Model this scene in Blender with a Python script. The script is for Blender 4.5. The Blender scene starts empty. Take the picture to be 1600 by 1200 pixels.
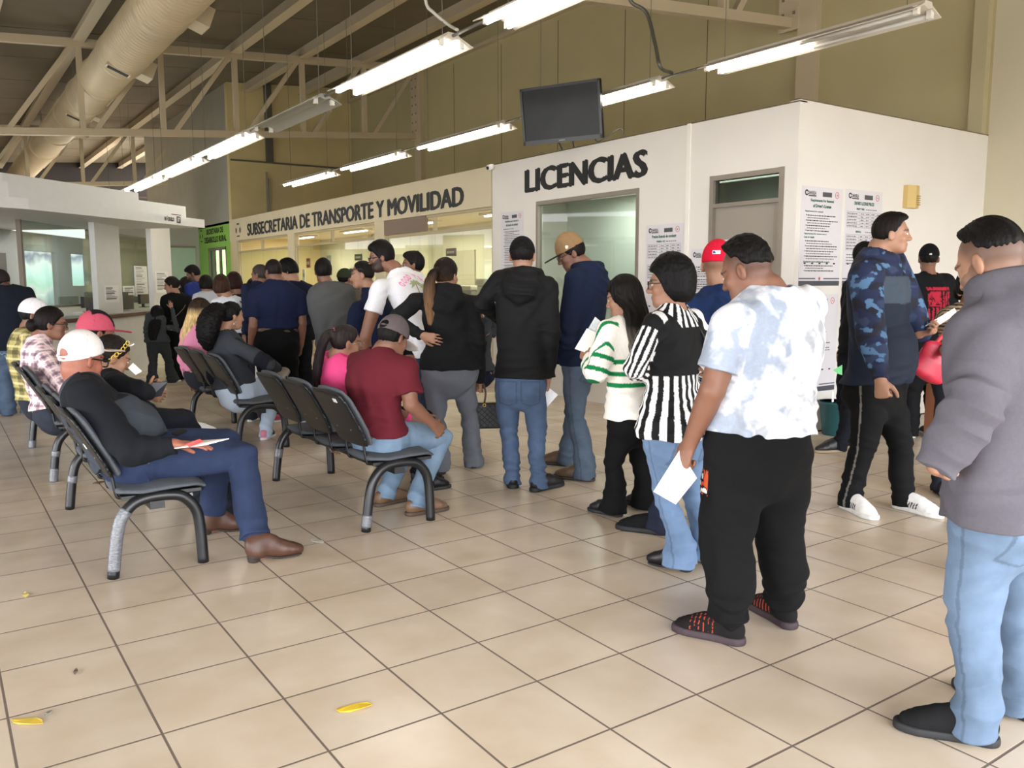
import bpy, bmesh, math, random
import numpy as np
from mathutils import Vector, Matrix
from mathutils.bvhtree import BVHTree
PI = math.pi
SC = bpy.context.scene
COL = SC.collection
F32 = np.float32

# ------------------------------------------------------------------ camera model
FPX, PIT, ROL, YAW, CAMH = 1306.97565, .121242528, -.00153534903, .605962057, 1.46
TILE = CAMH / 3.5978629
_fw = np.array([math.sin(YAW)*math.cos(PIT), math.cos(YAW)*math.cos(PIT), -math.sin(PIT)])
_r = np.array([math.cos(YAW), -math.sin(YAW), 0.])
_u = np.cross(_r, _fw)
_R = _r*math.cos(ROL) + _u*math.sin(ROL)
_U = -_r*math.sin(ROL) + _u*math.cos(ROL)
CAMP = np.array([0., 0., CAMH])
def ray(px, py): return _fw + _R*(px-800)/FPX - _U*(py-600)/FPX
def onz(px, py, z=0.): d = ray(px, py); return CAMP + d*(z-CAMH)/d[2]
def onx(px, py, x): d = ray(px, py); return CAMP + d*x/d[0]
def ony(px, py, y): d = ray(px, py); return CAMP + d*y/d[1]
def atd(px, py, depth): return CAMP + ray(px, py)*depth
def depth_of(p): return float((np.array([p[0], p[1], p[2] if len(p) > 2 else 0.])-CAMP) @ _fw)

# ------------------------------------------------------------------ colours and materials
def lin(c):
    if isinstance(c, str):
        c = [int(c[i:i+2], 16)/255 for i in (0, 2, 4)]
    return np.array([x/12.92 if x <= .04045 else ((x+.055)/1.055)**2.4 for x in c])
_M = {}
def mat(name, col='808080', rough=.6, metal=0., var=.0, vscale=8., bump=0., bscale=120., spec=.5, emit=0., vcol=False, stretch=(1, 1, 1), sheen=0., dirt=0.):
    if name in _M: return _M[name]
    m = bpy.data.materials.new(name); m.use_nodes = True; _M[name] = m
    nt = m.node_tree; N = nt.nodes; L = nt.links
    b = N['Principled BSDF']
    b.inputs['Roughness'].default_value = rough; b.inputs['Metallic'].default_value = metal
    b.inputs['Specular IOR Level'].default_value = spec
    if sheen: b.inputs['Sheen Weight'].default_value = sheen
    c = lin(col)
    tc = N.new('ShaderNodeTexCoord'); mp = N.new('ShaderNodeMapping'); L.new(tc.outputs['Object'], mp.inputs['Vector'])
    mp.inputs['Scale'].default_value = stretch
    src = None
    if vcol:
        at = N.new('ShaderNodeAttribute'); at.attribute_name = 'Col'; src = at.outputs['Color']
    if var > 0:
        nz = N.new('ShaderNodeTexNoise'); nz.inputs['Scale'].default_value = vscale; nz.inputs['Detail'].default_value = 4
        L.new(mp.outputs[0], nz.inputs['Vector'])
        mr = N.new('ShaderNodeMapRange'); mr.inputs['From Min'].default_value = .25; mr.inputs['From Max'].default_value = .75
        mr.inputs['To Min'].default_value = 1-var; mr.inputs['To Max'].default_value = 1+var
        L.new(nz.outputs['Fac'], mr.inputs['Value'])
        mx = N.new('ShaderNodeVectorMath'); mx.operation = 'SCALE'
        if src is not None: L.new(src, mx.inputs[0])
        else: mx.inputs[0].default_value = tuple(c)
        L.new(mr.outputs[0], mx.inputs['Scale']); src = mx.outputs[0]
    if src is not None: L.new(src, b.inputs['Base Color'])
    else: b.inputs['Base Color'].default_value = (*c, 1)
    if bump > 0:
        n2 = N.new('ShaderNodeTexNoise'); n2.inputs['Scale'].default_value = bscale; n2.inputs['Detail'].default_value = 3
        L.new(mp.outputs[0], n2.inputs['Vector'])
        bp = N.new('ShaderNodeBump'); bp.inputs['Strength'].default_value = bump; bp.inputs['Distance'].default_value = .004
        L.new(n2.outputs['Fac'], bp.inputs['Height']); L.new(bp.outputs[0], b.inputs['Normal'])
    if emit > 0:
        b.inputs['Emission Color'].default_value = (*c, 1); b.inputs['Emission Strength'].default_value = emit
    return m
def glass(name, tint='e8f0ea', alpha=.25, rough=.03):
    if name in _M: return _M[name]
    m = bpy.data.materials.new(name); m.use_nodes = True; _M[name] = m
    nt = m.node_tree; N = nt.nodes; L = nt.links; N.clear()
    o = N.new('ShaderNodeOutputMaterial'); t = N.new('ShaderNodeBsdfTransparent'); g = N.new('ShaderNodeBsdfGlossy'); mx = N.new('ShaderNodeMixShader')
    fr = N.new('ShaderNodeFresnel'); fr.inputs['IOR'].default_value = 1.5
    ad = N.new('ShaderNodeMath'); ad.operation = 'ADD'; ad.inputs[1].default_value = alpha; ad.use_clamp = True
    t.inputs['Color'].default_value = (*lin(tint), 1); g.inputs['Roughness'].default_value = rough
    ge = N.new('ShaderNodeNewGeometry'); inv = N.new('ShaderNodeMath'); inv.operation = 'SUBTRACT'; inv.inputs[0].default_value = 1; L.new(ge.outputs['Backfacing'], inv.inputs[1])
    ml = N.new('ShaderNodeMath'); ml.operation = 'MULTIPLY'; L.new(ad.outputs[0], ml.inputs[0]); L.new(inv.outputs[0], ml.inputs[1])
    L.new(fr.outputs[0], ad.inputs[0]); L.new(ml.outputs[0], mx.inputs[0]); L.new(t.outputs[0], mx.inputs[1]); L.new(g.outputs[0], mx.inputs[2]); L.new(mx.outputs[0], o.inputs[0])
    return m

# ------------------------------------------------------------------ object helpers
def tag(o, label=None, cat=None, group=None, kind=None):
    if label: o['label'] = label
    if cat: o['category'] = cat
    if group: o['group'] = group
    if kind: o['kind'] = kind
    return o
def empty(name, loc=(0, 0, 0), rz=0., label=None, cat=None, group=None):
    o = bpy.data.objects.new(name, None); COL.objects.link(o); o.location = loc; o.rotation_euler = (0, 0, rz)
    return tag(o, label, cat, group)
class MB:
    """collects shapes into one mesh"""
    def __init__(s): s.v = []; s.f = []
    def add(s, v, f):
        b = len(s.v); s.v += [tuple(map(float, x)) for x in v]; s.f += [tuple(b+i for i in q) for q in f]; return s
    def box(s, lo, hi, M=None):
        (a, b, c), (d, e, g) = lo, hi
        v = [(x, y, z) for z in (c, g) for y in (b, e) for x in (a, d)]
        if M is not None: v = [tuple(M @ Vector(p)) for p in v]
        return s.add(v, [(0, 2, 3, 1), (4, 5, 7, 6), (0, 1, 5, 4), (2, 6, 7, 3), (0, 4, 6, 2), (1, 3, 7, 5)])
    def prism(s, poly, z0, z1):
        n = len(poly); v = [(p[0], p[1], z0) for p in poly]+[(p[0], p[1], z1) for p in poly]
        return s.add(v, [tuple(range(n-1, -1, -1)), tuple(range(n, 2*n))]+[(i, (i+1) % n, n+(i+1) % n, n+i) for i in range(n)])
    def bar(s, a, b, w, h, up=(0, 0, 1)):
        a = Vector(a); b = Vector(b); t = (b-a).normalized(); u = Vector(up); sd = t.cross(u)
        if sd.length < 1e-4: sd = t.cross(Vector((1, 0, 0)))
        sd.normalize(); u = sd.cross(t)
        v = [p+sd*(w/2*i)+u*(h/2*j) for p in (a, b) for i, j in ((-1, -1), (1, -1), (1, 1), (-1, 1))]
        return s.add(v, [(0, 1, 2, 3), (7, 6, 5, 4), (0, 4, 5, 1), (1, 5, 6, 2), (2, 6, 7, 3), (3, 7, 4, 0)])
    def tube(s, pts, r, n=10, caps=True):
        pts = [Vector(p) for p in pts]; m = len(pts); rs = r if hasattr(r, '__len__') else [r]*m
        t0 = (pts[1]-pts[0]).normalized(); u = t0.orthogonal().normalized(); v = []
        for i, p in enumerate(pts):
            t = ((pts[min(i+1, m-1)]-pts[max(i-1, 0)])).normalized()
            u = (u-t*u.dot(t)).normalized(); w = t.cross(u)
            v += [p+(u*math.cos(2*PI*k/n)+w*math.sin(2*PI*k/n))*rs[i] for k in range(n)]
        f = [(i*n+k, i*n+(k+1) % n, (i+1)*n+(k+1) % n, (i+1)*n+k) for i in range(m-1) for k in range(n)]
        if caps: f += [tuple(range(n-1, -1, -1)), tuple((m-1)*n+k for k in range(n))]
        return s.add(v, f)
    def quad(s, a, b, c, d): return s.add([a, b, c, d], [(0, 1, 2, 3)])
    def build(s, name, m, parent=None, smooth=False, bevel=0.):
        me = bpy.data.meshes.new(name); me.from_pydata(s.v, [], s.f); me.update()
        if smooth: me.polygons.foreach_set('use_smooth', [True]*len(me.polygons))
        me.materials.append(m); o = bpy.data.objects.new(name, me); COL.objects.link(o)
        if parent is not None: o.parent = parent
        if bevel:
            b = o.modifiers.new('Bevel', 'BEVEL'); b.width = bevel; b.segments = 2; b.limit_method = 'ANGLE'
            if smooth is False: pass
        return o
def bez(pts, n=8):
    """Catmull-Rom through points"""
    P = [np.array(p, float) for p in pts]; P = [2*P[0]-P[1]]+P+[2*P[-1]-P[-2]]; out = []
    for i in range(1, len(P)-2):
        for k in range(n):
            t = k/n; a, b, c, d = P[i-1:i+3]
            out.append(.5*((2*b)+(c-a)*t+(2*a-5*b+4*c-d)*t*t+(3*b-a-3*c+d)*t**3))
    out.append(P[-2]); return [tuple(x) for x in out]
def text_mesh(txt, size=1., bold=0., align='LEFT', depth=0., sx=1., space=1.):
    c = bpy.data.curves.new('txt', 'FONT'); c.body = txt; c.size = size; c.align_x = align; c.offset = bold; c.extrude = depth; c.resolution_u = 3; c.space_character = space
    o = bpy.data.objects.new('txt', c); COL.objects.link(o)
    bpy.context.view_layer.update()
    me = bpy.data.meshes.new_from_object(o.evaluated_get(bpy.context.evaluated_depsgraph_get()))
    bpy.data.objects.remove(o); bpy.data.curves.remove(c)
    n = len(me.vertices); a = np.empty(n*3); me.vertices.foreach_get('co', a); a = a.reshape(-1, 3); a[:, 0] *= sx
    f = [tuple(p.vertices) for p in me.polygons]; bpy.data.meshes.remove(me)
    return a, f
def fit_text(txt, w, h, bold=.02, cap=True):
    """text vertices scaled to the box w x h with its lower left corner at 0,0"""
    a, f = text_mesh(txt, 1., bold)
    lo = a.min(0); hi = a.max(0); a = a-lo
    a[:, 0] *= w/(hi[0]-lo[0]); a[:, 1] *= h/(hi[1]-lo[1])
    return a, f

# ------------------------------------------------------------------ implicit surfaces: smooth unions of lofts -> one mesh
def nrm(v): v = np.asarray(v, float); return v/(np.linalg.norm(v)+1e-12)
def smin(a, b, k):
    if k <= 0: return np.minimum(a, b)
    h = np.maximum(k-np.abs(a-b), 0)/k
    return np.minimum(a, b)-h*h*k*.25
class Loft:
    """tube of elliptic sections along a polyline; a half width, b half depth (front, back)"""
    def __init__(s, pts, a, b=None, side=None, k=.02, op='u', flat0=False, flat1=False, bb=None, sub=0):
        s.p = np.array(pts, float).reshape(-1, 3); n = len(s.p)
        s.a = np.broadcast_to(np.array(a, float), (n,)).copy(); s.circ = b is None
        s.b = s.a if b is None else np.broadcast_to(np.array(b, float), (n,)).copy()
        s.bb = s.b if bb is None else np.broadcast_to(np.array(bb, float), (n,)).copy()
        if side is not None: side = np.broadcast_to(np.array(side, float), (n, 3)).copy()
        if sub and n > 2:
            if side is not None: side = np.array(bez(side, sub))
            q = np.column_stack([s.p, s.a, s.b, s.bb]); q = np.array(bez(q, sub)); s.p, s.a, s.b, s.bb = q[:, :3], q[:, 3], q[:, 4], q[:, 5]; n = len(q)
        s.side = None if side is None else np.broadcast_to(np.array(side, float), (n, 3)).copy()
        s.k, s.op, s.f0, s.f1 = k, op, flat0, flat1
        R = np.maximum(np.maximum(s.a, s.b), s.bb)[:, None]
        s.lo = (s.p-R).min(0); s.hi = (s.p+R).max(0)
    def ev(s, P):
        n = len(s.p); best = None
        if n == 1:
            segs = [(s.p[0], s.p[0]+np.array([0, 0, 1e-6]), 0, 0)]
        else: segs = [(s.p[i], s.p[i+1], i, i+1) for i in range(n-1)]
        for (A, B, i, j) in segs:
            ab = (B-A).astype(F32); L2 = float(ab @ ab)+1e-12
            w = P-A.astype(F32); t = (w @ ab)/L2
            tc = t.copy()
            lo_ = -1e9 if (s.f0 and i == 0 and n > 1) else 0.
            hi_ = 1e9 if (s.f1 and j == n-1 and n > 1) else 1.
            tc = np.clip(t, lo_, hi_); tr = np.clip(t, 0, 1)
            df = w-tc[:, None]*ab
            if s.circ:
                d = np.sqrt((df*df).sum(1))-(s.a[i]+(s.a[j]-s.a[i])*tr).astype(F32)
            else:
                sd = s.side[i] if s.side is not None else np.array([1, 0, 0])
                tg = nrm(B-A) if n > 1 else np.array([0, 0, 1.]); 
                if n > 1: sd = nrm(sd-tg*(sd @ tg))
                fw = np.cross(tg, sd)
                x = df @ sd.astype(F32); y = df @ fw.astype(F32); z = df @ tg.astype(F32)
                a_ = s.a[i]+(s.a[j]-s.a[i])*tr; bf = s.b[i]+(s.b[j]-s.b[i])*tr; bk = s.bb[i]+(s.bb[j]-s.bb[i])*tr
                b_ = np.where(y > 0, bf, bk); c_ = np.minimum(a_, b_)
                xa = x/a_; yb = y/b_; zc = z/c_
                rho = np.sqrt(xa*xa+yb*yb+zc*zc)+1e-6; k1 = np.sqrt((xa/a_)**2+(yb/b_)**2+(zc/c_)**2)+1e-6
                d = np.maximum(rho*(rho-1)/k1, -c_)
            if s.f0 and i == 0 and n > 1: d = np.maximum(d, -t*math.sqrt(L2))
            if s.f1 and j == n-1 and n > 1: d = np.maximum(d, (t-1)*math.sqrt(L2))
            d = d.astype(F32)
            best = d if best is None else np.minimum(best, d)
        return best
class Ell:
    """ellipsoid with axes"""
    def __init__(s, c, r, ax=None, k=.02, op='u'):
        s.c = np.array(c, float); s.r = np.broadcast_to(np.array(r, float), (3,)).copy(); s.ax = np.eye(3) if ax is None else np.array(ax, float); s.k = k; s.op = op
        m = s.r.max(); s.lo = s.c-m; s.hi = s.c+m
    def ev(s, P):
        q = (P-s.c.astype(F32)) @ s.ax.T.astype(F32)
        qr = q/s.r.astype(F32); rho = np.sqrt((qr*qr).sum(1))+1e-6; g = qr/s.r.astype(F32); k1 = np.sqrt((g*g).sum(1))+1e-6
        return np.maximum(rho*(rho-1)/k1, -s.r.min()).astype(F32)
class Cut:
    """keeps the side where (p-o).n < 0, inside an optional box"""
    def __init__(s, o, n, lo=None, hi=None, k=0.006):
        s.o = np.array(o, float); s.n = nrm(n); s.op = 'c'; s.k = k
        s.lo = None if lo is None else np.array(lo, float); s.hi = None if hi is None else np.array(hi, float)
    def ev(s, P): return ((P-s.o.astype(F32)) @ s.n.astype(F32)).astype(F32)
class Fn:
    """any function of points used as a cut"""
    def __init__(s, f, op='c', k=.006): s.f = f; s.op = op; s.k = k; s.lo = s.hi = None
    def ev(s, P): return s.f(P).astype(F32)
def sdf_eval(prims, P, disp=None):
    d = np.full(len(P), .12, F32)
    for q in prims:
        if q.lo is not None:
            m = .1
            idx = np.nonzero(((P > (q.lo-m)) & (P < (q.hi+m))).all(1))[0]
            if len(idx) == 0: continue
            e = q.ev(P[idx]); o = d[idx]
        else: idx = slice(None); e = q.ev(P); o = d
        if q.op == 'u': d[idx] = smin(o, e, q.k)
        elif q.op == 's': d[idx] = -smin(-o, e, q.k)
        else: d[idx] = -smin(-o, -e, q.k)
    if disp is not None: d = d+disp(P).astype(F32)
    return d
def surface(prims, h, disp=None, pad=.03):
    us = [q for q in prims if q.op == 'u']
    lo = np.min([q.lo for q in us], 0)-pad; hi = np.max([q.hi for q in us], 0)+pad
    nb = np.ceil((hi-lo)/(4*h)).astype(int)+1
    cg = np.stack(np.meshgrid(*[np.arange(n) for n in nb], indexing='ij'), -1).reshape(-1, 3)
    ctr = (lo+(cg+.5)*4*h).astype(F32)
    dc = sdf_eval(prims, ctr, disp)
    act = cg[np.abs(dc) < 4*h*.87*1.7]
    if len(act) == 0: return np.zeros((0, 3)), np.zeros((0, 4), int)
    n = nb*4+1
    off = np.stack(np.meshgrid(*[np.arange(5)]*3, indexing='ij'), -1).reshape(-1, 3)
    need = np.zeros(n, bool); vol = np.full(n, 1, F32)
    ii = (act[:, None, :]*4+off[None]).reshape(-1, 3)
    need[ii[:, 0], ii[:, 1], ii[:, 2]] = True
    idx = np.argwhere(need); P = (lo+idx*h).astype(F32)
    d = np.concatenate([sdf_eval(prims, P[i:i+400000], disp) for i in range(0, len(P), 400000)])
    vol[need] = d
    # cells of active blocks
    co = np.stack(np.meshgrid(*[np.arange(4)]*3, indexing='ij'), -1).reshape(-1, 3)
    cells = (act[:, None, :]*4+co[None]).reshape(-1, 3)
    C8 = np.array([(i, j, k) for i in (0, 1) for j in (0, 1) for k in (0, 1)])
    vals = np.stack([vol[cells[:, 0]+c[0], cells[:, 1]+c[1], cells[:, 2]+c[2]] for c in C8], 1)
    s = vals < 0; mix = s.any(1) & ~s.all(1)
    cells = cells[mix]; vals = vals[mix]; s = s[mix]
    acc = np.zeros((len(cells), 3)); cnt = np.zeros(len(cells))
    for a in range(8):
        for ax in range(3):
            if C8[a][ax]: continue
            c2 = C8[a].copy(); c2[ax] = 1; b = c2[0]*4+c2[1]*2+c2[2]
            x = s[:, a] != s[:, b]
            t = vals[:, a]/(vals[:, a]-vals[:, b]+1e-12)
            pt = C8[a][None].astype(float)+np.zeros((len(cells), 3)); pt[:, ax] += t
            acc[x] += pt[x]; cnt[x] += 1
    V = lo+(cells+acc/cnt[:, None])*h
    vid = np.full(n, -1, np.int64); vid[cells[:, 0], cells[:, 1], cells[:, 2]] = np.arange(len(cells))
    quads = []
    for ax in range(3):
        u, w = [(1, 2), (2, 0), (0, 1)][ax]
        bidx = 4 if ax == 0 else (2 if ax == 1 else 1)
        e = np.nonzero(s[:, 0] != s[:, bidx])[0]
        c = cells[e]; ok = (c[:, u] > 0) & (c[:, w] > 0); e = e[ok]; c = c[ok]
        c1 = c.copy(); c1[:, u] -= 1; c2 = c1.copy(); c2[:, w] -= 1; c3 = c.copy(); c3[:, w] -= 1
        q = np.stack([vid[tuple(c.T)], vid[tuple(c1.T)], vid[tuple(c2.T)], vid[tuple(c3.T)]], 1)
        good = (q >= 0).all(1); q = q[good]; fl = s[e[good], 0]
        q[~fl] = q[~fl][:, ::-1]
        quads.append(q)
    return V, np.concatenate(quads)
def link_mesh(name, V, Q, m, parent=None, base=(0, 0, 0), col=None, smooth=True):
    me = bpy.data.meshes.new(name); V = np.asarray(V, float)-np.asarray(base, float)
    me.vertices.add(len(V)); me.vertices.foreach_set('co', V.astype(F32).ravel())
    nq = len(Q); me.loops.add(nq*4); me.polygons.add(nq)
    me.loops.foreach_set('vertex_index', np.asarray(Q, np.int32).ravel())
    me.polygons.foreach_set('loop_start', np.arange(0, nq*4, 4, dtype=np.int32))
    me.update(calc_edges=True)
    if smooth: me.polygons.foreach_set('use_smooth', np.ones(nq, bool))
    if col is not None:
        a = me.attributes.new('Col', 'FLOAT_COLOR', 'POINT'); c = np.ones((len(V), 4), F32); c[:, :3] = col; a.data.foreach_set('color', c.ravel())
    me.materials.append(m); o = bpy.data.objects.new(name, me); COL.objects.link(o)
    if parent is not None: o.parent = parent
    return o
def _hash(i, j, k, seed):
    n = (i*374761393+j*668265263+k*2147483647+seed*1274126177) & 0xffffffff
    n = ((n ^ (n >> 13))*1274126177) & 0xffffffff; n = n ^ (n >> 16)
    return (n & 0xffff)/65535.
def vnoise(P, sc=1., seed=0, oct=3):
    out = np.zeros(len(P)); amp = 1.; tot = 0
    for o in range(oct):
        q = np.asarray(P, float)*sc*(2**o)+o*17.3; f = np.floor(q); t = q-f; t = t*t*(3-2*t); f = f.astype(np.int64)
        v = 0
        for a in (0, 1):
            for b in (0, 1):
                for c in (0, 1):
                    v = v+_hash(f[:, 0]+a, f[:, 1]+b, f[:, 2]+c, seed+o)*np.where(a, t[:, 0], 1-t[:, 0])*np.where(b, t[:, 1], 1-t[:, 1])*np.where(c, t[:, 2], 1-t[:, 2])
        out += amp*v; tot += amp; amp *= .5
    return out/tot
# ------------------------------------------------------------------ the hall
BX, BY, BH = 6.6, 4.94, 3.085      # booth: plane of its long front, plane of its short side, height
WX = 10.0                          # tall side wall of the hall
def roofz(x): return 6.78+.073*(x-WX)
def struct(mb, name, m, parent=None, **k):
    o = mb.build(name, m, parent, **k)
    if parent is None: o['kind'] = 'structure'
    return o
def tile_material():
    m = bpy.data.materials.new('ceramic_floor_tile'); m.use_nodes = True; nt = m.node_tree; N = nt.nodes; L = nt.links; b = N['Principled BSDF']
    tc = N.new('ShaderNodeTexCoord'); mp = N.new('ShaderNodeMapping'); L.new(tc.outputs['Object'], mp.inputs['Vector'])
    mp.inputs['Location'].default_value = (.70584, -.80474, 0); mp.inputs['Scale'].default_value = (1/TILE, 1/TILE, 1)
    fr = N.new('ShaderNodeVectorMath'); fr.operation = 'FRACTION'; L.new(mp.outputs[0], fr.inputs[0])
    sub = N.new('ShaderNodeVectorMath'); sub.operation = 'SUBTRACT'; sub.inputs[1].default_value = (.5, .5, .5); L.new(fr.outputs[0], sub.inputs[0])
    ab = N.new('ShaderNodeVectorMath'); ab.operation = 'ABSOLUTE'; L.new(sub.outputs[0], ab.inputs[0])
    sx = N.new('ShaderNodeSeparateXYZ'); L.new(ab.outputs[0], sx.inputs[0])
    mx = N.new('ShaderNodeMath'); mx.operation = 'MAXIMUM'; L.new(sx.outputs[0], mx.inputs[0]); L.new(sx.outputs[1], mx.inputs[1])
    st = N.new('ShaderNodeMapRange'); st.inputs['From Min'].default_value = .4868; st.inputs['From Max'].default_value = .4925; L.new(mx.outputs[0], st.inputs['Value'])
    fl = N.new('ShaderNodeVectorMath'); fl.operation = 'FLOOR'; L.new(mp.outputs[0], fl.inputs[0])
    wn = N.new('ShaderNodeTexWhiteNoise'); L.new(fl.outputs[0], wn.inputs['Vector'])
    nz = N.new('ShaderNodeTexNoise'); nz.inputs['Scale'].default_value = 3.2; nz.inputs['Detail'].default_value = 6; L.new(tc.outputs['Object'], nz.inputs['Vector'])
    cr = N.new('ShaderNodeValToRGB'); cr.color_ramp.elements[0].position = .3; cr.color_ramp.elements[1].position = .72
    cr.color_ramp.elements[0].color = (*lin('c6b49d'), 1); cr.color_ramp.elements[1].color = (*lin('d7c8b5'), 1); L.new(nz.outputs['Fac'], cr.inputs[0])
    mr = N.new('ShaderNodeMapRange'); mr.inputs['To Min'].default_value = .95; mr.inputs['To Max'].default_value = 1.04; L.new(wn.outputs['Value'], mr.inputs['Value'])
    sc = N.new('ShaderNodeVectorMath'); sc.operation = 'SCALE'; L.new(cr.outputs[0], sc.inputs[0]); L.new(mr.outputs[0], sc.inputs['Scale'])
    mix = N.new('ShaderNodeMix'); mix.data_type = 'RGBA'; L.new(st.outputs[0], mix.inputs[0]); L.new(sc.outputs[0], mix.inputs[6]); mix.inputs[7].default_value = (*lin('6e6056'), 1)
    L.new(mix.outputs[2], b.inputs['Base Color'])
    rg = N.new('ShaderNodeMapRange'); rg.inputs['To Min'].default_value = .26; rg.inputs['To Max'].default_value = .8; L.new(st.outputs[0], rg.inputs['Value']); L.new(rg.outputs[0], b.inputs['Roughness'])
    iv = N.new('ShaderNodeMath'); iv.operation = 'SUBTRACT'; iv.inputs[0].default_value = 1; L.new(st.outputs[0], iv.inputs[1])
    bp = N.new('ShaderNodeBump'); bp.inputs['Strength'].default_value = .5; bp.inputs['Distance'].default_value = .003; L.new(iv.outputs[0], bp.inputs['Height']); L.new(bp.outputs[0], b.inputs['Normal'])
    return m
def wall_with_holes(mb, axis, pos, thick, a0, a1, z0, z1, holes):
    """wall perpendicular to axis ('x' or 'y') at pos..pos+thick, running a0..a1, with holes (a,b,za,zb)"""
    cuts = sorted(set([a0, a1]+[h for q in holes for h in q[:2]]))
    for u, v in zip(cuts[:-1], cuts[1:]):
        zz = [(z0, z1)]
        for (p, q, za, zb) in holes:
            if p <= u+1e-6 and q >= v-1e-6:
                nz = []
                for (s, t) in zz:
                    if za > s: nz.append((s, min(za, t)))
                    if zb < t: nz.append((max(zb, s), t))
                zz = nz
        for (s, t) in zz:
            if t-s < 1e-4: continue
            if axis == 'x': mb.box((pos, u, s), (pos+thick, v, t))
            else: mb.box((u, pos, s), (v, pos+thick, t))
def build_room():
    W = lambda n, c, **k: mat(n, c, k.pop('rough', .75), var=k.pop('var', .03), vscale=k.pop('vscale', 2.), bump=k.pop('bump', .08), bscale=60, **k)
    white = W('white_painted_board', 'dcd7d0', rough=.38, bump=.04); cream = W('cream_paint', 'd4c8a8', rough=.6); olive = W('ochre_wall_paint', 'b4a880', var=.06, vscale=1.2); grayw = W('grey_wall_paint', 'a6a396', var=.05); green = W('lime_paint', '8fc455', rough=.55)
    ceil = W('roof_deck', '6e624e', var=.12, vscale=1.5); steel = W('painted_steel', 'c2b296', rough=.55, bump=.05); conduit = mat('conduit_metal', '7d7a72', .5, metal=.5, var=.1); brick = W('far_brown_wall', '22170f', var=.25, vscale=3)
    alum = mat('aluminium_frame', '8d8378', .45, metal=.35, var=.06); gl = glass('window_glass', 'dfeae2', .05)
    # floor, ceiling
    mb = MB(); mb.box((-9, -3.8, -.1), (10.2, 40, 0)); struct(mb, 'floor', tile_material())
    mb = MB(); v = []
    mb.add([(-9, -3.8, roofz(-9)), (10.2, -3.8, roofz(10.2)), (10.2, 40, roofz(10.2)), (-9, 40, roofz(-9)), (-9, -3.8, roofz(-9)+.1), (10.2, -3.8, roofz(10.2)+.1), (10.2, 40, roofz(10.2)+.1), (-9, 40, roofz(-9)+.1)], [(3, 2, 1, 0), (4, 5, 6, 7), (0, 1, 5, 4), (1, 2, 6, 5), (2, 3, 7, 6), (3, 0, 4, 7)])
    cl = struct(mb, 'ceiling', ceil)
    # roof joists run with the hall, deck ribs across
    for i, x in enumerate(np.arange(1.19-1.478*6, 9.9, 1.478)):
        mb = MB(); mb.box((x-.03, -3.8, roofz(x)-.22), (x+.03, 40, roofz(x)+.01)); mb.box((x-.10, -3.8, roofz(x)-.24), (x+.10, 40, roofz(x)-.22)); o = mb.build('joist', steel, cl)
    mb = MB()
    for y in np.arange(-3, 40, 2.4): mb.bar((-9, y, roofz(-9)-.004), (10, y, roofz(10)-.004), .05, .008)
    mb.build('deck_rib', ceil, cl)
    # tall side wall with pilasters and panel joints
    mb = MB(); mb.box((WX, -3.8, 0), (WX+.2, 4.94, roofz(WX)+.1)); struct(mb, 'wall_right_front', W('window_lit_cream', 'c4bca2')); mb = MB(); mb.box((WX, 4.94, 0), (WX+.2, 22.3, roofz(WX)+.1)); wr = struct(mb, 'wall_right', olive)  # same wall, its front stretch coloured paler for the window light on it
    mb = MB()
    for y in (9.2, 11.05, 12.9, 14.8, 16.7): mb.box((WX-.004, y-.006, 3.1), (WX, y+.006, 6.3))
    mb.build('panel_joint', mat('joint_dark_line', '5e5233', .8, var=.1), wr)  # thin dark lines along the panel joints
    for (y, w_) in ((18.25, .30), (7.35, .30), (5.05, .16)):
        mb = MB(); mb.box((WX-.10, y-w_/2, 0 if y > 6 else 3.1), (WX, y+w_/2, 6.7)); mb.build('pilaster', steel if y > 6 else W('pale_post', 'b5ab88'), wr)
    mb = MB(); mb.bar((WX-.06, -3.8, 6.42), (WX-.06, 22.3, 6.42), .12, .07); mb.build('eaves_angle', steel, wr)
    # return wall, grey continuation and its glazed end
    mb = MB(); mb.box((BX, 22.3, 0), (WX+.2, 22.5, roofz(WX))); struct(mb, 'wall_return', W('yellow_wall_paint', 'd6c490', var=.05))
    mb = MB(); mb.box((BX, 22.5, 3.0), (BX+.2, 32.2, roofz(BX))); struct(mb, 'wall_upper_grey', grayw)
    mb = MB(); wall_with_holes(mb, 'y', 25.6, .15, 3.2, BX, 0, 3.05, [(3.4, 6.5, .2, 2.5)]); wg = struct(mb, 'wall_glazed_end', W('pale_grey_paint', 'b0aca2'))
    mb = MB(); mb.box((3.4, 25.63, .2), (6.5, 25.65, 2.5)); struct(mb, 'window_end', mat('frosted_green_glass', 'b4ccb4', .25, var=.08, vscale=1.5))
    mb = MB(); mb.box((3.4, 25.58, 2.46), (6.5, 25.62, 2.52)); mb.build('window_frame', alum, wg)
    mb = MB(); mb.box((-9, 39.8, 0), (10.2, 40, 7)); fw_ = struct(mb, 'wall_far', brick)
    for z, h_ in ((4.3, .10), (3.5, .16), (5.1, .08)): mb = MB(); mb.box((-9, 39.7, z), (10, 39.8, z+h_)); mb.build('ledge', W('rust_beam', '3a2218'), fw_)
    lh = [(-3.2, 1.2, .15, 3.2), (1.8, 6., .15, 3.2), (6.6, 10.8, .15, 3.2)]  # unseen openings in the left wall, added to brighten the middle of the floor
    mb = MB(); wall_with_holes(mb, 'x', -9.2, .2, -3.8, 40, 0, 6, lh); wlf = struct(mb, 'wall_left', grayw)
    for (a, b_, za, zb) in lh:
        mb = MB()
        for k in range(4): y = a+(b_-a)*k/3; mb.box((-9.14, y-.03, za), (-9.06, y+.03, zb))
        mb.box((-9.14, a, 2.3), (-9.06, b_, 2.36)); mb.build('mullion', alum, wlf)
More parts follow.
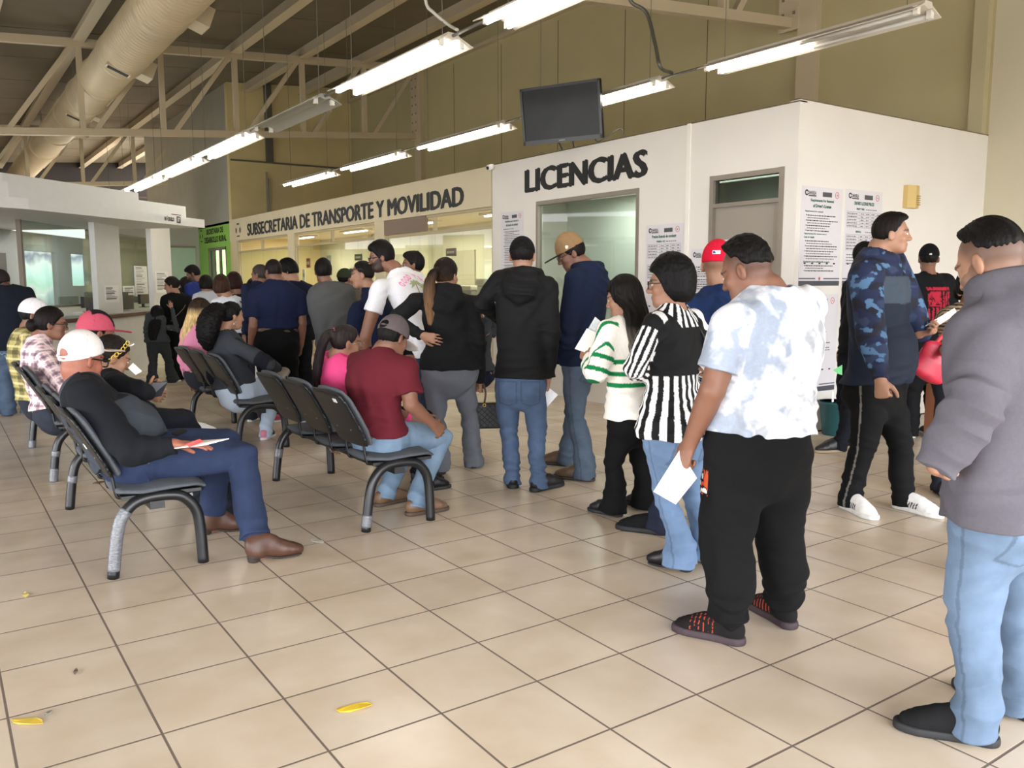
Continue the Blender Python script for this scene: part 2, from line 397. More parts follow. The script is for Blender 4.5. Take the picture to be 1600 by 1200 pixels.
    # front wall behind the viewer: wide glazed entrance that lets the daylight in
    holes = [(-6.8, -3.4, .1, 3.3), (-3.0, .4, .1, 3.3), (.8, 4.2, .1, 3.3), (4.6, 8.8, .1, 3.3)]
    mb = MB(); wall_with_holes(mb, 'y', -3.8, .15, -9, 10.2, 0, 7.0, holes); fr = struct(mb, 'wall_front', W('front_wall_paint', 'c9bd9c'))
    for (a, b_, za, zb) in holes:
        mb = MB()
        for k in range(4): x = a+(b_-a)*k/3; mb.box((x-.03, -3.76, za), (x+.03, -3.68, zb))
        mb.box((a, -3.76, 2.3), (b_, -3.68, 2.36)); mb.build('mullion', alum, fr)
    # ---------------- licence booth
    mb = MB(); wall_with_holes(mb, 'x', BX, .10, BY+.10, 10.0, 0, BH, [(7.02, 8.95, .95, 2.50), (5.08, 5.98, 0, 2.52)]); wl = struct(mb, 'wall_licence_booth', white)
    mb = MB(); mb.box((BX, BY, 0), (WX, BY+.10, BH+.02)); ws = struct(mb, 'wall_booth_side', white)
    mb = MB(); mb.box((BX-.012, 6.26, 0), (BX, 6.31, BH)); struct(mb, 'trim_booth_joint', W('white_strip', 'e6e2da'))
    mb = MB(); mb.box((BX-.004, BY, BH-.006), (BX+.104, 10.0, BH+.006)); mb.build('wall_top_edge', mat('raw_board_edge', '6a5c48', .9, var=.3, vscale=20), wl)
    mb = MB(); mb.box((BX, BY-.004, BH+.014), (WX, BY+.104, BH+.024)); mb.build('wall_top_edge', mat('raw_board_edge', '6a5c48', .9), ws)
    mb = MB(); mb.box((BX+.10, BY-.01, 0), (WX, BY, .012)); struct(mb, 'baseboard_booth', mat('floor_joint', '4c443c', .8))
    # window of the licence booth
    mb = MB()
    for lo, hi in (((7.02, .95), (7.06, 2.50)), ((8.91, .95), (8.95, 2.50)), ((7.06, 2.45), (8.91, 2.50)), ((7.06, .95), (8.91, 1.0))): mb.box((BX-.015, lo[0], lo[1]), (BX+.06, hi[0], hi[1]))
    wf = struct(mb, 'window_1', alum); mb = MB(); mb.box((BX+.02, 7.06, 1.0), (BX+.028, 8.91, 2.45)); mb.build('pane', glass('booth_glass', 'd4dcd8', .07), wf)
    # door with transom
    mb = MB()
    for lo, hi in (((5.08, 0), (5.13, 2.52)), ((5.93, 0), (5.98, 2.52)), ((5.13, 2.47), (5.93, 2.518)), ((5.13, 2.20), (5.93, 2.24))): mb.box((BX-.015, lo[0], lo[1]), (BX+.08, hi[0], hi[1]))
    df = struct(mb, 'door_1', alum); mb = MB(); mb.box((BX+.02, 5.13, 2.24), (BX+.028, 5.93, 2.47)); mb.build('transom_pane', glass('transom_glass', '8a938e', .10), df)
    mb = MB(); mb.box((BX+.03, 5.13, .02), (BX+.06, 5.93, 2.20)); mb.build('door_panel', W('taupe_door', '8f877c', rough=.5), df)
    mb = MB(); mb.box((BX+.018, 5.13, .02), (BX+.03, 5.20, 2.18)); mb.build('door_stile', alum, df)
    mb = MB(); mb.tube([(BX+.03, 5.28, 1.02), (BX-.03, 5.28, 1.02), (BX-.03, 5.40, 1.02)], .011, 8); mb.build('door_handle', mat('handle_steel', '9a948c', .3, metal=.8), df)
    # inside the booth
    mb = MB(); mb.box((BX+.1, BY+.1, 2.62), (WX, 10.0, 2.70)); struct(mb, 'ceiling_booth', W('booth_ceiling', 'c2c2bc'))
    mb = MB(); mb.box((7.9, BY+.1, 0), (8.0, 10.0, 2.62)); struct(mb, 'wall_booth_partition', W('booth_partition', 'd4d8d0'))
    mb = MB(); mb.box((BX+.1, 9.95, 0), (WX, 10.02, 2.62)); struct(mb, 'wall_booth_end', white)
    # ---------------- long transport office
    Y0, Y1 = 10.02, 22.5
    mb = MB(); mb.box((BX-.01, Y0, 2.52), (BX+.12, Y1, BH-.01)); bn = struct(mb, 'wall_sign_band', cream)
    mb = MB(); mb.box((BX, Y0, 0), (BX+.12, Y1, .98)); struct(mb, 'wall_counter_front', cream)
    mb = MB(); mb.box((BX-.28, Y0, .98), (BX+.45, Y1, 1.02)); tag(mb.build('counter_slab', W('counter_laminate', 'b8b4a8', rough=.35)), 'long pale counter running under the windows of the transport office', 'counter')
    cols = [13.62, 18.02, 22.1]
    for i, y in enumerate(cols):
        mb = MB(); mb.box((BX-.005, y-.19, 1.02), (BX+.12, y+.19, 2.52)); struct(mb, 'wall_pier', cream)
    spans = [(Y0, 13.43, 3), (13.81, 17.83, 4), (18.21, 21.9, 3)]
    for n, (a, b_, k) in enumerate(spans):
        mb = MB(); mb.box((BX+.02, a+.03, 2.22), (BX+.08, b_-.03, 2.26)); mb.box((BX+.02, a+.03, 2.48), (BX+.08, b_-.03, 2.518)); mb.box((BX+.02, (a+b_)/2-.02, 2.26), (BX+.08, (a+b_)/2+.02, 2.48)); mb.box((BX+.02, a, 1.02), (BX+.08, a+.03, 2.52)); mb.box((BX+.02, b_-.03, 1.02), (BX+.08, b_, 2.52))
        w_ = struct(mb, 'window_%d' % (n+2), W('cream_window_frame', 'b4a888'))
        for q in range(k+1):
            u, v_ = a+.03+(b_-a-.06)*q/(k+1), a+.03+(b_-a-.06)*(q+1)/(k+1)-.012
            mb = MB(); mb.box((BX+.045, u, 1.22), (BX+.053, v_, 2.22)); mb.build('pane', glass('office_glass', 'eceee4', .035), w_)
    mb = MB(); mb.box((BX+.0, 11.95, 2.27), (BX+.05, 13.43, 2.51)); tag(mb.build('grille_panel', W('brown_grille', '7d6a5a', rough=.6)), 'brown panel filling the upper part of a transport office window', 'panel')
    mb = MB(); mb.box((BX+.12, Y0, 2.62), (WX, Y1, 2.70)); struct(mb, 'ceiling_office', W('office_ceiling', 'c8c0a0'))
    mb = MB(); mb.box((9.0, Y0, 0), (9.1, Y1, 2.62)); wo = struct(mb, 'wall_office_back', W('office_yellow', 'cac6ae'))
    for y in (11.2, 13.4, 16.2, 19.2): mb = MB(); mb.box((8.92, y-.16, 0), (9.0, y+.16, 2.62)); mb.build('pilaster', W('office_pilaster', 'd8d4b8'), wo)
    for y in (12.2, 14.7, 17.6): mb = MB(); mb.box((8.97, y-.45, 0), (9.0, y+.45, 2.1)); mb.build('doorway_leaf', W('office_door', 'aaa48c'), wo)
    # far green office
    mb = MB(); wall_with_holes(mb, 'x', BX, .12, 22.5, 25.6, 0, 3.06, [(22.9, 24.6, 0, 2.42)]); struct(mb, 'wall_green_office', green)
    mb = MB()
    for y in (22.9, 23.5, 24.1, 24.56): mb.box((BX-.01, y, 0), (BX+.06, y+.06, 2.42))
    mb.box((BX-.01, 22.9, 2.34), (BX+.06, 24.6, 2.42)); d2 = struct(mb, 'door_2', alum)
    mb = MB(); mb.box((BX+.03, 22.96, 0), (BX+.036, 24.56, 2.34)); mb.build('door_glass', glass('green_office_glass', '9ab88a', .06), d2)
    mb = MB(); mb.box((9.0, 22.5, 0), (9.1, 25.6, 2.62)); struct(mb, 'wall_green_back', green)
    mb = MB(); mb.box((BX+.12, 22.5, 2.62), (9.1, 25.6, 2.7)); struct(mb, 'ceiling_green_office', white)
    # ---------------- lettering painted on the walls
    def wall_text(txt, name, y_left, y_right, zl, zr, h_, m, parent=None, off=.003, bold=.035):
        a, f = fit_text(txt, 1., 1., .0); mb = MB()
        for q, (dy, dz) in enumerate(((0, 0), (-bold, 0), (bold, 0), (-bold/2, bold/3), (bold/2, -bold/3))):
            v = []
            for (u, w_, _) in a: y = y_left+(y_right-y_left)*u; z = zl+(zr-zl)*u+h_*w_; v.append((BX-off-.0002*q-(.01 if name != 'licence_lettering' else 0), y+dy, z+dz))
            mb.add(v, f)
        return mb.build(name, m, parent)
    blk = mat('black_lettering', '141314', .6)
    tag(wall_text('LICENCIAS', 'licence_lettering', 9.19, 6.92, 2.64, 2.62, .285, blk, None, bold=.032), 'large black word LICENCIAS on the white booth wall', 'lettering')
    tag(wall_text('SUBSECRETARIA DE TRANSPORTE Y MOVILIDAD', 'office_lettering', 20.98, 10.77, 2.61, 2.585, .28, blk, None, bold=.030), 'long black line SUBSECRETARIA DE TRANSPORTE Y MOVILIDAD on the cream band', 'lettering')
    a1, f1 = fit_text('SECRETARIA DE', 1, 1, .04); a2, f2 = fit_text('DESARROLLO RURAL', 1, 1, .04); mb = MB()
    mb.add([(BX-.004, 24.75-1.65*u, 2.80+.15*w_) for u, w_, _ in a1], f1); mb.add([(BX-.004, 24.98-2.15*u, 2.56+.17*w_) for u, w_, _ in a2], f2); tag(mb.build('green_office_lettering', blk), 'dark words SECRETARIA DE DESARROLLO RURAL on the lime green wall', 'lettering')
    def emblem(y, s, name, lab):
        mb = MB(); x = BX-.014 if s > .5 else BX-.005
        for sg in (-1, 1): mb.add([(x, y+sg*.16*s+.05*s*math.cos(t), 2.78+.055*s*math.sin(t)*1.4) for t in np.linspace(0, 2*PI, 9)[:-1]], [tuple(range(8))])
        mb.box((x, y-.10*s, 2.92), (x+.002, y+.10*s, 2.96)); mb.box((x, y-.12*s, 2.62), (x+.002, y+.12*s, 2.65)); tag(mb.build(name, mat('dark_emblem', '4a4038', .7)), lab, 'emblem')
    emblem(21.75, 1., 'wall_emblem', 'small dark emblem at the left end of the cream sign band'); emblem(25.25, .8, 'wall_emblem', 'small dark emblem at the left end of the lime green wall')
    return dict(white=white, cream=cream, alum=alum, steel=steel, conduit=conduit)
# ------------------------------------------------------------------ people
LEV = [.455, .50, .53, .57, .615, .66, .71, .755, .79, .822, .845]
MA = [.13, .165, .170, .163, .155, .158, .168, .176, .168, .122, .066]
MF = [.075, .090, .095, .10, .098, .102, .106, .104, .088, .072, .058]
MBK = [.09, .118, .115, .098, .09, .096, .106, .110, .100, .080, .062]
WA = [.13, .172, .176, .160, .138, .137, .148, .154, .146, .104, .056]
WF = [.075, .085, .090, .092, .085, .092, .125, .112, .082, .064, .052]
WB = [.095, .130, .122, .096, .082, .086, .094, .096, .086, .070, .056]
LEGS = {  # hip, mid thigh, knee, mid calf, ankle, hem
    'straight': [.092, .086, .067, .062, .062, .064], 'slim': [.088, .076, .056, .054, .045, .045], 'flare': [.088, .075, .056, .060, .076, .086],
    'boot': [.088, .080, .062, .066, .075, .080], 'jogger': [.108, .108, .092, .086, .066, .050], 'loose': [.098, .094, .08, .078, .078, .082], 'bare': [.078, .068, .050, .048, .034, .034]}
SKIN = {'a': '946c56', 'b': '7c5644', 'c': '9c735c', 'd': '704a3a', 'red': '965c4a'}
MATS = {}
DEBUG = False
def people_materials():
    MATS['skin'] = mat('skin', rough=.5, vcol=True, var=.05, vscale=30, bump=.08, bscale=160, spec=.35)
    MATS['hair'] = mat('hair', rough=.58, vcol=True, var=.4, vscale=70, bump=.8, bscale=150, stretch=(1, 1, .12), spec=.14)
    MATS['cloth'] = mat('cotton_cloth', rough=.9, vcol=True, var=.06, vscale=90, bump=.25, bscale=420, spec=.2)
    MATS['smooth'] = mat('smooth_cloth', rough=.75, vcol=True, var=.03, vscale=60, bump=.12, bscale=260, spec=.25)
    MATS['denim'] = mat('denim', rough=.85, vcol=True, var=.14, vscale=16, bump=.3, bscale=380, spec=.2)
    MATS['leather'] = mat('shoe_leather', rough=.45, vcol=True, var=.12, vscale=25, bump=.2, bscale=120, spec=.4)
    MATS['rubber'] = mat('sole_rubber', rough=.7, vcol=True, var=.08, vscale=40, bump=.1, bscale=90)
    MATS['spec'] = mat('spectacle_frame', '151414', rough=.3)
    MATS['specm'] = mat('spectacle_wire', 'b8a898', rough=.25, metal=.8)
    MATS['lens'] = glass('spectacle_lens', 'e8eef0', .04)
    MATS['dlens'] = mat('dark_lens', '0c0c0e', rough=.08)
def rotv(v, ax, a): return np.array(Matrix.Rotation(a, 3, Vector(ax)) @ Vector(v))
def hand_prims(w, d, n, th, pose='relax', s=1.):
    """palm, four fingers and a thumb; d along the hand, n out of the palm, th towards the thumb"""
    d = nrm(d); th = nrm(th-d*(np.asarray(th) @ d)); n = nrm(np.asarray(n)-d*(np.asarray(n) @ d)-th*(np.asarray(n) @ th)) if True else n
    q = []
    q.append(Loft([w-d*.02*s, w+d*.03*s, w+d*.088*s], [.027*s, .036*s, .043*s], [.020*s, .018*s, .013*s], side=th, k=.012))
    cur = {'relax': (22, 30, 22), 'grip': (48, 62, 40), 'fist': (75, 95, 60), 'flat': (6, 8, 6), 'pinch': (40, 42, 22)}[pose]
    for i in range(4):
        ln = [.074, .084, .078, .062][i]*s; r = [.0088, .0092, .0088, .0078][i]*s
        p = w+d*(.086-[.004, 0, .003, .010][i])*s+th*(.032-.0215*i)*s
        pts = [p-d*.012*s]; rr = [r*1.05]; a = 0; dirn = nrm(d+th*(.10-.07*i)); ax = np.cross(dirn, n)
        for j, fr in enumerate((.46, .30, .24)):
            a += math.radians(cur[j]*(1+.10*i)); dv = rotv(dirn, ax, a); p = p+dv*ln*fr; pts.append(p); rr.append(r*(1-.1*j-.05))
        q.append(Loft(pts, rr, k=.006))
    p0 = w+d*.022*s+th*.026*s+n*.006*s; p1 = p0+(d*.55+th*.62+n*.35)*.040*s; 
    p2 = p1+(d*.82+th*.30+n*.45)*.034*s; p3 = p2+(d*.90+th*.05+n*.40)*.026*s
    q.append(Loft([p0, p1, p2, p3], [.017*s, .0125*s, .0105*s, .009*s], k=.010))
    return q
class Person:
    pass
def fold_fn(spots, base_amp=.0025, seed=0, freq=60.):
    """cloth folds: gentle long waves everywhere and tight compression folds near given spots (centre, radius, amplitude, axis)"""
    rs = np.random.RandomState(seed); v1 = nrm(rs.randn(3)+np.array([0, 0, 1.5])); v2 = nrm(rs.randn(3)); v3 = nrm(rs.randn(3))
    def f(P):
        P = P.astype(F32)
        w = np.sin(freq*.55*(P @ v1.astype(F32))+2.2*np.sin(13*(P @ v2.astype(F32))+seed)+1.3*np.sin(31*(P @ v3.astype(F32))))
        d = base_amp*w
        for (c, r, am, ax) in spots:
            e = P-np.asarray(c, F32); r2 = (e*e).sum(1)/(r*r); m = r2 < 4
            if not m.any(): continue
            ax = np.asarray(ax, F32); em = e[m]
            ph = freq*1.5*(em @ ax)+1.8*np.sin(17*(em @ v2.astype(F32))+seed)+1.1*np.sin(37*(em @ v3.astype(F32))+c[0]*9)
            d[m] += 1.5*am*np.exp(-r2[m])*(np.abs(np.sin(ph*.5))*2-1)
        return d
    return f
def dim(c): return lin(c) if isinstance(c, str) else np.array(c)

def person(label, base, yaw, H, sex='m', w=1., belly=0., sw=None, pel=None, neck=None, hump=.0, twist=0., head=None, hyaw=0., hpitch=0., hroll=0., hs=1.,
           L=None, R=None, seat=None, feet=None, knees=None, top=None, pants=None, shoes=None, hair=None, cap=None, specs=None, skin='a', cell=None,
           fade=None, beard=None, group=None, extra=None, hips=0., cat='person', hl=1., nk=1.):
    yaw_r = math.radians(yaw); Fv = np.array([math.sin(yaw_r), math.cos(yaw_r), 0]); Rt = np.array([math.cos(yaw_r), -math.sin(yaw_r), 0]); Z = np.array([0, 0, 1.])
    if DEBUG: print(label)
    B = np.array([base[0], base[1], 0.]); dep = depth_of(B)
    h = cell or min(max(.0013*dep, .0046), .0105)
    g = H/1.72
    def J(v, ref=None):
        if isinstance(v, np.ndarray): return v
        if v[0] == 'p':   # a point seen at a pixel, at the depth of its default place plus an offset
            return atd(v[1], v[2], (dep if ref is None else depth_of(ref))+(v[3] if len(v) > 3 else 0))
        return B+Rt*v[0]+Fv*v[1]+Z*v[2]
    sgn = {'L': -1, 'R': 1}
    tr = math.radians(yaw+twist); Ft = np.array([math.sin(tr), math.cos(tr), 0]); St = np.array([math.cos(tr), -math.sin(tr), 0])
    fem = sex == 'f'
    A, Fd, Bd = [np.array(x)*g for x in ((WA, WF, WB) if fem else (MA, MF, MBK))]
    A = A*w; Fd = Fd*(1+(w-1)*1.1); Bd = Bd*(1+(w-1)*1.1)
    A[-1] /= w**.6; Fd[-1] /= w**.6; Bd[-1] /= w**.6
    A[:4] += hips; Bd[1:4] += hips*.6
    bel = np.exp(-((np.array(LEV)-.60)/.055)**2); Fd = Fd+belly*bel; A = A+belly*.35*bel
    seated = seat is not None
    P0 = B+Z*(.53*H) if not seated else B+Z*(seat+.10*g)
    Pp = J(pel, P0) if pel is not None else P0
    Pn = J(neck, Pp+Z*(.315*H)+Fv*.02) if neck is not None else Pp+Z*(.315*H)+Fv*.02
    up = nrm(Pn-Pp); tl = np.linalg.norm(Pn-Pp)
    # levels mapped on the spine
    def spine(t):
        s = (t-.53)/.315
        if s < 0: return Pp+(-Z if not seated else -up)*(.53-t)*H
        return Pp+(Pn-Pp)*s-nrm(np.cross(up, St))*hump*math.sin(PI*min(s, 1))
    SP = np.array([spine(t) for t in LEV]); 
    sides = np.array([nrm(Rt+(St-Rt)*min(max((t-.53)/.28, 0), 1)) for t in LEV])
    # head frame
    hy = math.radians(yaw+hyaw); hp = math.radians(hpitch)
    hf = np.array([math.sin(hy)*math.cos(hp), math.cos(hy)*math.cos(hp), -math.sin(hp)]); hr = np.array([math.cos(hy), -math.sin(hy), 0]); hu = np.cross(hr, hf)
    if hroll:
        hr = rotv(hr, hf, math.radians(hroll)); hu = rotv(hu, hf, math.radians(hroll))
    h0 = Pn+up*(.085*H)+Ft*.025+hf*.012
    hc = J(head, h0) if head is not None else h0
    HX = np.array([hr, hf, hu])
    def hw(s_, f_, u_): return hc+(hr*s_+hf*f_+hu*u_)*hs
    def hell(c, r, k=.02, op='u'): return Ell(hw(*c), np.array(r)*hs, HX, k, op)
    # arms
    swd = (sw if sw is not None else (.158 if fem else .178)*g*w**.7)
    arms = {}
    for k, spec in (('L', L), ('R', R)):
        sg = sgn[k]; spec = spec or {}
        sh0 = Pn-up*.032*H+St*sg*swd; sh = J(spec['sh'], sh0) if 'sh' in spec else sh0
        el0 = sh+St*sg*(.045+.05*(w-1))-Z*.175*H-Fv*.025; el = J(spec['el'], el0) if 'el' in spec else el0
        wr0 = el-Z*.142*H+Fv*.055-St*sg*.01; wr = J(spec['wr'], wr0) if 'wr' in spec else wr0
        if DEBUG: print('   arm', k, 'upper %.3f fore %.3f' % (np.linalg.norm(el-sh)/H*1.72, np.linalg.norm(wr-el)/H*1.72))
        hd = nrm(wr-el) if 'hd' not in spec else nrm(Rt*spec['hd'][0]+Fv*spec['hd'][1]+Z*spec['hd'][2])
        pn = -St*sg if 'pn' not in spec else Rt*spec['pn'][0]+Fv*spec['pn'][1]+Z*spec['pn'][2]
        pn = nrm(pn-hd*(pn @ hd)); th = np.cross(hd, pn)*(1 if k == 'R' else -1)
        if 'th' in spec: th = th*spec['th']
        arms[k] = dict(sh=sh, el=el, wr=wr, hd=hd, pn=pn, th=th, pose=spec.get('pose', 'relax'), hide=spec.get('hide', False))
    # legs
    legs = {}
    hipw = .088*g*w**.6+hips*.4
    for i, k in enumerate('LR'):
        sg = sgn[k]
        hj = Pp+Rt*sg*hipw-Z*(.02*H if not seated else .01)
        if feet is not None and feet[i] is not None:
            ft = feet[i]
            if ft[0] == 'w': heel = np.array([ft[1], ft[2], ft[4] if len(ft) > 4 else 0.]); fa = math.radians(ft[3]); fd = np.array([math.sin(fa), math.cos(fa), 0])
            elif ft[0] == 'l': heel = J((ft[1], ft[2], ft[4] if len(ft) > 4 else 0.)); fa = math.radians(yaw+ft[3]); fd = np.array([math.sin(fa), math.cos(fa), 0])
            else:
                heel = onz(ft[0], ft[1]); fa = math.radians(ft[2]); fd = np.array([math.sin(fa), math.cos(fa), 0])
        else:
            fa = math.radians(yaw+sg*12); fd = np.array([math.sin(fa), math.cos(fa), 0]); heel = B+Rt*sg*(.10*g+hips)-fd*.09
            if seated: heel = B+Rt*sg*.11+Fv*.40
        fs = (.255 if not fem else .235)*g/.255
        an = heel+fd*.055*fs*.255/.255+Z*.075
        if knees is not None and knees[i] is not None: kn = J(knees[i], hj+Fv*.43*g if seated else hj*.5+an*.5)
        elif seated:
            kn = hj+Fv*.43*g*hl+Rt*sg*.05; kn[2] = max(seat+.03, .46*g)
        else: kn = hj*.48+an*.52+Fv*.03+Rt*sg*.012
        if DEBUG: print('   leg', k, 'thigh %.3f shin %.3f' % (np.linalg.norm(hj-kn)/H*1.72, np.linalg.norm(kn-an)/H*1.72))
        legs[k] = dict(hip=hj, kn=kn, an=an, heel=heel, fd=fd, fs=fs)
    # ------------- body: one continuous mesh
    bp = []
    i0 = 2 if seated else 0
    shr = .93
    bp.append(Loft(SP[i0:], A[i0:]*shr, Fd[i0:]*shr, side=sides[i0:], bb=Bd[i0:]*shr, k=.03, sub=2))
    bp.append(Loft([Pn-up*.03, Pn+up*.03*g+(hc-Pn)*.15, hw(0, -.022, -.055)], [.068*g*nk, .056*g*w**.4*nk, .054*g*w**.4*nk], k=.03))
    if seated: bp.append(Ell(Pp-Fv*.03, [.16*g*w, .12*g*w, .10*g], np.array([Rt, Fv, Z]), .05))
    # head
    bp += [hell((0, -.012, .028), (.077, .098, .093), .02), hell((0, .022, -.035), (.062, .068, .082), .03), Loft([hw(-.03, .052, -.085), hw(.03, .052, -.085)], [.030*hs]*2, k=.03), hell((0, .068, -.096), (.022, .020, .018), .02),
           hell((0, .078, .022), (.052, .018, .014), .02), Loft([hw(0, .090, .008), hw(0, .108, -.030)], [.009*hs, .0135*hs], k=.012), hell((-.012, .098, -.034), (.009, .010, .008), .01), hell((.012, .098, -.034), (.009, .010, .008), .01),
           hell((0, .086, -.061), (.024, .010, .007), .008), hell((0, .084, -.072), (.021, .010, .008), .008), hell((-.045, .058, -.030), (.024, .022, .024), .02), hell((.045, .058, -.030), (.024, .022, .024), .02)]
    for sg in (-1, 1):
        bp.append(hell((sg*.033, .094, .000), (.017, .014, .012), .012, 's'))
        bp.append(hell((sg*.033, .076, -.001), (.0145, .0145, .0135), .003))
        e = Matrix.Rotation(sg*.35, 3, 'Z'); ax = np.array([HX.T @ np.array(e @ Vector(v)) for v in ((1, 0, 0), (0, 1, 0), (0, 0, 1))])
        bp.append(Ell(hw(sg*.080, -.012, -.012), np.array([.010, .021, .033])*hs, ax, .006)); bp.append(Ell(hw(sg*.089, -.006, -.008), np.array([.006, .011, .019])*hs, ax, .005, 's'))
    for k, a in arms.items():
        m = a['el']*.45+a['wr']*.55
        aw = g*w**.5*(.86 if fem else 1.)
        bp.append(Loft([a['sh']-St*sgn[k]*.02, a['sh']*.5+a['el']*.5, a['el']], [.060*aw, .052*aw, .041*aw], k=.03))
        bp.append(Loft([a['el'], a['el']*.72+a['wr']*.28, a['wr']], [.041*aw, .042*aw, .026*aw], k=.015))
        if not a['hide']: bp += hand_prims(a['wr'], a['hd'], a['pn'], a['th'], a['pose'], (.93 if fem else 1.03)*g**.5*hs)
    for k, l in legs.items():
        bp.append(Loft([l['hip'], l['kn'], l['an']], [.085*g*w**.5, .050*g, .036*g], k=.03))
        bp.append(Loft([l['heel']+l['fd']*.03+Z*.035, l['heel']+l['fd']*.17*l['fs']+Z*.03], [.028, .026], k=.02))
    V, Q = surface(bp, h)
    sk = dim(SKIN.get(skin, skin)); C = np.tile(sk, (len(V), 1))
    q = (V-hc) @ HX.T/hs; s_, f_, u_ = q.T
    inhead = (np.abs(s_) < .12) & (np.abs(f_) < .14) & (u_ > -.14) & (u_ < .14)
    def paint(mask, c, a=1.): C[mask] = C[mask]*(1-a)+dim(c)*a
    paint(inhead & ((np.abs(s_)/.026)**2+((u_+.067)/.013)**2 < 1) & (f_ > .07), '8a4a42' if not fem else '9a4448', .7)
    for sg in (-1, 1):
        paint(inhead & (((s_-sg*.034)/.026)**2+((u_-.021-.15*(s_*sg-.03)*0)/.006)**2 < 1) & (f_ > .05), '1c1411', .8)
        r2 = ((s_-sg*.033)/.0135)**2+((u_+.001)/.006)**2
        paint(inhead & (r2 < 1) & (f_ > .06), 'd8d2cc'); paint(inhead & (((s_-sg*.033)/.0062)**2+((u_+.001)/.0062)**2 < 1) & (f_ > .06), '20140f')
    if beard is not None:
        fn = vnoise(q, 60, 3, 2)*.012
        paint(inhead & (u_ < -.040+fn+np.clip((.075-f_)*.55, 0, .05)) & (f_ > -.005+fn) & (u_ > -.125) & ~((np.abs(s_)/.024)**2+((u_+.067)/.011)**2 < 1), beard[0], beard[1])
        paint(inhead & (np.abs(u_+.050) < .006) & (np.abs(s_) < .03) & (f_ > .08), beard[0], beard[1])
    hline = lambda f: np.interp(f, [-.13, -.085, -.03, -.012, .012, .03, .055, .07, .1], [-.075, -.075, -.058, -.02, -.015, .012, .05, .064, .070])
    if fade is not None:
        tt = np.clip((u_-hline(f_)+.008)/.065, 0, 1)*fade[1]; mk = inhead & (tt > 0) & ((np.abs(s_) < .0795) | (f_ < -.035) | (u_ > .03)) ; C[mk] = C[mk]*(1-tt[mk, None])+dim(fade[0])*tt[mk, None]
    po = link_mesh('person', V, Q, MATS['skin'], None, B, C); po.location = B
    tag(po, label, cat, group)
    ctx = Person(); ctx.o = po; ctx.B = B; ctx.h = h; ctx.arms = arms; ctx.legs = legs; ctx.hw = hw; ctx.HX = HX; ctx.hs = hs; ctx.hc = hc; ctx.Rt = Rt; ctx.F = Fv; ctx.Ft = Ft; ctx.St = St; ctx.up = up; ctx.Pn = Pn; ctx.Pp = Pp; ctx.J = J; ctx.g = g; ctx.SP = SP; ctx.A = A; ctx.Fd = Fd; ctx.Bd = Bd; ctx.dep = dep; ctx.spine = spine; ctx.hf = hf; ctx.hr = hr; ctx.hu = hu; ctx.w = w
    seed = int(abs(base[0]*131+base[1]*71)) % 97+1
    # ------------- trousers
    if pants is not None:
        st = LEGS[pants.get('style', 'straight')]; ez = pants.get('ease', .012); lw = pants.get('lw', 1.)
        tw = pants.get('waist', .575 if seated else min(.60, (top or {}).get('hem', .545)+.05)); lv = [t for t in LEV if t < tw-.01 and (not seated or t >= .5)]+[tw]
        pts = [spine(t) for t in lv]; ip = lambda arr: np.array([np.interp(t, LEV, arr) for t in lv])
        tp = [Loft(pts, ip(A)+ez, ip(Fd)+ez, side=Rt, bb=ip(Bd)+ez, k=.03, flat1=True, sub=2)]
        if seated: tp.append(Ell(Pp-Fv*.02-Z*.01, [.165*g*w, .125*g*w, .10*g], np.array([Rt, Fv, Z]), .05))
        elif pants.get('butt', 1):
            for sg in (-1, 1): tp.append(Ell(Pp+Rt*sg*.075*g*w-Fv*(.055*g*w)-Z*.055*g, [.085*g*w, .075*g*w, .09*g], np.array([Rt, Fv, Z]), .06))
        spots = []
        for k, l in legs.items():
            hem = pants.get('hem', .02); ax = nrm(l['kn']-l['an']); he = l['heel']+l['fd']*.065; he = np.array([he[0], he[1], l['heel'][2]+hem]) if not pants.get('up') else l['an']+ax*pants['up']
            thp = l['hip']*.5+l['kn']*.5; ca = l['kn']*.5+l['an']*.5-l['fd']*.012
            pt = [l['hip'], thp, l['kn'], ca, l['an']*.85+l['kn']*.15 if not pants.get('up') else he*.9+l['kn']*.1, he]
            rr = np.array(st)*g**.5*lw*w**.45
            if fem: rr[:2] *= 1.03
            tp.append(Loft(pt, rr, k=.035, flat1=True))
            axs = nrm(l['kn']-l['hip']); 
            spots += [(l['kn'], .10, .004, ax), (l['an']+ax*.05, .10, pants.get('stack', .005), ax), (l['hip'], .12, .0035, nrm(axs+Fv*.4))]
        V, Q = surface(tp, h, fold_fn(spots, pants.get('amp', .0022)*2.1, seed))
        Cp = np.tile(dim(pants['c']), (len(V), 1))
        if pants.get('mat') == 'denim':
            fa = vnoise(V-B, 6, seed, 3); 
            for k, l in legs.items():
                thp = l['hip']*.45+l['kn']*.55+Fv*.06; dd = np.linalg.norm((V-thp)*np.array([1, 1, .55]), axis=1); Cp *= (1+.35*pants.get('wash', 1)*np.exp(-(dd/.09)**2)[:, None])
            Cp *= (1+.35*(fa-.5))[:, None]; Cp = Cp*.42+Cp.mean(1, keepdims=True)*.26
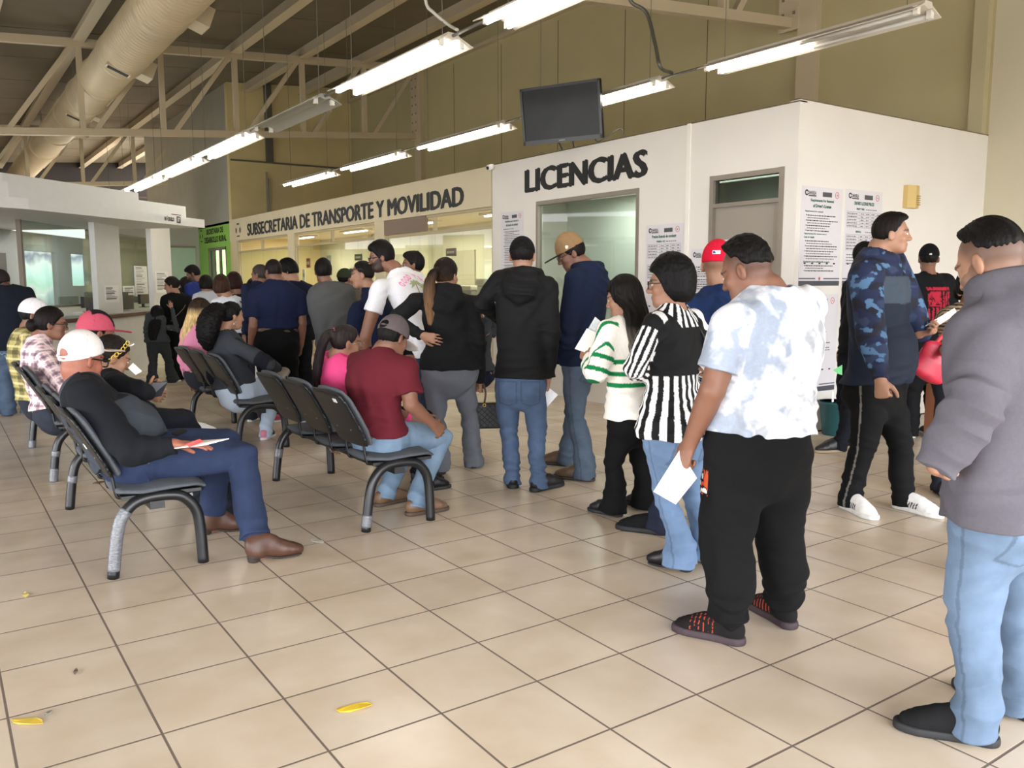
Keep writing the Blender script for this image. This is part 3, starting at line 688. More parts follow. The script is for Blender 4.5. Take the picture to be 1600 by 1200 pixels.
        if pants.get('mat') == 'denim' and not seated:   # outer seams and back pockets
            for k, l in legs.items():
                sg = sgn[k]; zs = [l['an'][2], l['kn'][2], l['hip'][2]]; af = np.interp(V[:, 2], zs, [l[j] @ Fv for j in ('an', 'kn', 'hip')]); as_ = np.interp(V[:, 2], zs, [l[j] @ Rt for j in ('an', 'kn', 'hip')])
                e = np.abs(V @ Fv-af); m = (e < .0055) & (sg*(V @ Rt-as_) > .02) & (V[:, 2] < Pp[2]+.05)
                Cp[m] = dim(pants['seamc']) if 'seamc' in pants else Cp[m]*.72
                x = (V-Pp) @ Rt*sg-.085*g*w; z = V[:, 2]-Pp[2]+.075*g; bk_ = (V-Pp) @ Fv < -.04; hw_ = .062*g*w**.5; edge = np.maximum(np.abs(x)-hw_, np.maximum(z-.07*g, -(z+.075*g)-np.abs(x)*-.35-.02))
                m = bk_ & (np.abs(edge) < .0045); Cp[m] = Cp[m]*.70
        if 'pat' in pants: Cp = pants['pat'](V, ctx, Cp)
        to = link_mesh(pants.get('name', 'trousers'), V, Q, MATS[pants.get('mat', 'cloth')], po, B, Cp)
        if 'label' in pants: to['label'] = pants['label']
        if pants.get('belt'):
            bz = spine(tw-.008); bl = Loft([spine(tw-.022), spine(tw+.002)], np.interp(tw, LEV, A)+ez+.004, np.interp(tw, LEV, Fd)+ez+.004, side=Rt, bb=np.interp(tw, LEV, Bd)+ez+.004, flat0=True, flat1=True)
            V, Q = surface([bl], h*.9); link_mesh('belt', V, Q, MATS['leather'], po, B, np.tile(dim(pants['belt']), (len(V), 1)))
    # ------------- top
    if top is not None:
        ez = max(top.get('ease', .015), .010); th = top.get('hem', .545); lv = [th]+[t for t in LEV if t > th+.012]
        pts = [spine(t) for t in lv]; ip = lambda arr: np.array([np.interp(t, LEV, arr) for t in lv]); es = np.array([ez+top.get('flare', 0)*max(0, (.66-t)/.12)+max(0, (pants or {}).get('ease', .012)+(.020 if seated else .015)-ez)*(t < .62) for t in lv]); es[-1] = .012
        sd = np.array([nrm(Rt+(St-Rt)*min(max((t-.53)/.28, 0), 1)) for t in lv])
        torso = Loft(pts, ip(A)+es, ip(Fd)+es, side=sd, bb=ip(Bd)+es, k=.03, flat0=True, sub=2)
        tp = [torso]; sl = {}
        if th < .57 and not seated:
            ee = max(ez, (pants or {}).get('ease', .012)+.020)
            for sg in (-1, 1): tp.append(Ell(Pp+Rt*sg*.075*g*w-Fv*(.055*g*w)-Z*.055*g, np.array([.085*g*w, .075*g*w, .09*g])+ee, np.array([Rt, Fv, Z]), .06))
        if seated: tp.append(Ell(Pp-Fv*.02-Z*.01, np.array([.165*g*w, .125*g*w, .10*g])+.024, np.array([Rt, Fv, Z]), .05))
        elif th < .57 and pants is not None:
            r0_ = LEGS[pants.get('style', 'straight')][0]*g**.5*pants.get('lw', 1.)*w**.45*(1.03 if fem else 1)+.020
            for l in legs.values(): tp.append(Ell(l['hip'], r0_, None, .035))
        tp.append(Cut(spine(th), -(up if seated else nrm(up+Z)), k=.004))
        for k, a in arms.items():
            sg = sgn[k]; fr = top.get('sleeve', 2.); r0 = top.get('r0', .068)*g*w**.5*(.9 if fem else 1); r1 = top.get('r1', .054)*g*w**.5; r2 = top.get('r2', .040)*g; rm = top.get('rm', None)
            so = a['sh']-St*sg*.03
            if fr <= 0: continue
            if fr <= 1: pt = [so, a['sh'], a['sh']+(a['el']-a['sh'])*fr]; rr = [r0*1.02, r0, r0+(r1-r0)*fr*.6+.004]
            else:
                e = a['el']+(a['wr']-a['el'])*(fr-1); pt = [so, a['sh'], a['sh']*.5+a['el']*.5, a['el'], a['el']*.5+e*.5, e]; rr = [r0*1.02, r0, (r0+r1)/2, r1, (r1+r2)/2 if rm is None else rm*g, r2]
            lf = Loft(pt, rr, k=.045, flat1=True); sl[k] = lf; tp.append(lf)
        if top.get('neckcut', True):
            tp.append(Loft([Pn-up*.012, Pn+up*.10*g+(hc-Pn)*.12], [.066*g*w**.4, .075*g*w**.4], k=.006, op='s'))
        if top.get('collar'):
            cc = Pn+up*.012+(hc-Pn)*.08; tp.append(Loft([cc-up*.02, cc+up*top['collar']], [.076*g*w**.4, .071*g*w**.4], k=.012, flat1=True)); tp.append(Loft([cc, cc+up*.2], [.064*g*w**.4, .066*g*w**.4], k=.004, op='s'))
        spots = [(spine(th+.03), .2, top.get('hemfold', .003), Z)]
        for k, a in arms.items():
            spots += [(a['el'], .09, top.get('elfold', .005), nrm(a['wr']-a['sh'])), (a['sh']-Z*.06, .09, .004, nrm(St*sgn[k]+Z))]
            if top.get('sleeve', 2) > 1.5: spots.append((a['wr'], .09, .0045, nrm(a['wr']-a['el'])))
        if top.get('hood'):
            bk = -nrm(np.cross(up, St))
            hzr = top['hood']; c0 = Pn+up*.035*g+(hc-Pn)*.08
            n_ = 18; ring = [c0+(St*math.cos(t)*.100+(-bk)*math.sin(t)*.084)*g+up*(-.010*math.sin(t)*1.5-.008) for t in np.linspace(-PI*.5-2.55, -PI*.5+2.55, n_)]
            tp.append(Loft(ring, [.018]+[.030*g*hzr]*(n_-2)+[.018], k=.03))
            hz = top['hood']
            tp.append(Ell(Pn+bk*.085*g-up*(.050)*g, [.135*g, .058*g*hz, .105*g*hz], np.array([St, -bk, up]), .04))
            tp.append(Ell(Pn+bk*.120*g-up*.085*g, [.09*g, .045*g*hz, .075*g*hz], np.array([St, -bk, up]), .04))
            tp.append(Loft([c0+up*.03, c0+up*.16+(hc-Pn)*.2], [.070*g, .085*g], k=.012, op='s'))
            spots.append((Pn+bk*.12*g-up*.05, .14, .006, nrm(up+St*.3)))
        V, Q = surface(tp, h, fold_fn(spots, top.get('amp', .0028)*1.5, seed+5, top.get('freq', 60.)))
        Vf = V.astype(F32); dt = torso.ev(Vf); zone = np.zeros(len(V), int); slc = np.zeros((len(V), 2)); bd = dt-.012
        for zi, k in ((1, 'L'), (2, 'R')):
            if k not in sl: continue
            e = sl[k].ev(Vf); m = e < bd; zone[m] = zi; bd = np.minimum(bd, e)
            a = arms[k]; u1 = a['el']-a['sh']; l1 = np.linalg.norm(u1); u1 = u1/l1; u2 = nrm(a['wr']-a['el']); q1 = V-a['sh']; q2 = V-a['el']
            t2 = q2 @ u2; al = np.where(t2 > 0, l1+t2, q1 @ u1); x = nrm(np.cross(u1, Ft+.01*Z)); y = np.cross(u1, x); x2 = nrm(x-u2*(x @ u2)); y2 = np.cross(u2, x2)
            an = np.where(t2 > 0, np.arctan2(q2 @ y2, q2 @ x2), np.arctan2(q1 @ y, q1 @ x)); slc[m, 0] = an[m]; slc[m, 1] = al[m]
        Cp = np.tile(dim(top['c']), (len(V), 1))
        if 'pat' in top:
            q = V-B; tcd = np.stack([q @ Rt, q @ Fv, q[:, 2]], 1); Cp = top['pat'](tcd, zone, slc, Cp, ctx, V)
        so = link_mesh(top.get('name', 'shirt'), V, Q, MATS[top.get('mat', 'cloth')], po, B, Cp); ctx.shirt = so
        if 'label' in top: so['label'] = top['label']
    # ------------- shoes
    if shoes is not None:
        for i, (k, l) in enumerate(legs.items()):
            fd = l['fd']; fs = l['fs']; hl_ = l['heel']; sdv = np.cross(fd, Z); ln = shoes.get('len', .285)*fs; hh = shoes.get('h', 1.); hz = shoes.get('heel', 0.)
            nw = shoes.get('nw', 1.)
            def fp(t, z): return hl_+fd*ln*t+Z*(z+hz*max(0, 1-t/.55))
            sh = Loft([fp(.10, .050), fp(.32, .060*hh), fp(.55, .054), fp(.78, .040), fp(.91, .032)], np.array([.036, .037, .043, .047, .034])*nw*fs, np.array([.050*hh, .060*hh, .052, .038, .027])*fs, side=sdv, k=.01, sub=2)
            pr = [sh]
            if shoes.get('shaft'):
                ax = nrm(l['kn']-l['an']); pr.append(Loft([l['an']-Z*.02, l['an']+ax*shoes['shaft']], [.045*fs, .056*fs], k=.03, flat1=True))
            else: pr.append(Loft([l['an']-Z*.015, l['an']+Z*.012], [.042*fs, .040*fs], k=.02, flat1=True))
            pr.append(Cut(hl_+Z*(.020), -Z+fd*0, hl_-.4, hl_+.4) if hz == 0 else Cut(fp(0, .012), nrm(-Z*1-fd*hz/(ln*.55)), hl_-.05, fp(.5, .1)+.03))
            if hz: pr.append(Cut(hl_+Z*.008, -Z))
            V, Q = surface(pr, min(h, .007), fold_fn([(fp(.6, .06), .05, .002, fd)], .0006, seed))
            Cs = np.tile(dim(shoes['c']), (len(V), 1))
            if 'pat' in shoes: Cs = shoes['pat']((V-hl_) @ np.array([sdv, fd/ln*1., Z]).T, Cs, k)
            so = link_mesh(shoes.get('name', 'shoe'), V, Q, MATS[shoes.get('mat', 'leather')], po, B, Cs)
            solp = Loft([fp(.10, .012), fp(.35, .012), fp(.55, .012), fp(.80, .012), fp(.92, .014)], np.array([.042, .041, .046, .052, .041])*nw*fs, np.array([.05]*5)*fs, side=sdv, k=.01, sub=2)
            st_ = shoes.get('sole', .026)
            if hz:
                hb = Loft([fp(.12, -hz), fp(.12, .02)], [.030, .036], k=.004, flat0=True, flat1=True); pl = Loft([fp(.10, .012), fp(.35, .012), fp(.55, .008), fp(.80, .008), fp(.92, .010)], np.array([.038, .036, .042, .048, .037])*nw*fs, .010, side=sdv, k=.01, sub=2)
                V, Q = surface([hb, pl, Cut(hl_+Z*.0, -Z)], min(h, .006))
            else: V, Q = surface([solp, Cut(hl_+Z*.001, -Z), Cut(hl_+Z*st_, Z)], min(h, .006))
            ss = link_mesh('sole', V, Q, MATS['rubber'], so, B, np.tile(dim(shoes.get('sc', '2a2624')), (len(V), 1)))
    # ------------- hair and headwear
    def hpts(V): q = (V-hc) @ HX.T/hs; return q
    def hair_mesh(prims, c, name='hair', disp=.003, grad=None, curl=0., hh=None):
        rs = seed
        def dsp(P):
            q = (P-hc.astype(F32)) @ HX.T.astype(F32)
            if curl: return curl*(np.sin(95*q[:, 0]+3*np.sin(60*q[:, 2]))*np.sin(90*q[:, 2]+2*np.sin(70*q[:, 1]))*np.sin(85*q[:, 1]+1.))
            an = np.arctan2(q[:, 0], q[:, 1]-.02); return disp*np.sin(an*34+3*np.sin(an*7)+2.5*np.sin(q[:, 2]*26+rs))
        V, Q = surface(prims, hh or min(h, .0075), dsp)
        Cc = np.tile(dim(c), (len(V), 1))
        if grad is not None:
            q = V-hc; t = np.clip((grad[1]-q[:, 2])/(grad[1]-grad[2])+.25*(vnoise(q*np.array([1, 1, .1]), 55, 4, 2)-.5), 0, 1)[:, None]; Cc = Cc*(1-t)+dim(grad[0])*t
        n2 = vnoise(V*np.array([1, 1, .15]), 90, 2, 2)[:, None]; Cc = Cc*(.7+.6*n2)
        return link_mesh(name, V, Q, MATS['hair'], po, B, Cc)
    ctx.hair_mesh = hair_mesh; ctx.hell = hell; ctx.hline = hline
    hcol = (hair or {}).get('c', '0e0b0a')
    def hairline_cut(off=0., sc=1.):
        def f(P):
            q = (P-hc.astype(F32)) @ HX.T.astype(F32)/hs
            return ((hline(q[:, 1])+off)-q[:, 2])*.8*hs
        return Fn(f, k=.022)
    if hair is not None:
        t = hair.get('t', 'short'); th_ = hair.get('th', .008)
        basec = lambda e, top_=.0: [hell((0, -.012, .028), (.077+e, .098+e, .093+e+top_), .02)]
        if t == 'short':
            pr = basec(th_, hair.get('top', .008))
            if hair.get('front'): pr.append(hell((0, .045, .095), (.058, .05, .034), .03))
            pr.append(hairline_cut(hair.get('off', 0.)))
            hair_mesh(pr, hcol, disp=.002, curl=hair.get('curl', 0.))
        elif t == 'ears':   # fuller, over the ears
            pr = basec(.018, .012)+[hell((0, -.05, -.02), (.085, .065, .075), .03)]
            pr.append(Fn(lambda P: (lambda q: np.interp(q[:, 1], [-.2, -.02, .03, .06, .1], [-.095, -.05, -.01, .045, .06])-q[:, 2])((P-hc.astype(F32)) @ HX.T.astype(F32)/hs)*.8, k=.004))
            hair_mesh(pr, hcol, disp=.003, curl=hair.get('curl', 0.))
        elif t == 'back':   # pulled back with a tail or bun
            pr = basec(th_, .004)+[hairline_cut(hair.get('off', -.004))]
            if t == 'back' and 'root' in hair:
                r = hair['root']; pts = [hw(*r)]; 
                for dlt in hair['path']: pts.append(pts[-1]+Rt*dlt[0]+Fv*dlt[1]+Z*dlt[2])
                pr.append(Loft(pts, np.array(hair['a']), np.array(hair['b']), side=nrm(np.cross(Ft, Z)), k=.02, sub=3))
            if 'bun' in hair: pr.append(hell(hair['bun'][0], hair['bun'][1], .012))
            hair_mesh(pr, hcol, disp=.002, grad=hair.get('grad'), curl=hair.get('curl', 0.))
        elif t == 'long':
            pr = basec(.012, .006)
            ln = hair.get('len', .45); wd = hair.get('wd', .10); bk = hair.get('bk', .10); nb = hair.get('n', 5)
            pts = [hw(0, -.03, .06), hw(0, -.055, -.03)]; z0 = pts[-1].copy(); dirb = -Ft
            for i in range(1, 6):
                tt = i/5; pts.append(z0+dirb*(bk*(1-(1-tt)**2)-.055*0)+Z*(-ln*tt)+np.array(hair.get('sh', (0, 0, 0)))*tt)
            pr.append(Loft(pts, [.085, .092, wd, wd*1.02, wd*.95, wd*.82, wd*.6], np.array([.07, .062, .05, .042, .036, .03, .018])*hair.get('thk', 1), side=St, k=.04, sub=2))
            pr.append(Fn(lambda P: (lambda q: np.where(q[:, 2] > -.11, np.interp(q[:, 1], [-.2, .0, .035, .06, .1], [-.3, -.12, -.05, .05, .062])-q[:, 2], -.05))((P-hc.astype(F32)) @ HX.T.astype(F32)/hs)*.8, k=.004))
            hair_mesh(pr, hcol, disp=.0035, grad=hair.get('grad'), curl=hair.get('curl', 0.))
        elif t == 'bob':
            pr = basec(.022, .016)+[hell((0, -.035, -.035), (.098, .085, .085), .03)]
            pr.append(Fn(lambda P: (lambda q: np.interp(q[:, 1], [-.2, -.02, .02, .05, .075, .1], [-.115, -.09, -.04, .03, .058, .07])-q[:, 2])((P-hc.astype(F32)) @ HX.T.astype(F32)/hs)*.8, k=.004))
            hair_mesh(pr, hcol, disp=.003, curl=hair.get('curl', .0025))
    if cap is not None:
        e = .012; rev = cap.get('rev', False); fs_ = -1 if rev else 1; tl_ = cap.get('tilt', 0.); hi = cap.get('hi', .0)
        cutn = hu*1.0+hf*tl_; o = hw(0, 0, cap.get('u', .038))
        pr = [hell((0, -.010, .030), (.077+e, .100+e, .093+e+hi), .02), Cut(o, -cutn, k=.003)]
        if cap.get('hole', False): pr.append(Ell(hw(0, -fs_*.112, .048+tl_*.1*fs_), np.array([.036, .03, .028])*hs, HX, .004, 's')); pr.append(Loft([hw(-.05, -fs_*.098, .040+tl_*.1), hw(0, -fs_*.117, .041+tl_*.12), hw(.05, -fs_*.098, .040+tl_*.1)], .0065, k=.004))
        V, Q = surface(pr, min(h, .006)); q = hpts(V); Cc = np.tile(dim(cap['c']), (len(V), 1))
        if 'pat' in cap: Cc = cap['pat'](q, Cc)
        an = np.arctan2(q[:, 0], q[:, 1]); Cc *= (1-.25*(np.abs(((an/(PI/3)) % 1)-.5) > .485)*(q[:, 2] > .05))[:, None]
        co = link_mesh('cap', V, Q, MATS['cloth'], po, B, Cc)
        if cap.get('visor', True):
            zz = cap.get('u', .038)+.004; dz = cap.get('vd', .018); vt = -tl_*.1*fs_
            vl = cap.get('vl', .085)+.03
            pv = [Loft([hw(0, fs_*.055, zz+vt), hw(0, fs_*(.09), zz-.002+vt), hw(0, fs_*(.09+vl*.6), zz-dz*.5+vt*1.5), hw(0, fs_*(.09+vl), zz-dz+vt*1.8)], np.array([.070, .080, .073, .050])*hs, cap.get('vt', .0058)*hs, side=hr, k=.004, sub=2)]
            V, Q = surface(pv, min(h, .0042)); Cv = np.tile(dim(cap.get('vc', cap['c'])), (len(V), 1))
            if cap.get('vu'): 
                qq = hpts(V); 
            link_mesh('visor', V, Q, MATS['cloth'], co, B, Cv)
        ctx.cap = co
    if specs is not None:
        mb = MB(); rr = specs.get('r', (.026, .020)); y0 = specs.get('f', .108); u0 = specs.get('u', -.002)
        for sg in (-1, 1):
            c = (sg*.034, y0, u0); ring = [tuple(hw(c[0]+rr[0]*math.copysign(abs(math.cos(t))**.6, math.cos(t)), c[1]-.10*abs(c[0]+rr[0]*math.cos(t))*.9, c[2]+rr[1]*math.copysign(abs(math.sin(t))**.6, math.sin(t))) - B) for t in np.linspace(0, 2*PI, 25)]
            mb.tube(ring, specs.get('w', .0022), 6)
            mb.tube([tuple(hw(sg*.060, y0-.012, u0+.008)-B), tuple(hw(sg*.078, y0-.03, u0+.008)-B), tuple(hw(sg*.084, -.005, u0+.006)-B), tuple(hw(sg*.082, -.03, u0-.012)-B)], specs.get('w', .0022)*1.1, 6)
        mb.tube([tuple(hw(-.010, y0, u0+.004)-B), tuple(hw(0, y0+.004, u0+.007)-B), tuple(hw(.010, y0, u0+.004)-B)], specs.get('w', .0022), 6)
        so = mb.build(specs.get('name', 'spectacles'), MATS[specs.get('m', 'spec')], po, True)
        ml = MB()
        for sg in (-1, 1):
            c = (sg*.034, y0, u0); v = [tuple(hw(c[0]+rr[0]*.95*math.cos(t), c[1]-.10*abs(c[0]+rr[0]*math.cos(t))*.9, c[2]+rr[1]*.95*math.sin(t))-B) for t in np.linspace(0, 2*PI, 19)[:-1]]
            ml.add(v, [tuple(range(18))])
        ml.build('lens', MATS[specs.get('l', 'lens')], so)
    if extra is not None: extra(ctx)
    return ctx
def tube_part(ctx, name, pts, r, m, parent=None, n=8):
    mb = MB(); mb.tube([tuple(np.asarray(p)-ctx.B) for p in pts], r, n); return mb.build(name, m, parent or ctx.o, True)
# ------------------------------------------------------------------ cloth patterns (true patterns of the cloth, in the wearer's own axes)
def mixc(C, m, c, a=1.):
    m = np.asarray(m, float)[:, None]*a; return C*(1-m)+dim(c)*m
def pat_tiedye(tc, zone, sl, C, ctx, V):
    n = vnoise(tc+zone[:, None]*3.1, 6.5, 11, 5); n2 = vnoise(tc+zone[:, None]*3.1, 14, 5, 4)
    C = mixc(C, np.clip((n-.50)*9, 0, 1)*np.clip((n2-.30)*5, .25, 1), '97a0b0'); return mixc(C, np.clip((vnoise(tc+5, 11, 31, 4)-.62)*10, 0, 1), '8a8f98', .7)
def pat_camo(tc, zone, sl, C, ctx, V):
    x, y, z = tc.T; up = z-ctx.Pn[2]
    C = mixc(C, (zone == 0) & (up < -.145) & (y > -.03), '141c2c'); band = (zone == 0) & (up < -.135+y*.0) & (up > -.285-.12*np.clip(y, 0, .2)) & (y > -.02)
    C = mixc(C, band, '39434f')
    sleeve = (zone > 0) | ((zone == 0) & (up > -.13))
    q = tc*np.array([.85, .85, 1.45])
    a = vnoise(q, 13, 3, 2); b = vnoise(q+7, 20, 8, 2)
    D = mixc(np.tile(dim('1d2540'), (len(tc), 1)), a > .55, '2b3650'); D = mixc(D, a < .36, '1c1c28'); D = mixc(D, (b > .70) | (vnoise(q+3, 15, 21, 2) > .735), '4c6c8c')
    return np.where(sleeve[:, None], D, C)
def pat_raglan(body, sleeve):
    def f(tc, zone, sl, C, ctx, V):
        q = V-ctx.Pn; s_ = q @ ctx.St; u = q @ ctx.up
        m = (zone > 0) | ((np.abs(s_) > .075+np.clip(-u, 0, .2)*.32) & (u > -.16))
        return mixc(np.tile(dim(body), (len(tc), 1)), m, sleeve)
    return f
def pat_stripe_blouse(tc, zone, sl, C, ctx, V):
    x, y, z = tc.T; zz = z; up = z-ctx.Pn[2]
    C = np.tile(dim('0d0d0f'), (len(tc), 1)); W = dim('e6e4e2')
    t_ = ((z-ctx.Pp[2])/(ctx.Pn[2]-ctx.Pp[2]))[:, None]; c_ = ctx.Pp+(ctx.Pn-ctx.Pp)*t_; ang = np.arctan2((V-c_) @ ctx.Rt, (V-c_) @ ctx.F); st = ((ang*10/PI) % 1) > .5
    rel = (z-ctx.spine(.545)[2])/ctx.g
    pe = (zone == 0) & (rel < .27); C = mixc(C, pe & st, 'e6e4e2')
    C = mixc(C, (zone > 0) & (sl[:, 1] > .03) & ((sl[:, 0]*5.5/PI % 1) > .5), 'e6e4e2')
    r = np.hypot(*( ((V-ctx.Pn) @ np.array([ctx.St, ctx.Ft]).T).T)); a2 = np.arctan2((V-ctx.Pn) @ ctx.St, (V-ctx.Pn) @ ctx.Ft)
    col = (zone == 0) & (up > -.075) & (r < .125); C = mixc(C, col, '0d0d0f'); C = mixc(C, col & ((a2*8/PI % 1) > .5), 'e6e4e2'); return C
def pat_sweater(tc, zone, sl, C, ctx, V):
    x, y, z = tc.T; up = (ctx.Pn[2]-z)/ctx.g
    g = '137a45'
    for lo in (.245, .325, .405): C = mixc(C, (zone == 0) & (up > lo-.07*x*0) & (up < lo+.030), g)
    al = sl[:, 1]/ctx.g
    for lo in (.17, .26, .35): C = mixc(C, (zone > 0) & (al > lo) & (al < lo+.030), g)
    return C
def pat_plaid(base, dark, light, s=26.):
    def f(tc, zone, sl, C, ctx, V):
        u = np.where(zone > 0, sl[:, 0]*.06, np.arctan2(tc[:, 0], tc[:, 1])*.17); v = np.where(zone > 0, sl[:, 1], tc[:, 2])
        C = np.tile(dim(base), (len(tc), 1))
        fu = (u*s/2) % 1; fv = (v*s/2) % 1
        C = mixc(C, (fu < .28), dark, .55); C = mixc(C, (fv < .28), dark, .6); C = mixc(C, (fu > .52) & (fu < .68), light, .7); C = mixc(C, (fv > .52) & (fv < .68), light, .7); return C
    return f
def pat_flag(tc, zone, sl, C, ctx, V):
    x, y, z = tc.T; u = z-ctx.Pn[2]; bk = (zone == 0) & (y < -.0)
    n = vnoise(tc, 60, 4, 2)
    C = mixc(C, bk & (u < -.10) & (u > -.125) & (np.abs(x) < .13) & (n > .42), 'a02234')
    C = mixc(C, bk & (u < -.135) & (u > -.27) & (x > -.13) & (x < -.005) & (n > .36), 'a02234')
    for i in range(7):
        x0 = -.125+i*.037; top = -.135 if x0 > -.015 else -.28
        C = mixc(C, bk & (u < top) & (u > -.47) & (x > x0) & (x < x0+.022) & (n > .36), '9c2032')
    return C
def pat_hstripe(a, b, s):
    def f(tc, zone, sl, C, ctx, V):
        v = np.where(zone > 0, sl[:, 1], tc[:, 2]); return mixc(np.tile(dim(a), (len(tc), 1)), (v*s % 1) > .55, b)
    return f
def pat_collar(c, wdt=.05):
    def f(tc, zone, sl, C, ctx, V): return mixc(C, (np.linalg.norm((V-ctx.Pn-ctx.up*.02)*np.array([1, 1, 1.6]), axis=1) < .10), c)
    return f
def pat_adidas(q, C, k):
    x, t, z = q.T; C = mixc(C, (t > .36) & (t < .60) & (((t-z*1.1)*17 % 1) > .48) & (z > .028) & (z < .07) & (np.abs(x) > .022), '15161a'); return C
def pat_sport(q, C, k):
    x, t, z = q.T; return mixc(C, (t > .35) & (t < .75) & ((t*15 % 1) > .86) & (z > .035) & (np.abs(x) > .012), 'a8402c')
def pat_jogger_print(V, ctx, C):
    c = atd(1103, 752, ctx.dep-.13); q = V-c; m = (np.abs(q[:, 2]) < .05) & (np.hypot(q[:, 0], q[:, 1]) < .04); n = vnoise(V, 42, 9, 2)
    C = mixc(C, m & (n > .56), 'c05030'); return mixc(C, m & (n < .40), 'd8d4d0')
def pat_mesh_cap(front, mesh_, edge=-.01):
    def f(q, C):
        C = mixc(np.tile(dim(mesh_), (len(q), 1)), q[:, 1] > .035, front); return C
    return f
def under(px, top, dep, dh=0.):
    p = atd(px, top, dep); return (p[0], p[1]), p[2]+dh
def floor_of(*px):
    a = np.mean([onz(*p) for p in px], 0); return (a[0], a[1])

def hands_paper(ctx, px_pts, dep, name='paper_sheet', label=None, cat='paper', m=None, th=.0015, group=None):
    """a stiff sheet of paper with its corners in space"""
    m = m or mat('white_paper', 'eceae6', .8, var=.03, vscale=5)
    P = [np.asarray(p, float) for p in px_pts]; n = nrm(np.cross(P[1]-P[0], P[2]-P[0])); mb = MB()
    q = P+[p+n*th for p in P]; k = len(P); c = np.mean(P, 0)
    mb.add([p-c for p in q], [tuple(range(k-1, -1, -1)), tuple(range(k, 2*k))]+[(i, (i+1) % k, k+(i+1) % k, k+i) for i in range(k)])
    o = mb.build(name, m); o.location = c; return tag(o, label, cat, group)

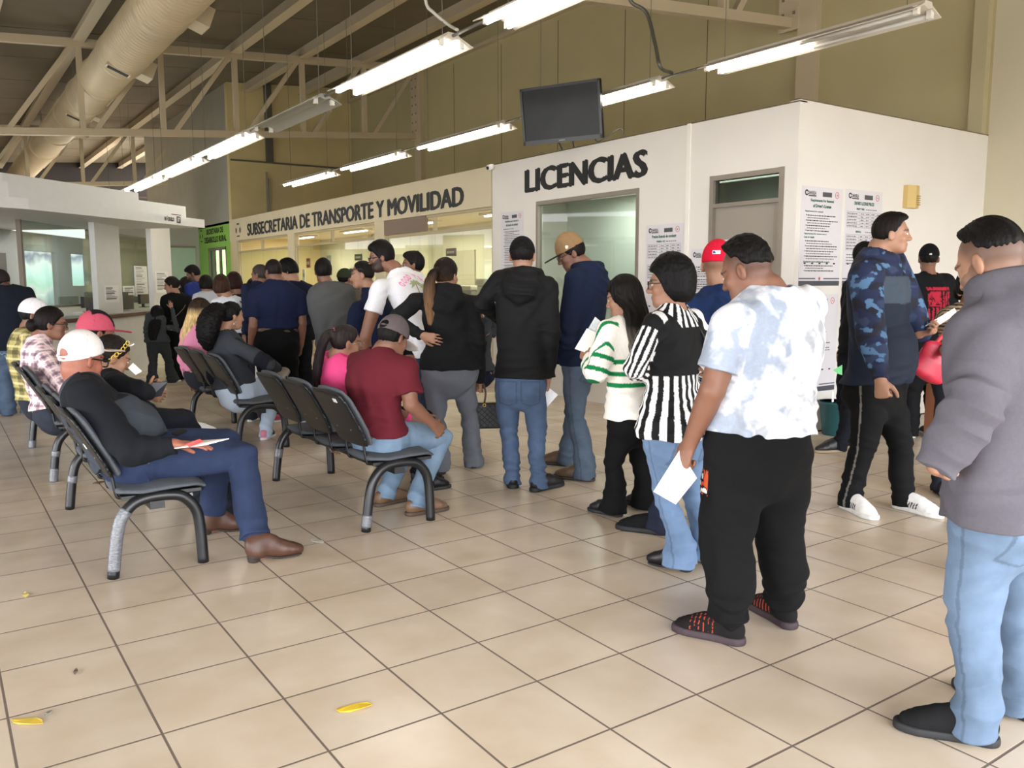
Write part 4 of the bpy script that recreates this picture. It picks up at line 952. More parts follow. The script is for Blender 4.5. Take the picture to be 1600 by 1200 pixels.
QUEUE = 'people standing in the queue for the licence office'
def standing_front():
    # man in grey hoodie at the right edge
    person('man in grey hooded sweatshirt and light blue jeans, hand in pocket, at right edge', floor_of((1560, 1158), (1590, 1130)), 6, 1.70, w=1.12, belly=.03,
        pel=('p', 1572, 782), neck=('p', 1582, 462), head=('p', 1548, 411, -.02), hyaw=4, hpitch=26, hump=.02, skin='c', fade=('2a221f', .72), beard=('33241c', .55),
        feet=[(1556, 1164, -32), (1618, 1128, 8)], L=dict(sh=('p', 1528, 525), el=('p', 1520, 640, -.10), wr=('p', 1463, 728, -.02), pose='fist', hd=(.92, .35, -.2)), R=dict(),
        top=dict(c='57545b', name='hooded_sweatshirt', ease=.030, hem=.50, hood=1.25, r0=.086, r1=.080, r2=.056, rm=.076, elfold=.010, amp=.004, hemfold=.005, flare=.01), pants=dict(c='5f84ab', mat='denim', style='straight', stack=.007, wash=1.3, lw=1.06), shoes=dict(c='141415', mat='cloth', name='sneaker', sc='18181a', sole=.03),
        hair=dict(t='short', c='0d0b0a', th=.006, top=.018, off=.082, front=1), group=QUEUE)
    # man in white tie-dye shirt
    def ex(c):
        m = mat('white_paper', 'eceae6', .8, var=.03, vscale=5); d = depth_of(c.arms['L']['wr'])
        hands_paper(c, [atd(1062, 703, d+.02), atd(1089, 747, d-.02), atd(1056, 788, d-.05), atd(1021, 768, d-.03)], d, label='folded white paper held in the hand of the man in the tie-dye shirt', group=None, th=.004)
        a, f = fit_text('C', .03, .05)
        bv = None
    person('man in white and grey tie-dye t-shirt and black joggers holding a folded paper', floor_of((1162, 1010), (1237, 985)), 10, 1.72, w=1.30, belly=.02,
        pel=('p', 1184, 690), neck=('p', 1206, 470), head=('p', 1167, 423, .0), hyaw=-24, hpitch=22, hump=.025, skin='b', fade=('17110f', .62),
        feet=[(1160, 1008, -22), (1238, 984, 16)], L=dict(sh=('p', 1146, 508, -.03), el=('p', 1113, 610), wr=('p', 1078, 692, .06), pose='grip', hd=(-.25, .25, -.9), pn=(.9, .1, 0)), R=dict(sh=(.165, .03, 1.36), el=(.19, .17, 1.10), wr=(.04, .36, 1.06), pose='grip', hd=(-.6, .6, .1)),
        top=dict(c='dedee2', name='t_shirt', sleeve=.72, ease=.012, hem=.555, r0=.074, r1=.070, pat=pat_tiedye, amp=.003, hemfold=.009, freq=75), pants=dict(c='0c0c0d', name='joggers', style='jogger', stack=.010, up=.02, ease=.012, lw=1.03, butt=0, pat=pat_jogger_print), shoes=dict(c='161414', mat='cloth', name='sneaker', sc='33252a', sole=.034, pat=pat_sport),
        hair=dict(t='short', c='0d0a09', th=.006, top=.022, front=1, off=.066, curl=.003), extra=ex, group=QUEUE)
    # woman in black vest over striped blouse
    def ex3(c):
        bz = c.spine(.62); k = mat('black_strap', '1a1a1c', .6, bump=.1)
        tube_part(c, 'bag_strap', bez([c.Pn+c.St*-.03+c.Ft*.09-c.up*.05, c.Pn+c.St*.065-c.up*.015, c.Pn+c.St*.10-c.Ft*.095-c.up*.10, c.Pn+c.St*.16-c.Ft*.12-c.up*.26], 6), .006, k)
    c = person('woman with short dark hair in black vest over black and white striped blouse, arms crossed', floor_of((1078, 892), (1112, 884)), -10, 1.62, 'f', w=1.16,
        pel=('p', 1052, 672), neck=('p', 1052, 486), head=('p', 1047, 443), hyaw=-30, hpitch=4, skin='a', specs=dict(r=(.026, .019)),
        feet=[(1080, 894, -20), (1118, 884, -8)], L=dict(sh=('p', 1022, 508), el=('p', 993, 575), wr=('p', 1012, 582, .18), pose='relax', hd=(.85, .35, .15), pn=(0, -1, 0)), R=dict(el=(.25, .09, 1.00), wr=(-.10, .24, 1.04), pose='relax', hd=(-.9, .0, .25)),
        top=dict(c='0d0d0f', name='blouse', ease=.014, hem=.515, flare=.020, r0=.066, r1=.058, r2=.040, pat=pat_stripe_blouse, mat='smooth', hemfold=.008), pants=dict(c='5d8cc0', mat='denim', style='flare', name='jeans', hem=.035, wash=.6), shoes=dict(c='121213', name='ankle_boot', heel=.055, shaft=.06, sc='151516', nw=.85),
        hair=dict(t='bob', c='0c0a0a'), cell=.0050, extra=ex3, group=QUEUE)
    d = c.dep; bm = mat('dark_phone_pouch', '1c1a1c', .5, bump=.1); rm = mat('red_trim', '8c2a2c', .5)
    P = [atd(1074, 553, d-.10), atd(1103, 566, d-.12), atd(1103, 584, d-.12), atd(1074, 571, d-.10)]
    o = hands_paper(None, P, d, 'phone_pouch', 'dark phone pouch with red edge hanging at the hip of the woman in striped blouse', 'bag', bm, .03)
    # red cap man
    def exr(c):
        q = [c.hw(x, -.121+abs(x)*.1, u) for x, u in ((-.022, .046), (.022, .046), (.022, .066), (-.022, .066))]
        mb = MB(); n = c.hf*-.004; mb.add([p+n-c.B for p in q], [(0, 1, 2, 3)]); lg = mb.build('cap_emblem', mat('emblem_white', 'e9e6e6', .6), c.cap)
        mb = MB(); mb.add([c.hw(x, -.1265+abs(x)*.1, u)-c.B for x, u in ((-.019, .049), (-.002, .049), (-.008, .063), (-.019, .063))], [(0, 1, 2, 3)]); mb.build('emblem_field', mat('emblem_blue', '2a3c78', .6), lg)
    person('man in red cap and navy hooded jacket standing just beyond the woman in striped blouse', floor_of((1040, 838), (1110, 826)), 30, 1.71, w=1.12, head=('p', 1121, 414), neck=('p', 1130, 468), pel=('p', 1110, 640), hyaw=22, hpitch=6, skin='c', fade=('3a2a22', .5),
        feet=[(1042, 836, -28), ('l', .16, -.05, 10)], L=dict(), R=dict(), top=dict(c='16274a', name='hooded_jacket', ease=.022, hood=1., r0=.078, r1=.068, r2=.046), pants=dict(c='18233f', mat='denim', lw=1.0), shoes=dict(c='0e0e10', mat='cloth', name='sneaker', sc='111113', sole=.034, len=.30),
        cap=dict(c='c4122f', tilt=-.05, u=.012, hi=.012), extra=exr, group=QUEUE)
    # sweater woman
    def exs(c):
        d = c.dep-.05
        hands_paper(c, [atd(898, 545, d), atd(917, 513, d+.02), atd(942, 524, d+.03), atd(930, 556, d+.01)], d, label='white folded paper held by the woman in the white sweater with green stripes', th=.003)
        P = [atd(917, 517, d+.04), atd(930, 495, d+.05), atd(943, 506, d+.06), atd(932, 530, d+.05)]
        o = hands_paper(c, P, d, 'identity_card', 'small pale blue printed card tucked in the folded paper', 'card', mat('pale_card', 'd5dde0', .6, var=.15, vscale=60), .002)
    person('woman with long ombre hair in white sweater with green stripes and black trousers', floor_of((972, 808), (1018, 798)), -14, 1.55, 'f', w=1.08,
        pel=('p', 985, 648), neck=('p', 976, 503), head=('p', 974, 465), hyaw=-18, hpitch=14, skin='a',
        feet=[(970, 808, -14), (1016, 798, 4)], L=dict(sh=('p', 950, 517), el=('p', 933, 580), wr=('p', 921, 560, .14), pose='grip', hd=(.2, .8, .3)), R=dict(el=(.27, .08, .95), wr=(.10, .26, 1.00), pose='grip', hd=(-.5, .7, .3)),
        top=dict(c='efeae0', name='sweater', ease=.034, hem=.525, flare=.012, r0=.080, r1=.082, r2=.048, rm=.082, pat=pat_sweater, hemfold=.006), pants=dict(c='0b0b0c', style='flare', lw=1.05, hem=.03), shoes=dict(c='18191b', name='slipper', h=.75, sc='141416'),
        hair=dict(t='long', c='120e0c', len=.46, wd=.12, bk=.15, sh=(-.09, .05, 0), grad=('7d7468', -.16, -.36)), extra=exs, group=QUEUE)
    # tan cap man
    person('tall man in tan cap, navy hooded sweatshirt and blue-grey jeans looking down', floor_of((925, 755), (900, 735)), -26, 1.82, w=1.0,
        pel=('p', 906, 558), neck=('p', 917, 425), head=('p', 892, 396), hyaw=-30, hpitch=26, hump=.02, skin='b', fade=('15100e', .75), specs=dict(w=.0018), beard=('1c1512', .25),
        feet=[(927, 752, -30), (898, 728, -35)], L=dict(el=('p', 885, 530), wr=('p', 872, 560, .24), pose='grip', hd=(.4, .8, 0)), R=dict(el=(.26, .1, 1.12), wr=(.08, .30, 1.16), pose='grip', hd=(-.5, .7, 0)),
        top=dict(c='141d33', name='hooded_sweatshirt', ease=.026, hem=.50, hood=1., r0=.078, r1=.070, r2=.046, elfold=.008), pants=dict(c='4c6580', mat='denim', style='boot', name='jeans', wash=.8, lw=1.05), shoes=dict(c='5a4636', sc='2c221c'),
        cap=dict(c='84694a', tilt=.05, u=.030, hi=.028, vc='241c18', vl=.080, vd=.004, pat=lambda q, C: mixc(C, (np.hypot(q[:, 1]-.015, q[:, 2]-.055) < .012) & (q[:, 0] < 0), 'd9d4c8')), hair=dict(t='short', c='0e0b0a', th=.010, top=0, off=-.010), group=QUEUE)
    # black cap man
    def exb(c):
        d = depth_of(c.arms['R']['wr'])
        P = [atd(845, 596, d), atd(872, 617, d+.02), atd(853, 638, d+.02), atd(828, 620, d)]
        hands_paper(c, P, d, label='printed white sheet held low by the man in black cap and black jacket', m=mat('printed_paper', 'dfe0e2', .8, var=.18, vscale=90, stretch=(1, 1, 4)), th=.002)
    person('slim man in black cap, black hooded jacket and blue jeans with back turned', floor_of((800, 766), (836, 768)), 40, 1.80, w=.88,
        pel=('p', 813, 592), neck=('p', 818, 436), head=('p', 816, 400), hyaw=0, hpitch=14, skin='c', fade=('15100e', .7),
        feet=[(802, 764, 30), (832, 769, 80)], L=dict(sh=('p', 781, 438), el=('p', 754, 472, .05), wr=('p', 785, 500, .25), pose='grip'), R=dict(sh=('p', 856, 448), el=('p', 862, 520), wr=('p', 857, 588, .02), pose='grip'),
        top=dict(c='08080a', name='hooded_jacket', ease=.026, hem=.535, hood=1., r0=.072, r1=.066, r2=.046, mat='smooth', elfold=.006), pants=dict(c='3f628f', mat='denim', name='jeans', style='straight', wash=.7, lw=1.0, stack=.007), shoes=dict(c='0e0e10', sc='0c0c0e', sole=.035),
        cap=dict(c='0b0b0d', hole=True, tilt=.0, u=.020), hair=dict(t='short', c='100c0b', th=.007, top=0), extra=exb, group=QUEUE)
    # ponytail woman
    person('woman with long brown ponytail in black hooded sweatshirt and grey trousers, hand behind her back', floor_of((690, 742), (738, 732)), 30, 1.69, 'f', w=1.13,
        pel=('p', 702, 575), neck=('p', 697, 458), head=('p', 697, 430), hyaw=28, hpitch=4, skin='c',
        feet=[(690, 742, 20), (738, 732, 40)], L=dict(sh=('p', 650, 470), el=('p', 616, 500, -.05), wr=('p', 660, 524, -.22), pose='flat', hd=(.9, -.1, -.25), pn=(0, 1, 0)), R=dict(sh=('p', 736, 474), el=('p', 748, 535), wr=('p', 750, 596, .05), pose='fist'),
        top=dict(c='141516', name='hooded_sweatshirt', ease=.018, hem=.525, hood=.9, r0=.068, r1=.058, r2=.040), pants=dict(c='63666e', style='boot', lw=1.0, amp=.003, name='trousers'), shoes=dict(c='2a1a1c', mat='cloth', sc='2a1c1c'), hips=.012,
        hair=dict(t='back', c='1a110e', root=(0, -.10, .02), path=[(-.045, -.03, -.01), (-.035, -.02, -.10), (0.01, -.0, -.14), (.005, .005, -.14)], a=[.03, .034, .045, .05, .03], b=[.03, .03, .032, .028, .016], th=.012, grad=('6c5036', .02, -.22)), group=QUEUE)
    # camo man
    def exc(c):
        d = depth_of(c.arms['L']['wr'])
        P = [atd(1437, 515, d-.02), atd(1492, 482, d-.05), atd(1496, 490, d+.12), atd(1442, 524, d+.14)]
        hands_paper(c, P, d, label='white sheet of paper held out by the man in camouflage sleeves', th=.004)
    person('heavy man in navy shirt with blue camouflage sleeves, black jeans and white sneakers', floor_of((1318, 792), (1402, 790)), 172, 1.90, w=1.22, belly=.07, sw=.205,
        pel=('p', 1372, 600), neck=('p', 1372, 398), head=('p', 1393, 366), hyaw=-32, hpitch=0, skin='c', fade=('1a1210', .55),
        feet=[(1398, 792, -176), (1318, 792, -158)], R=dict(sh=('p', 1352, 430, -.05), el=('p', 1362, 530, -.12), wr=('p', 1376, 594, -.13), pose='fist', hd=(.0, .15, -1)), L=dict(el=(-.32, .12, 1.15), wr=('p', 1436, 522, -.05), pose='grip', hd=(-.1, .8, .2), pn=(.3, 0, 1.)),
        top=dict(c='161d2e', name='long_sleeved_shirt', ease=.018, hem=.535, r0=.080, r1=.070, r2=.044, pat=pat_camo, mat='smooth', hemfold=.004), pants=dict(c='0d0d0f', mat='denim', style='straight', name='jeans', lw=1.02, wash=.1, seamc='6a6660'), shoes=dict(c='e4e2e0', sc='d8d6d2', name='sneaker', pat=pat_adidas, sole=.03, len=.285),
        hair=dict(t='short', c='120d0b', th=.008, top=.012, front=1, off=.02), extra=exc)
    # hidden man beyond camo man
    person('person in black jacket mostly hidden behind the man in camouflage sleeves', floor_of((1312, 706), (1345, 700)), -70, 1.68, w=.95, head=('p', 1352, 402), feet=[(1322, 706, -62), None], L=dict(), R=dict(), pel=('p', 1336, 560), neck=('p', 1350, 440), hyaw=170,
        top=dict(c='0e0e11', name='jacket', ease=.03, r0=.08, r1=.07), pants=dict(c='12141c'), shoes=dict(c='1c1a1a', sc='8a7a64'), hair=dict(t='short', c='0c0a09'))
    person('man in black cap and black t-shirt with red striped flag print on the back', floor_of((1432, 684), (1452, 680)), 20, 1.74, w=1.12, head=('p', 1451, 404), neck=('p', 1450, 432), pel=('p', 1448, 560), hyaw=34, skin='b', fade=('1a1310', .7), feet=[(1428, 684, 8), None],
        L=dict(), R=dict(), top=dict(c='0e0e10', name='t_shirt', sleeve=.85, ease=.02, r0=.078, r1=.074, pat=pat_flag), pants=dict(c='0f0f11', style='loose'), shoes=dict(c='141416', sc='c8c6c4', name='sneaker'),
        cap=dict(c='0a0a0b', u=.022, hi=.006, pat=lambda q, C: mixc(C, (np.abs(q[:, 0]) < .012) & (np.abs(q[:, 2]-.036) < .007) & (q[:, 1] < 0), 'd8d4d4')), hair=dict(t='short', c='100d0c', th=.004, top=0))
    b, Hh = under(1428, 408, 8.3)
    person('person with dark hair glimpsed beyond the shoulder of the man in flag-print t-shirt', b, 20, Hh*.9, w=.9, top=dict(c='16161a'), pants=dict(c='14141a'), shoes=dict(c='141416'), hair=dict(t='ears', c='0c0a0a'))
    b, Hh = under(1512, 428, 5.6)
    person('woman in beige and brown striped sweater hidden behind the man in grey hoodie', b, -150, Hh, 'f', w=1.05, R=dict(el=('p', 1490, 520, 0), wr=('p', 1478, 548, -.25), pose='fist'), L=dict(), top=dict(c='b09a80', name='sweater', pat=pat_hstripe('a8937a', '3c3028', 42.), ease=.03, r0=.075, r1=.07), pants=dict(c='22262c'), shoes=dict(c='1a1a1c'), hair=dict(t='ears', c='0e0b0a'))
    b, Hh = under(1622, 374, 3.9)
    person('person with black hair cut off by the right edge beyond the grey hoodie', b, -20, Hh, w=1., top=dict(c='1b1c22', name='sweatshirt', ease=.02), pants=dict(c='20242c'), shoes=dict(c='141416'), hair=dict(t='short', c='0c0a09', front=1))
def at_base(px, D, py=600): p = atd(px, py, D); return (p[0], p[1])
def standing_mid():
    q2 = 'people standing at the transport counters'
    def exg(c):
        me = c.shirt.data; n = len(me.vertices); co = np.empty(n*3, F32); me.vertices.foreach_get('co', co); co = co.reshape(-1, 3)
        qd = np.empty(len(me.polygons)*4, np.int32); me.polygons.foreach_get('vertices', qd)
        bv = BVHTree.FromPolygons(co.tolist(), qd.reshape(-1, 4).tolist())
        fwd = nrm(np.cross(c.up, c.St)); o0 = c.Pn-c.up*.15-c.B
        def proj(u, v):   # u to the right over the back, v up
            p = o0+c.St*u+c.up*v-fwd*.5; h_ = bv.ray_cast(Vector(p), Vector(fwd))
            return np.array(h_[0])-fwd*.003 if h_[0] is not None else p+fwd*.4
        mb = MB(); x = 0.
        word = 'GOOD VIBES'; N = len(word)
        for i, ch in enumerate(word):
            if ch == ' ': continue
            t = (i-(N-1)/2)/N*2; a, f = fit_text(ch, .030 if ch != 'I' else .012, .050, .03)
            ang = -t*.42
            vv = []
            for (px_, py_, _) in a:
                u = px_-.015; v = py_-.02; vv.append(proj(t*.165+u*math.cos(ang)-v*math.sin(ang), -.055*t*t*1.5+.075+u*math.sin(ang)+v*math.cos(ang)))
            mb.add(vv, f)
        mb.build('lettering', mat('pink_print', 'e87fae', .7), c.shirt)
        mb = MB(); mg = MB()
        for (u0, v0, hgt) in ((-.045, -.10, .11), (.055, -.11, .085)):
            for k in range(5):
                y0, y1 = v0+hgt*k/5, v0+hgt*(k+1)/5; mg.add([proj(u0+.01*k*.4-.006, y0), proj(u0+.01*k*.4+.006, y0), proj(u0+.01*(k+1)*.4+.005, y1), proj(u0+.01*(k+1)*.4-.005, y1)], [(0, 1, 2, 3)])
            cx, cy = u0+.02, v0+hgt
            for ang in (15, 50, 90, 130, 165, -20, 200):
                a = math.radians(ang); pts = []
                for s in range(6):
                    r_ = .075*s/5; pts.append((cx+math.cos(a)*r_, cy+math.sin(a)*r_*.8-.9*(r_**2)*5))
                for s in range(5):
                    w0, w1 = .011*math.sin(PI*(s+.3)/5.4), .011*math.sin(PI*min(s+1.3, 5.3)/5.4); nx, ny = -math.sin(a), math.cos(a)
                    (x0, y0), (x1, y1) = pts[s], pts[s+1]; mb.add([proj(x0-nx*w0, y0-ny*w0), proj(x1-nx*w1, y1-ny*w1), proj(x1+nx*w1, y1+ny*w1), proj(x0+nx*w0, y0+ny*w0)], [(0, 1, 2, 3)])
        mb.build('palm_print', mat('green_print', '98a57e', .7), c.shirt); mg.build('palm_trunk_print', mat('brown_print', '9a8468', .7), c.shirt)
    person('tall bearded man with glasses in white t-shirt with pink arched lettering and palm print', at_base(668, 7.2), -38, 1.87, w=1.06,
        pel=('p', 678, 558), neck=('p', 622, 428), head=('p', 596, 402), hyaw=-20, hpitch=12, hump=.03, skin='b', beard=('14100e', .85), specs=dict(w=.003), twist=18,
        L=dict(sh=('p', 594, 449, -.02), el=('p', 571, 526, .0), wr=('p', 574, 588, .12), pose='fist'), R=dict(el=('p', 700, 520), wr=('p', 650, 560, .3), hide=False),
        top=dict(c='dcdce0', name='t_shirt', sleeve=.5, ease=.016, hem=.54, r0=.066, r1=.062, hemfold=.006), pants=dict(c='243f63', mat='denim', name='jeans', waist=.565, belt='8a7552', wash=.4), shoes=dict(c='3a2a20'),
        hair=dict(t='short', c='0e0b0a', th=.010, top=.022, front=1, curl=.003), extra=exg, group=q2)
    b, H = under(640, 390, 8.2)
    person('dark-haired man half hidden behind the shoulder of the man in white printed t-shirt', b, -42, H, head=('p', 645, 414), hyaw=-18, skin='b', fade=('18110f', .6), top=dict(c='4a4038', name='shirt', ease=.02), pants=dict(c='22262e'), shoes=dict(c='1a1614'), hair=dict(t='short', c='0f0c0b', th=.009, top=.012, front=1), group=q2)
    b, H = under(568, 405, 7.9); 
    person('man in navy t-shirt with dark sunglasses pushed up on his head', at_base(590, 7.9), -45, H+.03, w=1.14, head=('p', 566, 430), neck=('p', 580, 457), pel=('p', 606, 580), hyaw=-12, hpitch=6, hump=.02, skin='c', fade=('241a16', .75), specs=dict(u=.052, f=.102, l='dlens', name='sunglasses', w=.003),
        L=dict(sh=('p', 560, 485), el=('p', 548, 545), wr=('p', 566, 588, .1)), R=dict(), top=dict(c='0f1730', name='t_shirt', sleeve=.82, ease=.02, r0=.078, r1=.074, collar=.03), pants=dict(c='1c2430', mat='denim'), shoes=dict(c='1a1614'), hair=dict(t='short', c='15100e', th=.005, top=.010, off=.03), group=q2)
    b, H = under(541, 421, 10.2)
    person('person in dark green cap half hidden between the grey jacket and the navy t-shirt', b, 60, H, head=('p', 540, 436), hyaw=10, skin='b', top=dict(c='5a5248', name='jacket', ease=.02), pants=dict(c='2a2c30'), shoes=dict(c='1a1614'), cap=dict(c='2c3222', u=.02), hair=dict(t='short', c='14100e', th=.005, top=0), group=q2)
    person('man in grey zip jacket and dark trousers leaning on the counter with his back turned', floor_of((490, 662), (520, 655)), 20, 1.71, w=1.15, head=('p', 505, 424), neck=('p', 512, 448), pel=('p', 528, 555), hyaw=-2, hpitch=8, hump=.035, skin='b', fade=('120e0d', .8),
        L=dict(sh=('p', 494, 462), el=('p', 508, 525, -.05), wr=('p', 545, 545, .15), pose='fist'), R=dict(el=(.25, .15, 1.08), wr=(.1, .38, 1.08)), top=dict(c='4c4d4d', name='jacket', ease=.032, hem=.475, r0=.082, r1=.072, r2=.05, collar=.02, elfold=.007), pants=dict(c='23252b', style='loose'), shoes=dict(c='1a1a1c'), hair=dict(t='short', c='110d0c', th=.012, top=.010, off=-.012), group=q2)
    def exp_(c):
        d = c.dep
        hands_paper(c, [atd(398, 545, d+.1), atd(410, 524, d+.1), atd(410, 596, d+.1), atd(399, 590, d+.1)], d, 'document_folder', 'pale folder held at the left side of the man in navy polo shirt', 'folder', None, .006)
    person('heavy man in navy polo shirt, brown belt and black trousers with arms hanging', at_base(435, 9.1), 14, 1.76, w=1.28, head=('p', 427, 424), neck=('p', 434, 446), pel=('p', 433, 532), hyaw=-22, hpitch=10, skin='b', fade=('2a211d', .7),
        L=dict(sh=('p', 400, 463), el=('p', 396, 510), wr=('p', 392, 541, .02)), R=dict(sh=('p', 466, 464), el=('p', 472, 505), wr=('p', 470, 540, .03)), top=dict(c='141b36', name='polo_shirt', sleeve=.72, ease=.018, hem=.60, r0=.078, r1=.074, collar=.025), pants=dict(c='09090a', style='loose', waist=.60, belt='4a3a2e', lw=1.1), shoes=dict(c='121212'),
        hair=dict(t='short', c='1c1614', th=.006, top=.004, off=-.004), extra=exp_, group=q2)
    b, H = under(405, 409, 9.9)
    person('grey-haired man partly hidden in front of the man in navy polo shirt', b, -20, H, head=('p', 406, 430), hyaw=-20, hpitch=8, skin='b', fade=('4a4440', .6), top=dict(c='1a2036', name='shirt'), pants=dict(c='17181c'), shoes=dict(c='121212'), hair=dict(t='short', c='3a3430', th=.005, top=.004), group=q2)
    b, H = under(452, 401, 9.8)
    person('man with thick black hair in dark navy jacket looking down to the left', at_base(466, 9.8), -20, H+.04, w=1.1, head=('p', 450, 423), neck=('p', 462, 448), hyaw=-30, hpitch=25, hump=.03, skin='c', top=dict(c='12152a', name='jacket', ease=.03, r0=.08, r1=.072), pants=dict(c='111217', style='loose'), shoes=dict(c='121212'), hair=dict(t='ears', c='0b0908'), group=q2)
    b, H = under(366, 424, 11.)
    person('person with reddish-brown hair in dark navy top among the crowd at the far counters', at_base(378, 11.), 10, H+.02, 'f', w=1.25, head=('p', 366, 443), neck=('p', 374, 466), hyaw=-10, hpitch=18, hump=.03, skin='b', top=dict(c='10182c', name='shirt', ease=.02), pants=dict(c='1c2028'), shoes=dict(c='121212'), hair=dict(t='bob', c='2a1612'), group=q2)
    b, H = under(396, 434, 11.8)
    person('person with curly black hair seen low between the navy shirts', b, 20, H, 'f', w=1., head=('p', 396, 452), hpitch=10, skin='b', top=dict(c='20242c', name='shirt'), pants=dict(c='1c2028'), shoes=dict(c='121212'), hair=dict(t='bob', c='0c0a0a', curl=.006), group=q2)
    person('woman with short brown hair in white top with dark bag strap', at_base(366, 10.4), 20, under(345, 432, 10.4)[1]+.01, 'f', w=1.2, head=('p', 346, 448), neck=('p', 358, 468), hyaw=-5, hpitch=14, hump=.03, skin='c', top=dict(c='d5d8de', name='blouse', ease=.02), pants=dict(c='1c2028'), shoes=dict(c='121212'), hair=dict(t='bob', c='38231a'), group=q2,
        extra=lambda c: tube_part(c, 'bag_strap', bez([c.Pn-c.St*.10-c.up*.02+c.Ft*.06, c.Pn+c.St*.13-c.Ft*.08-c.up*.02, c.Pn+c.St*.19-c.Ft*.12-c.up*.2], 6), .008, mat('black_strap', '1a1a1c', .6, bump=.1)))
    b, H = under(324, 431, 11.6)
    person('dark-haired person in pale grey top next to the man in blue polo shirt', b, 10, H, 'f', w=1.1, head=('p', 322, 446), hpitch=12, skin='c', top=dict(c='b8bac0', name='shirt', ease=.02), pants=dict(c='1c2028'), shoes=dict(c='121212'), hair=dict(t='ears', c='17110f'), group=q2)
    b, H = under(303, 411, 13.)
    person('man with short beard in royal blue polo shirt looking down at the module counter', at_base(314, 13.), -35, H, w=1.05, head=('p', 302, 428), neck=('p', 310, 444), hyaw=-25, hpitch=28, hump=.03, skin='b', beard=('17110f', .7), fade=('15100e', .8), L=dict(el=('p', 301, 485), wr=('p', 296, 497, .25)), R=dict(),
        top=dict(c='23306e', name='polo_shirt', sleeve=.8, ease=.02, r0=.074, r1=.07, collar=.02), pants=dict(c='1c2028'), shoes=dict(c='121212'), hair=dict(t='short', c='0e0b0a', th=.008, top=.014, front=1), group=q2)
    person('woman in black with hair tied up and a thin shoulder strap beside the module counter', at_base(280, 12.6), -10, under(268, 430, 12.6)[1], 'f', w=1.3, head=('p', 268, 446), neck=('p', 276, 463), hyaw=-50, hpitch=12, skin='c', top=dict(c='09090b', name='jacket', ease=.03), pants=dict(c='0c0c0e', style='loose', lw=1.1), shoes=dict(c='121212', sc='d0d0d0'), hair=dict(t='back', c='1a1310', th=.012, bun=((0, -.10, .03), (.04, .035, .04))), group=q2,
        extra=lambda c: tube_part(c, 'bag_strap', bez([c.Pn+c.St*.12-c.up*.03-c.Ft*.03, c.Pn+c.St*.05-c.Ft*.155-c.up*.16, c.Pn-c.St*.15-c.Ft*.165-c.up*.36], 6), .006, mat('brown_strap', '6a5a4a', .6, bump=.1)))
    b, H = under(291, 427, 13.6)
    person('woman with long dark hair standing behind the woman in black with hair tied up', b, -20, H, 'f', w=1., head=('p', 290, 446), hyaw=-20, hpitch=10, skin='c', top=dict(c='16161a', name='jacket'), pants=dict(c='1c2028'), shoes=dict(c='121212'), hair=dict(t='long', c='1c1512', len=.4, wd=.09, bk=.13), group=q2)
    person('small girl with long black hair in grey outfit raising one hand to her face', floor_of((236, 602), (262, 596)), 40, 1.20, 'f', w=1.10, hs=.92, head=('p', 247, 491), hyaw=-10, hpitch=-6, skin='c',
        feet=[(238, 602, 20), (266, 598, 60)], R=dict(sh=('p', 268, 512), el=('p', 277, 515, -.05), wr=('p', 268, 481, .0), pose='flat', hd=(-.2, .1, 1), pn=(-.6, .6, 0)), L=dict(),
        top=dict(c='3c4042', name='sweatshirt', ease=.02, hem=.50), pants=dict(c='303436', style='flare', lw=1.2), shoes=dict(c='141414', sc='c8c8c8', name='sneaker'), hair=dict(t='long', c='0e0c0b', len=.32, wd=.09, bk=.10, sh=(-.03, -.02, 0)), group=q2)
    def exl(c):
        m = mat('pocket_stitch', '8fa0b4', .8)
        back = -c.F; o = c.Pp-c.F*(.172)-c.up*.05
        for sg in (-1, 1):
            mb = MB(); ce = o+c.Rt*sg*.085
            for k in (-1, 1):
                pts = [ce+c.Rt*.0, ce+c.Rt*k*.02+Zv*.02, ce+c.Rt*k*.045+Zv*.005, ce+c.Rt*k*.05-Zv*.02, ce+c.Rt*k*.03-Zv*.025, ce+c.Rt*k*.025-Zv*.008]
                mb.tube([tuple(p-c.B) for p in bez(pts, 4)], .003, 5)
            mb.build('pocket_stitching', m, c.o)
    person('man in navy jacket, dark cap and blue jeans standing at the left edge', floor_of((22, 652), (50, 650)), 6, 1.64, w=1.18, pel=('p', 18, 545), neck=('p', 8, 452), head=('p', 1, 440), hyaw=-10, skin='b', fade=('15100e', .7),
        feet=[(14, 650, 0), (44, 648, 14)], top=dict(c='131823', name='jacket', ease=.028, hem=.52, r0=.082, r1=.074, r2=.052), pants=dict(c='4a6d94', mat='denim', name='jeans', style='loose', wash=.7, lw=1.02), shoes=dict(c='4a4038', sc='3a342e'), cap=dict(c='241f1e', u=.0), hair=dict(t='short', c='14100e', th=.006, top=0), extra=exl, group=None)
Zv = np.array([0, 0, 1.])

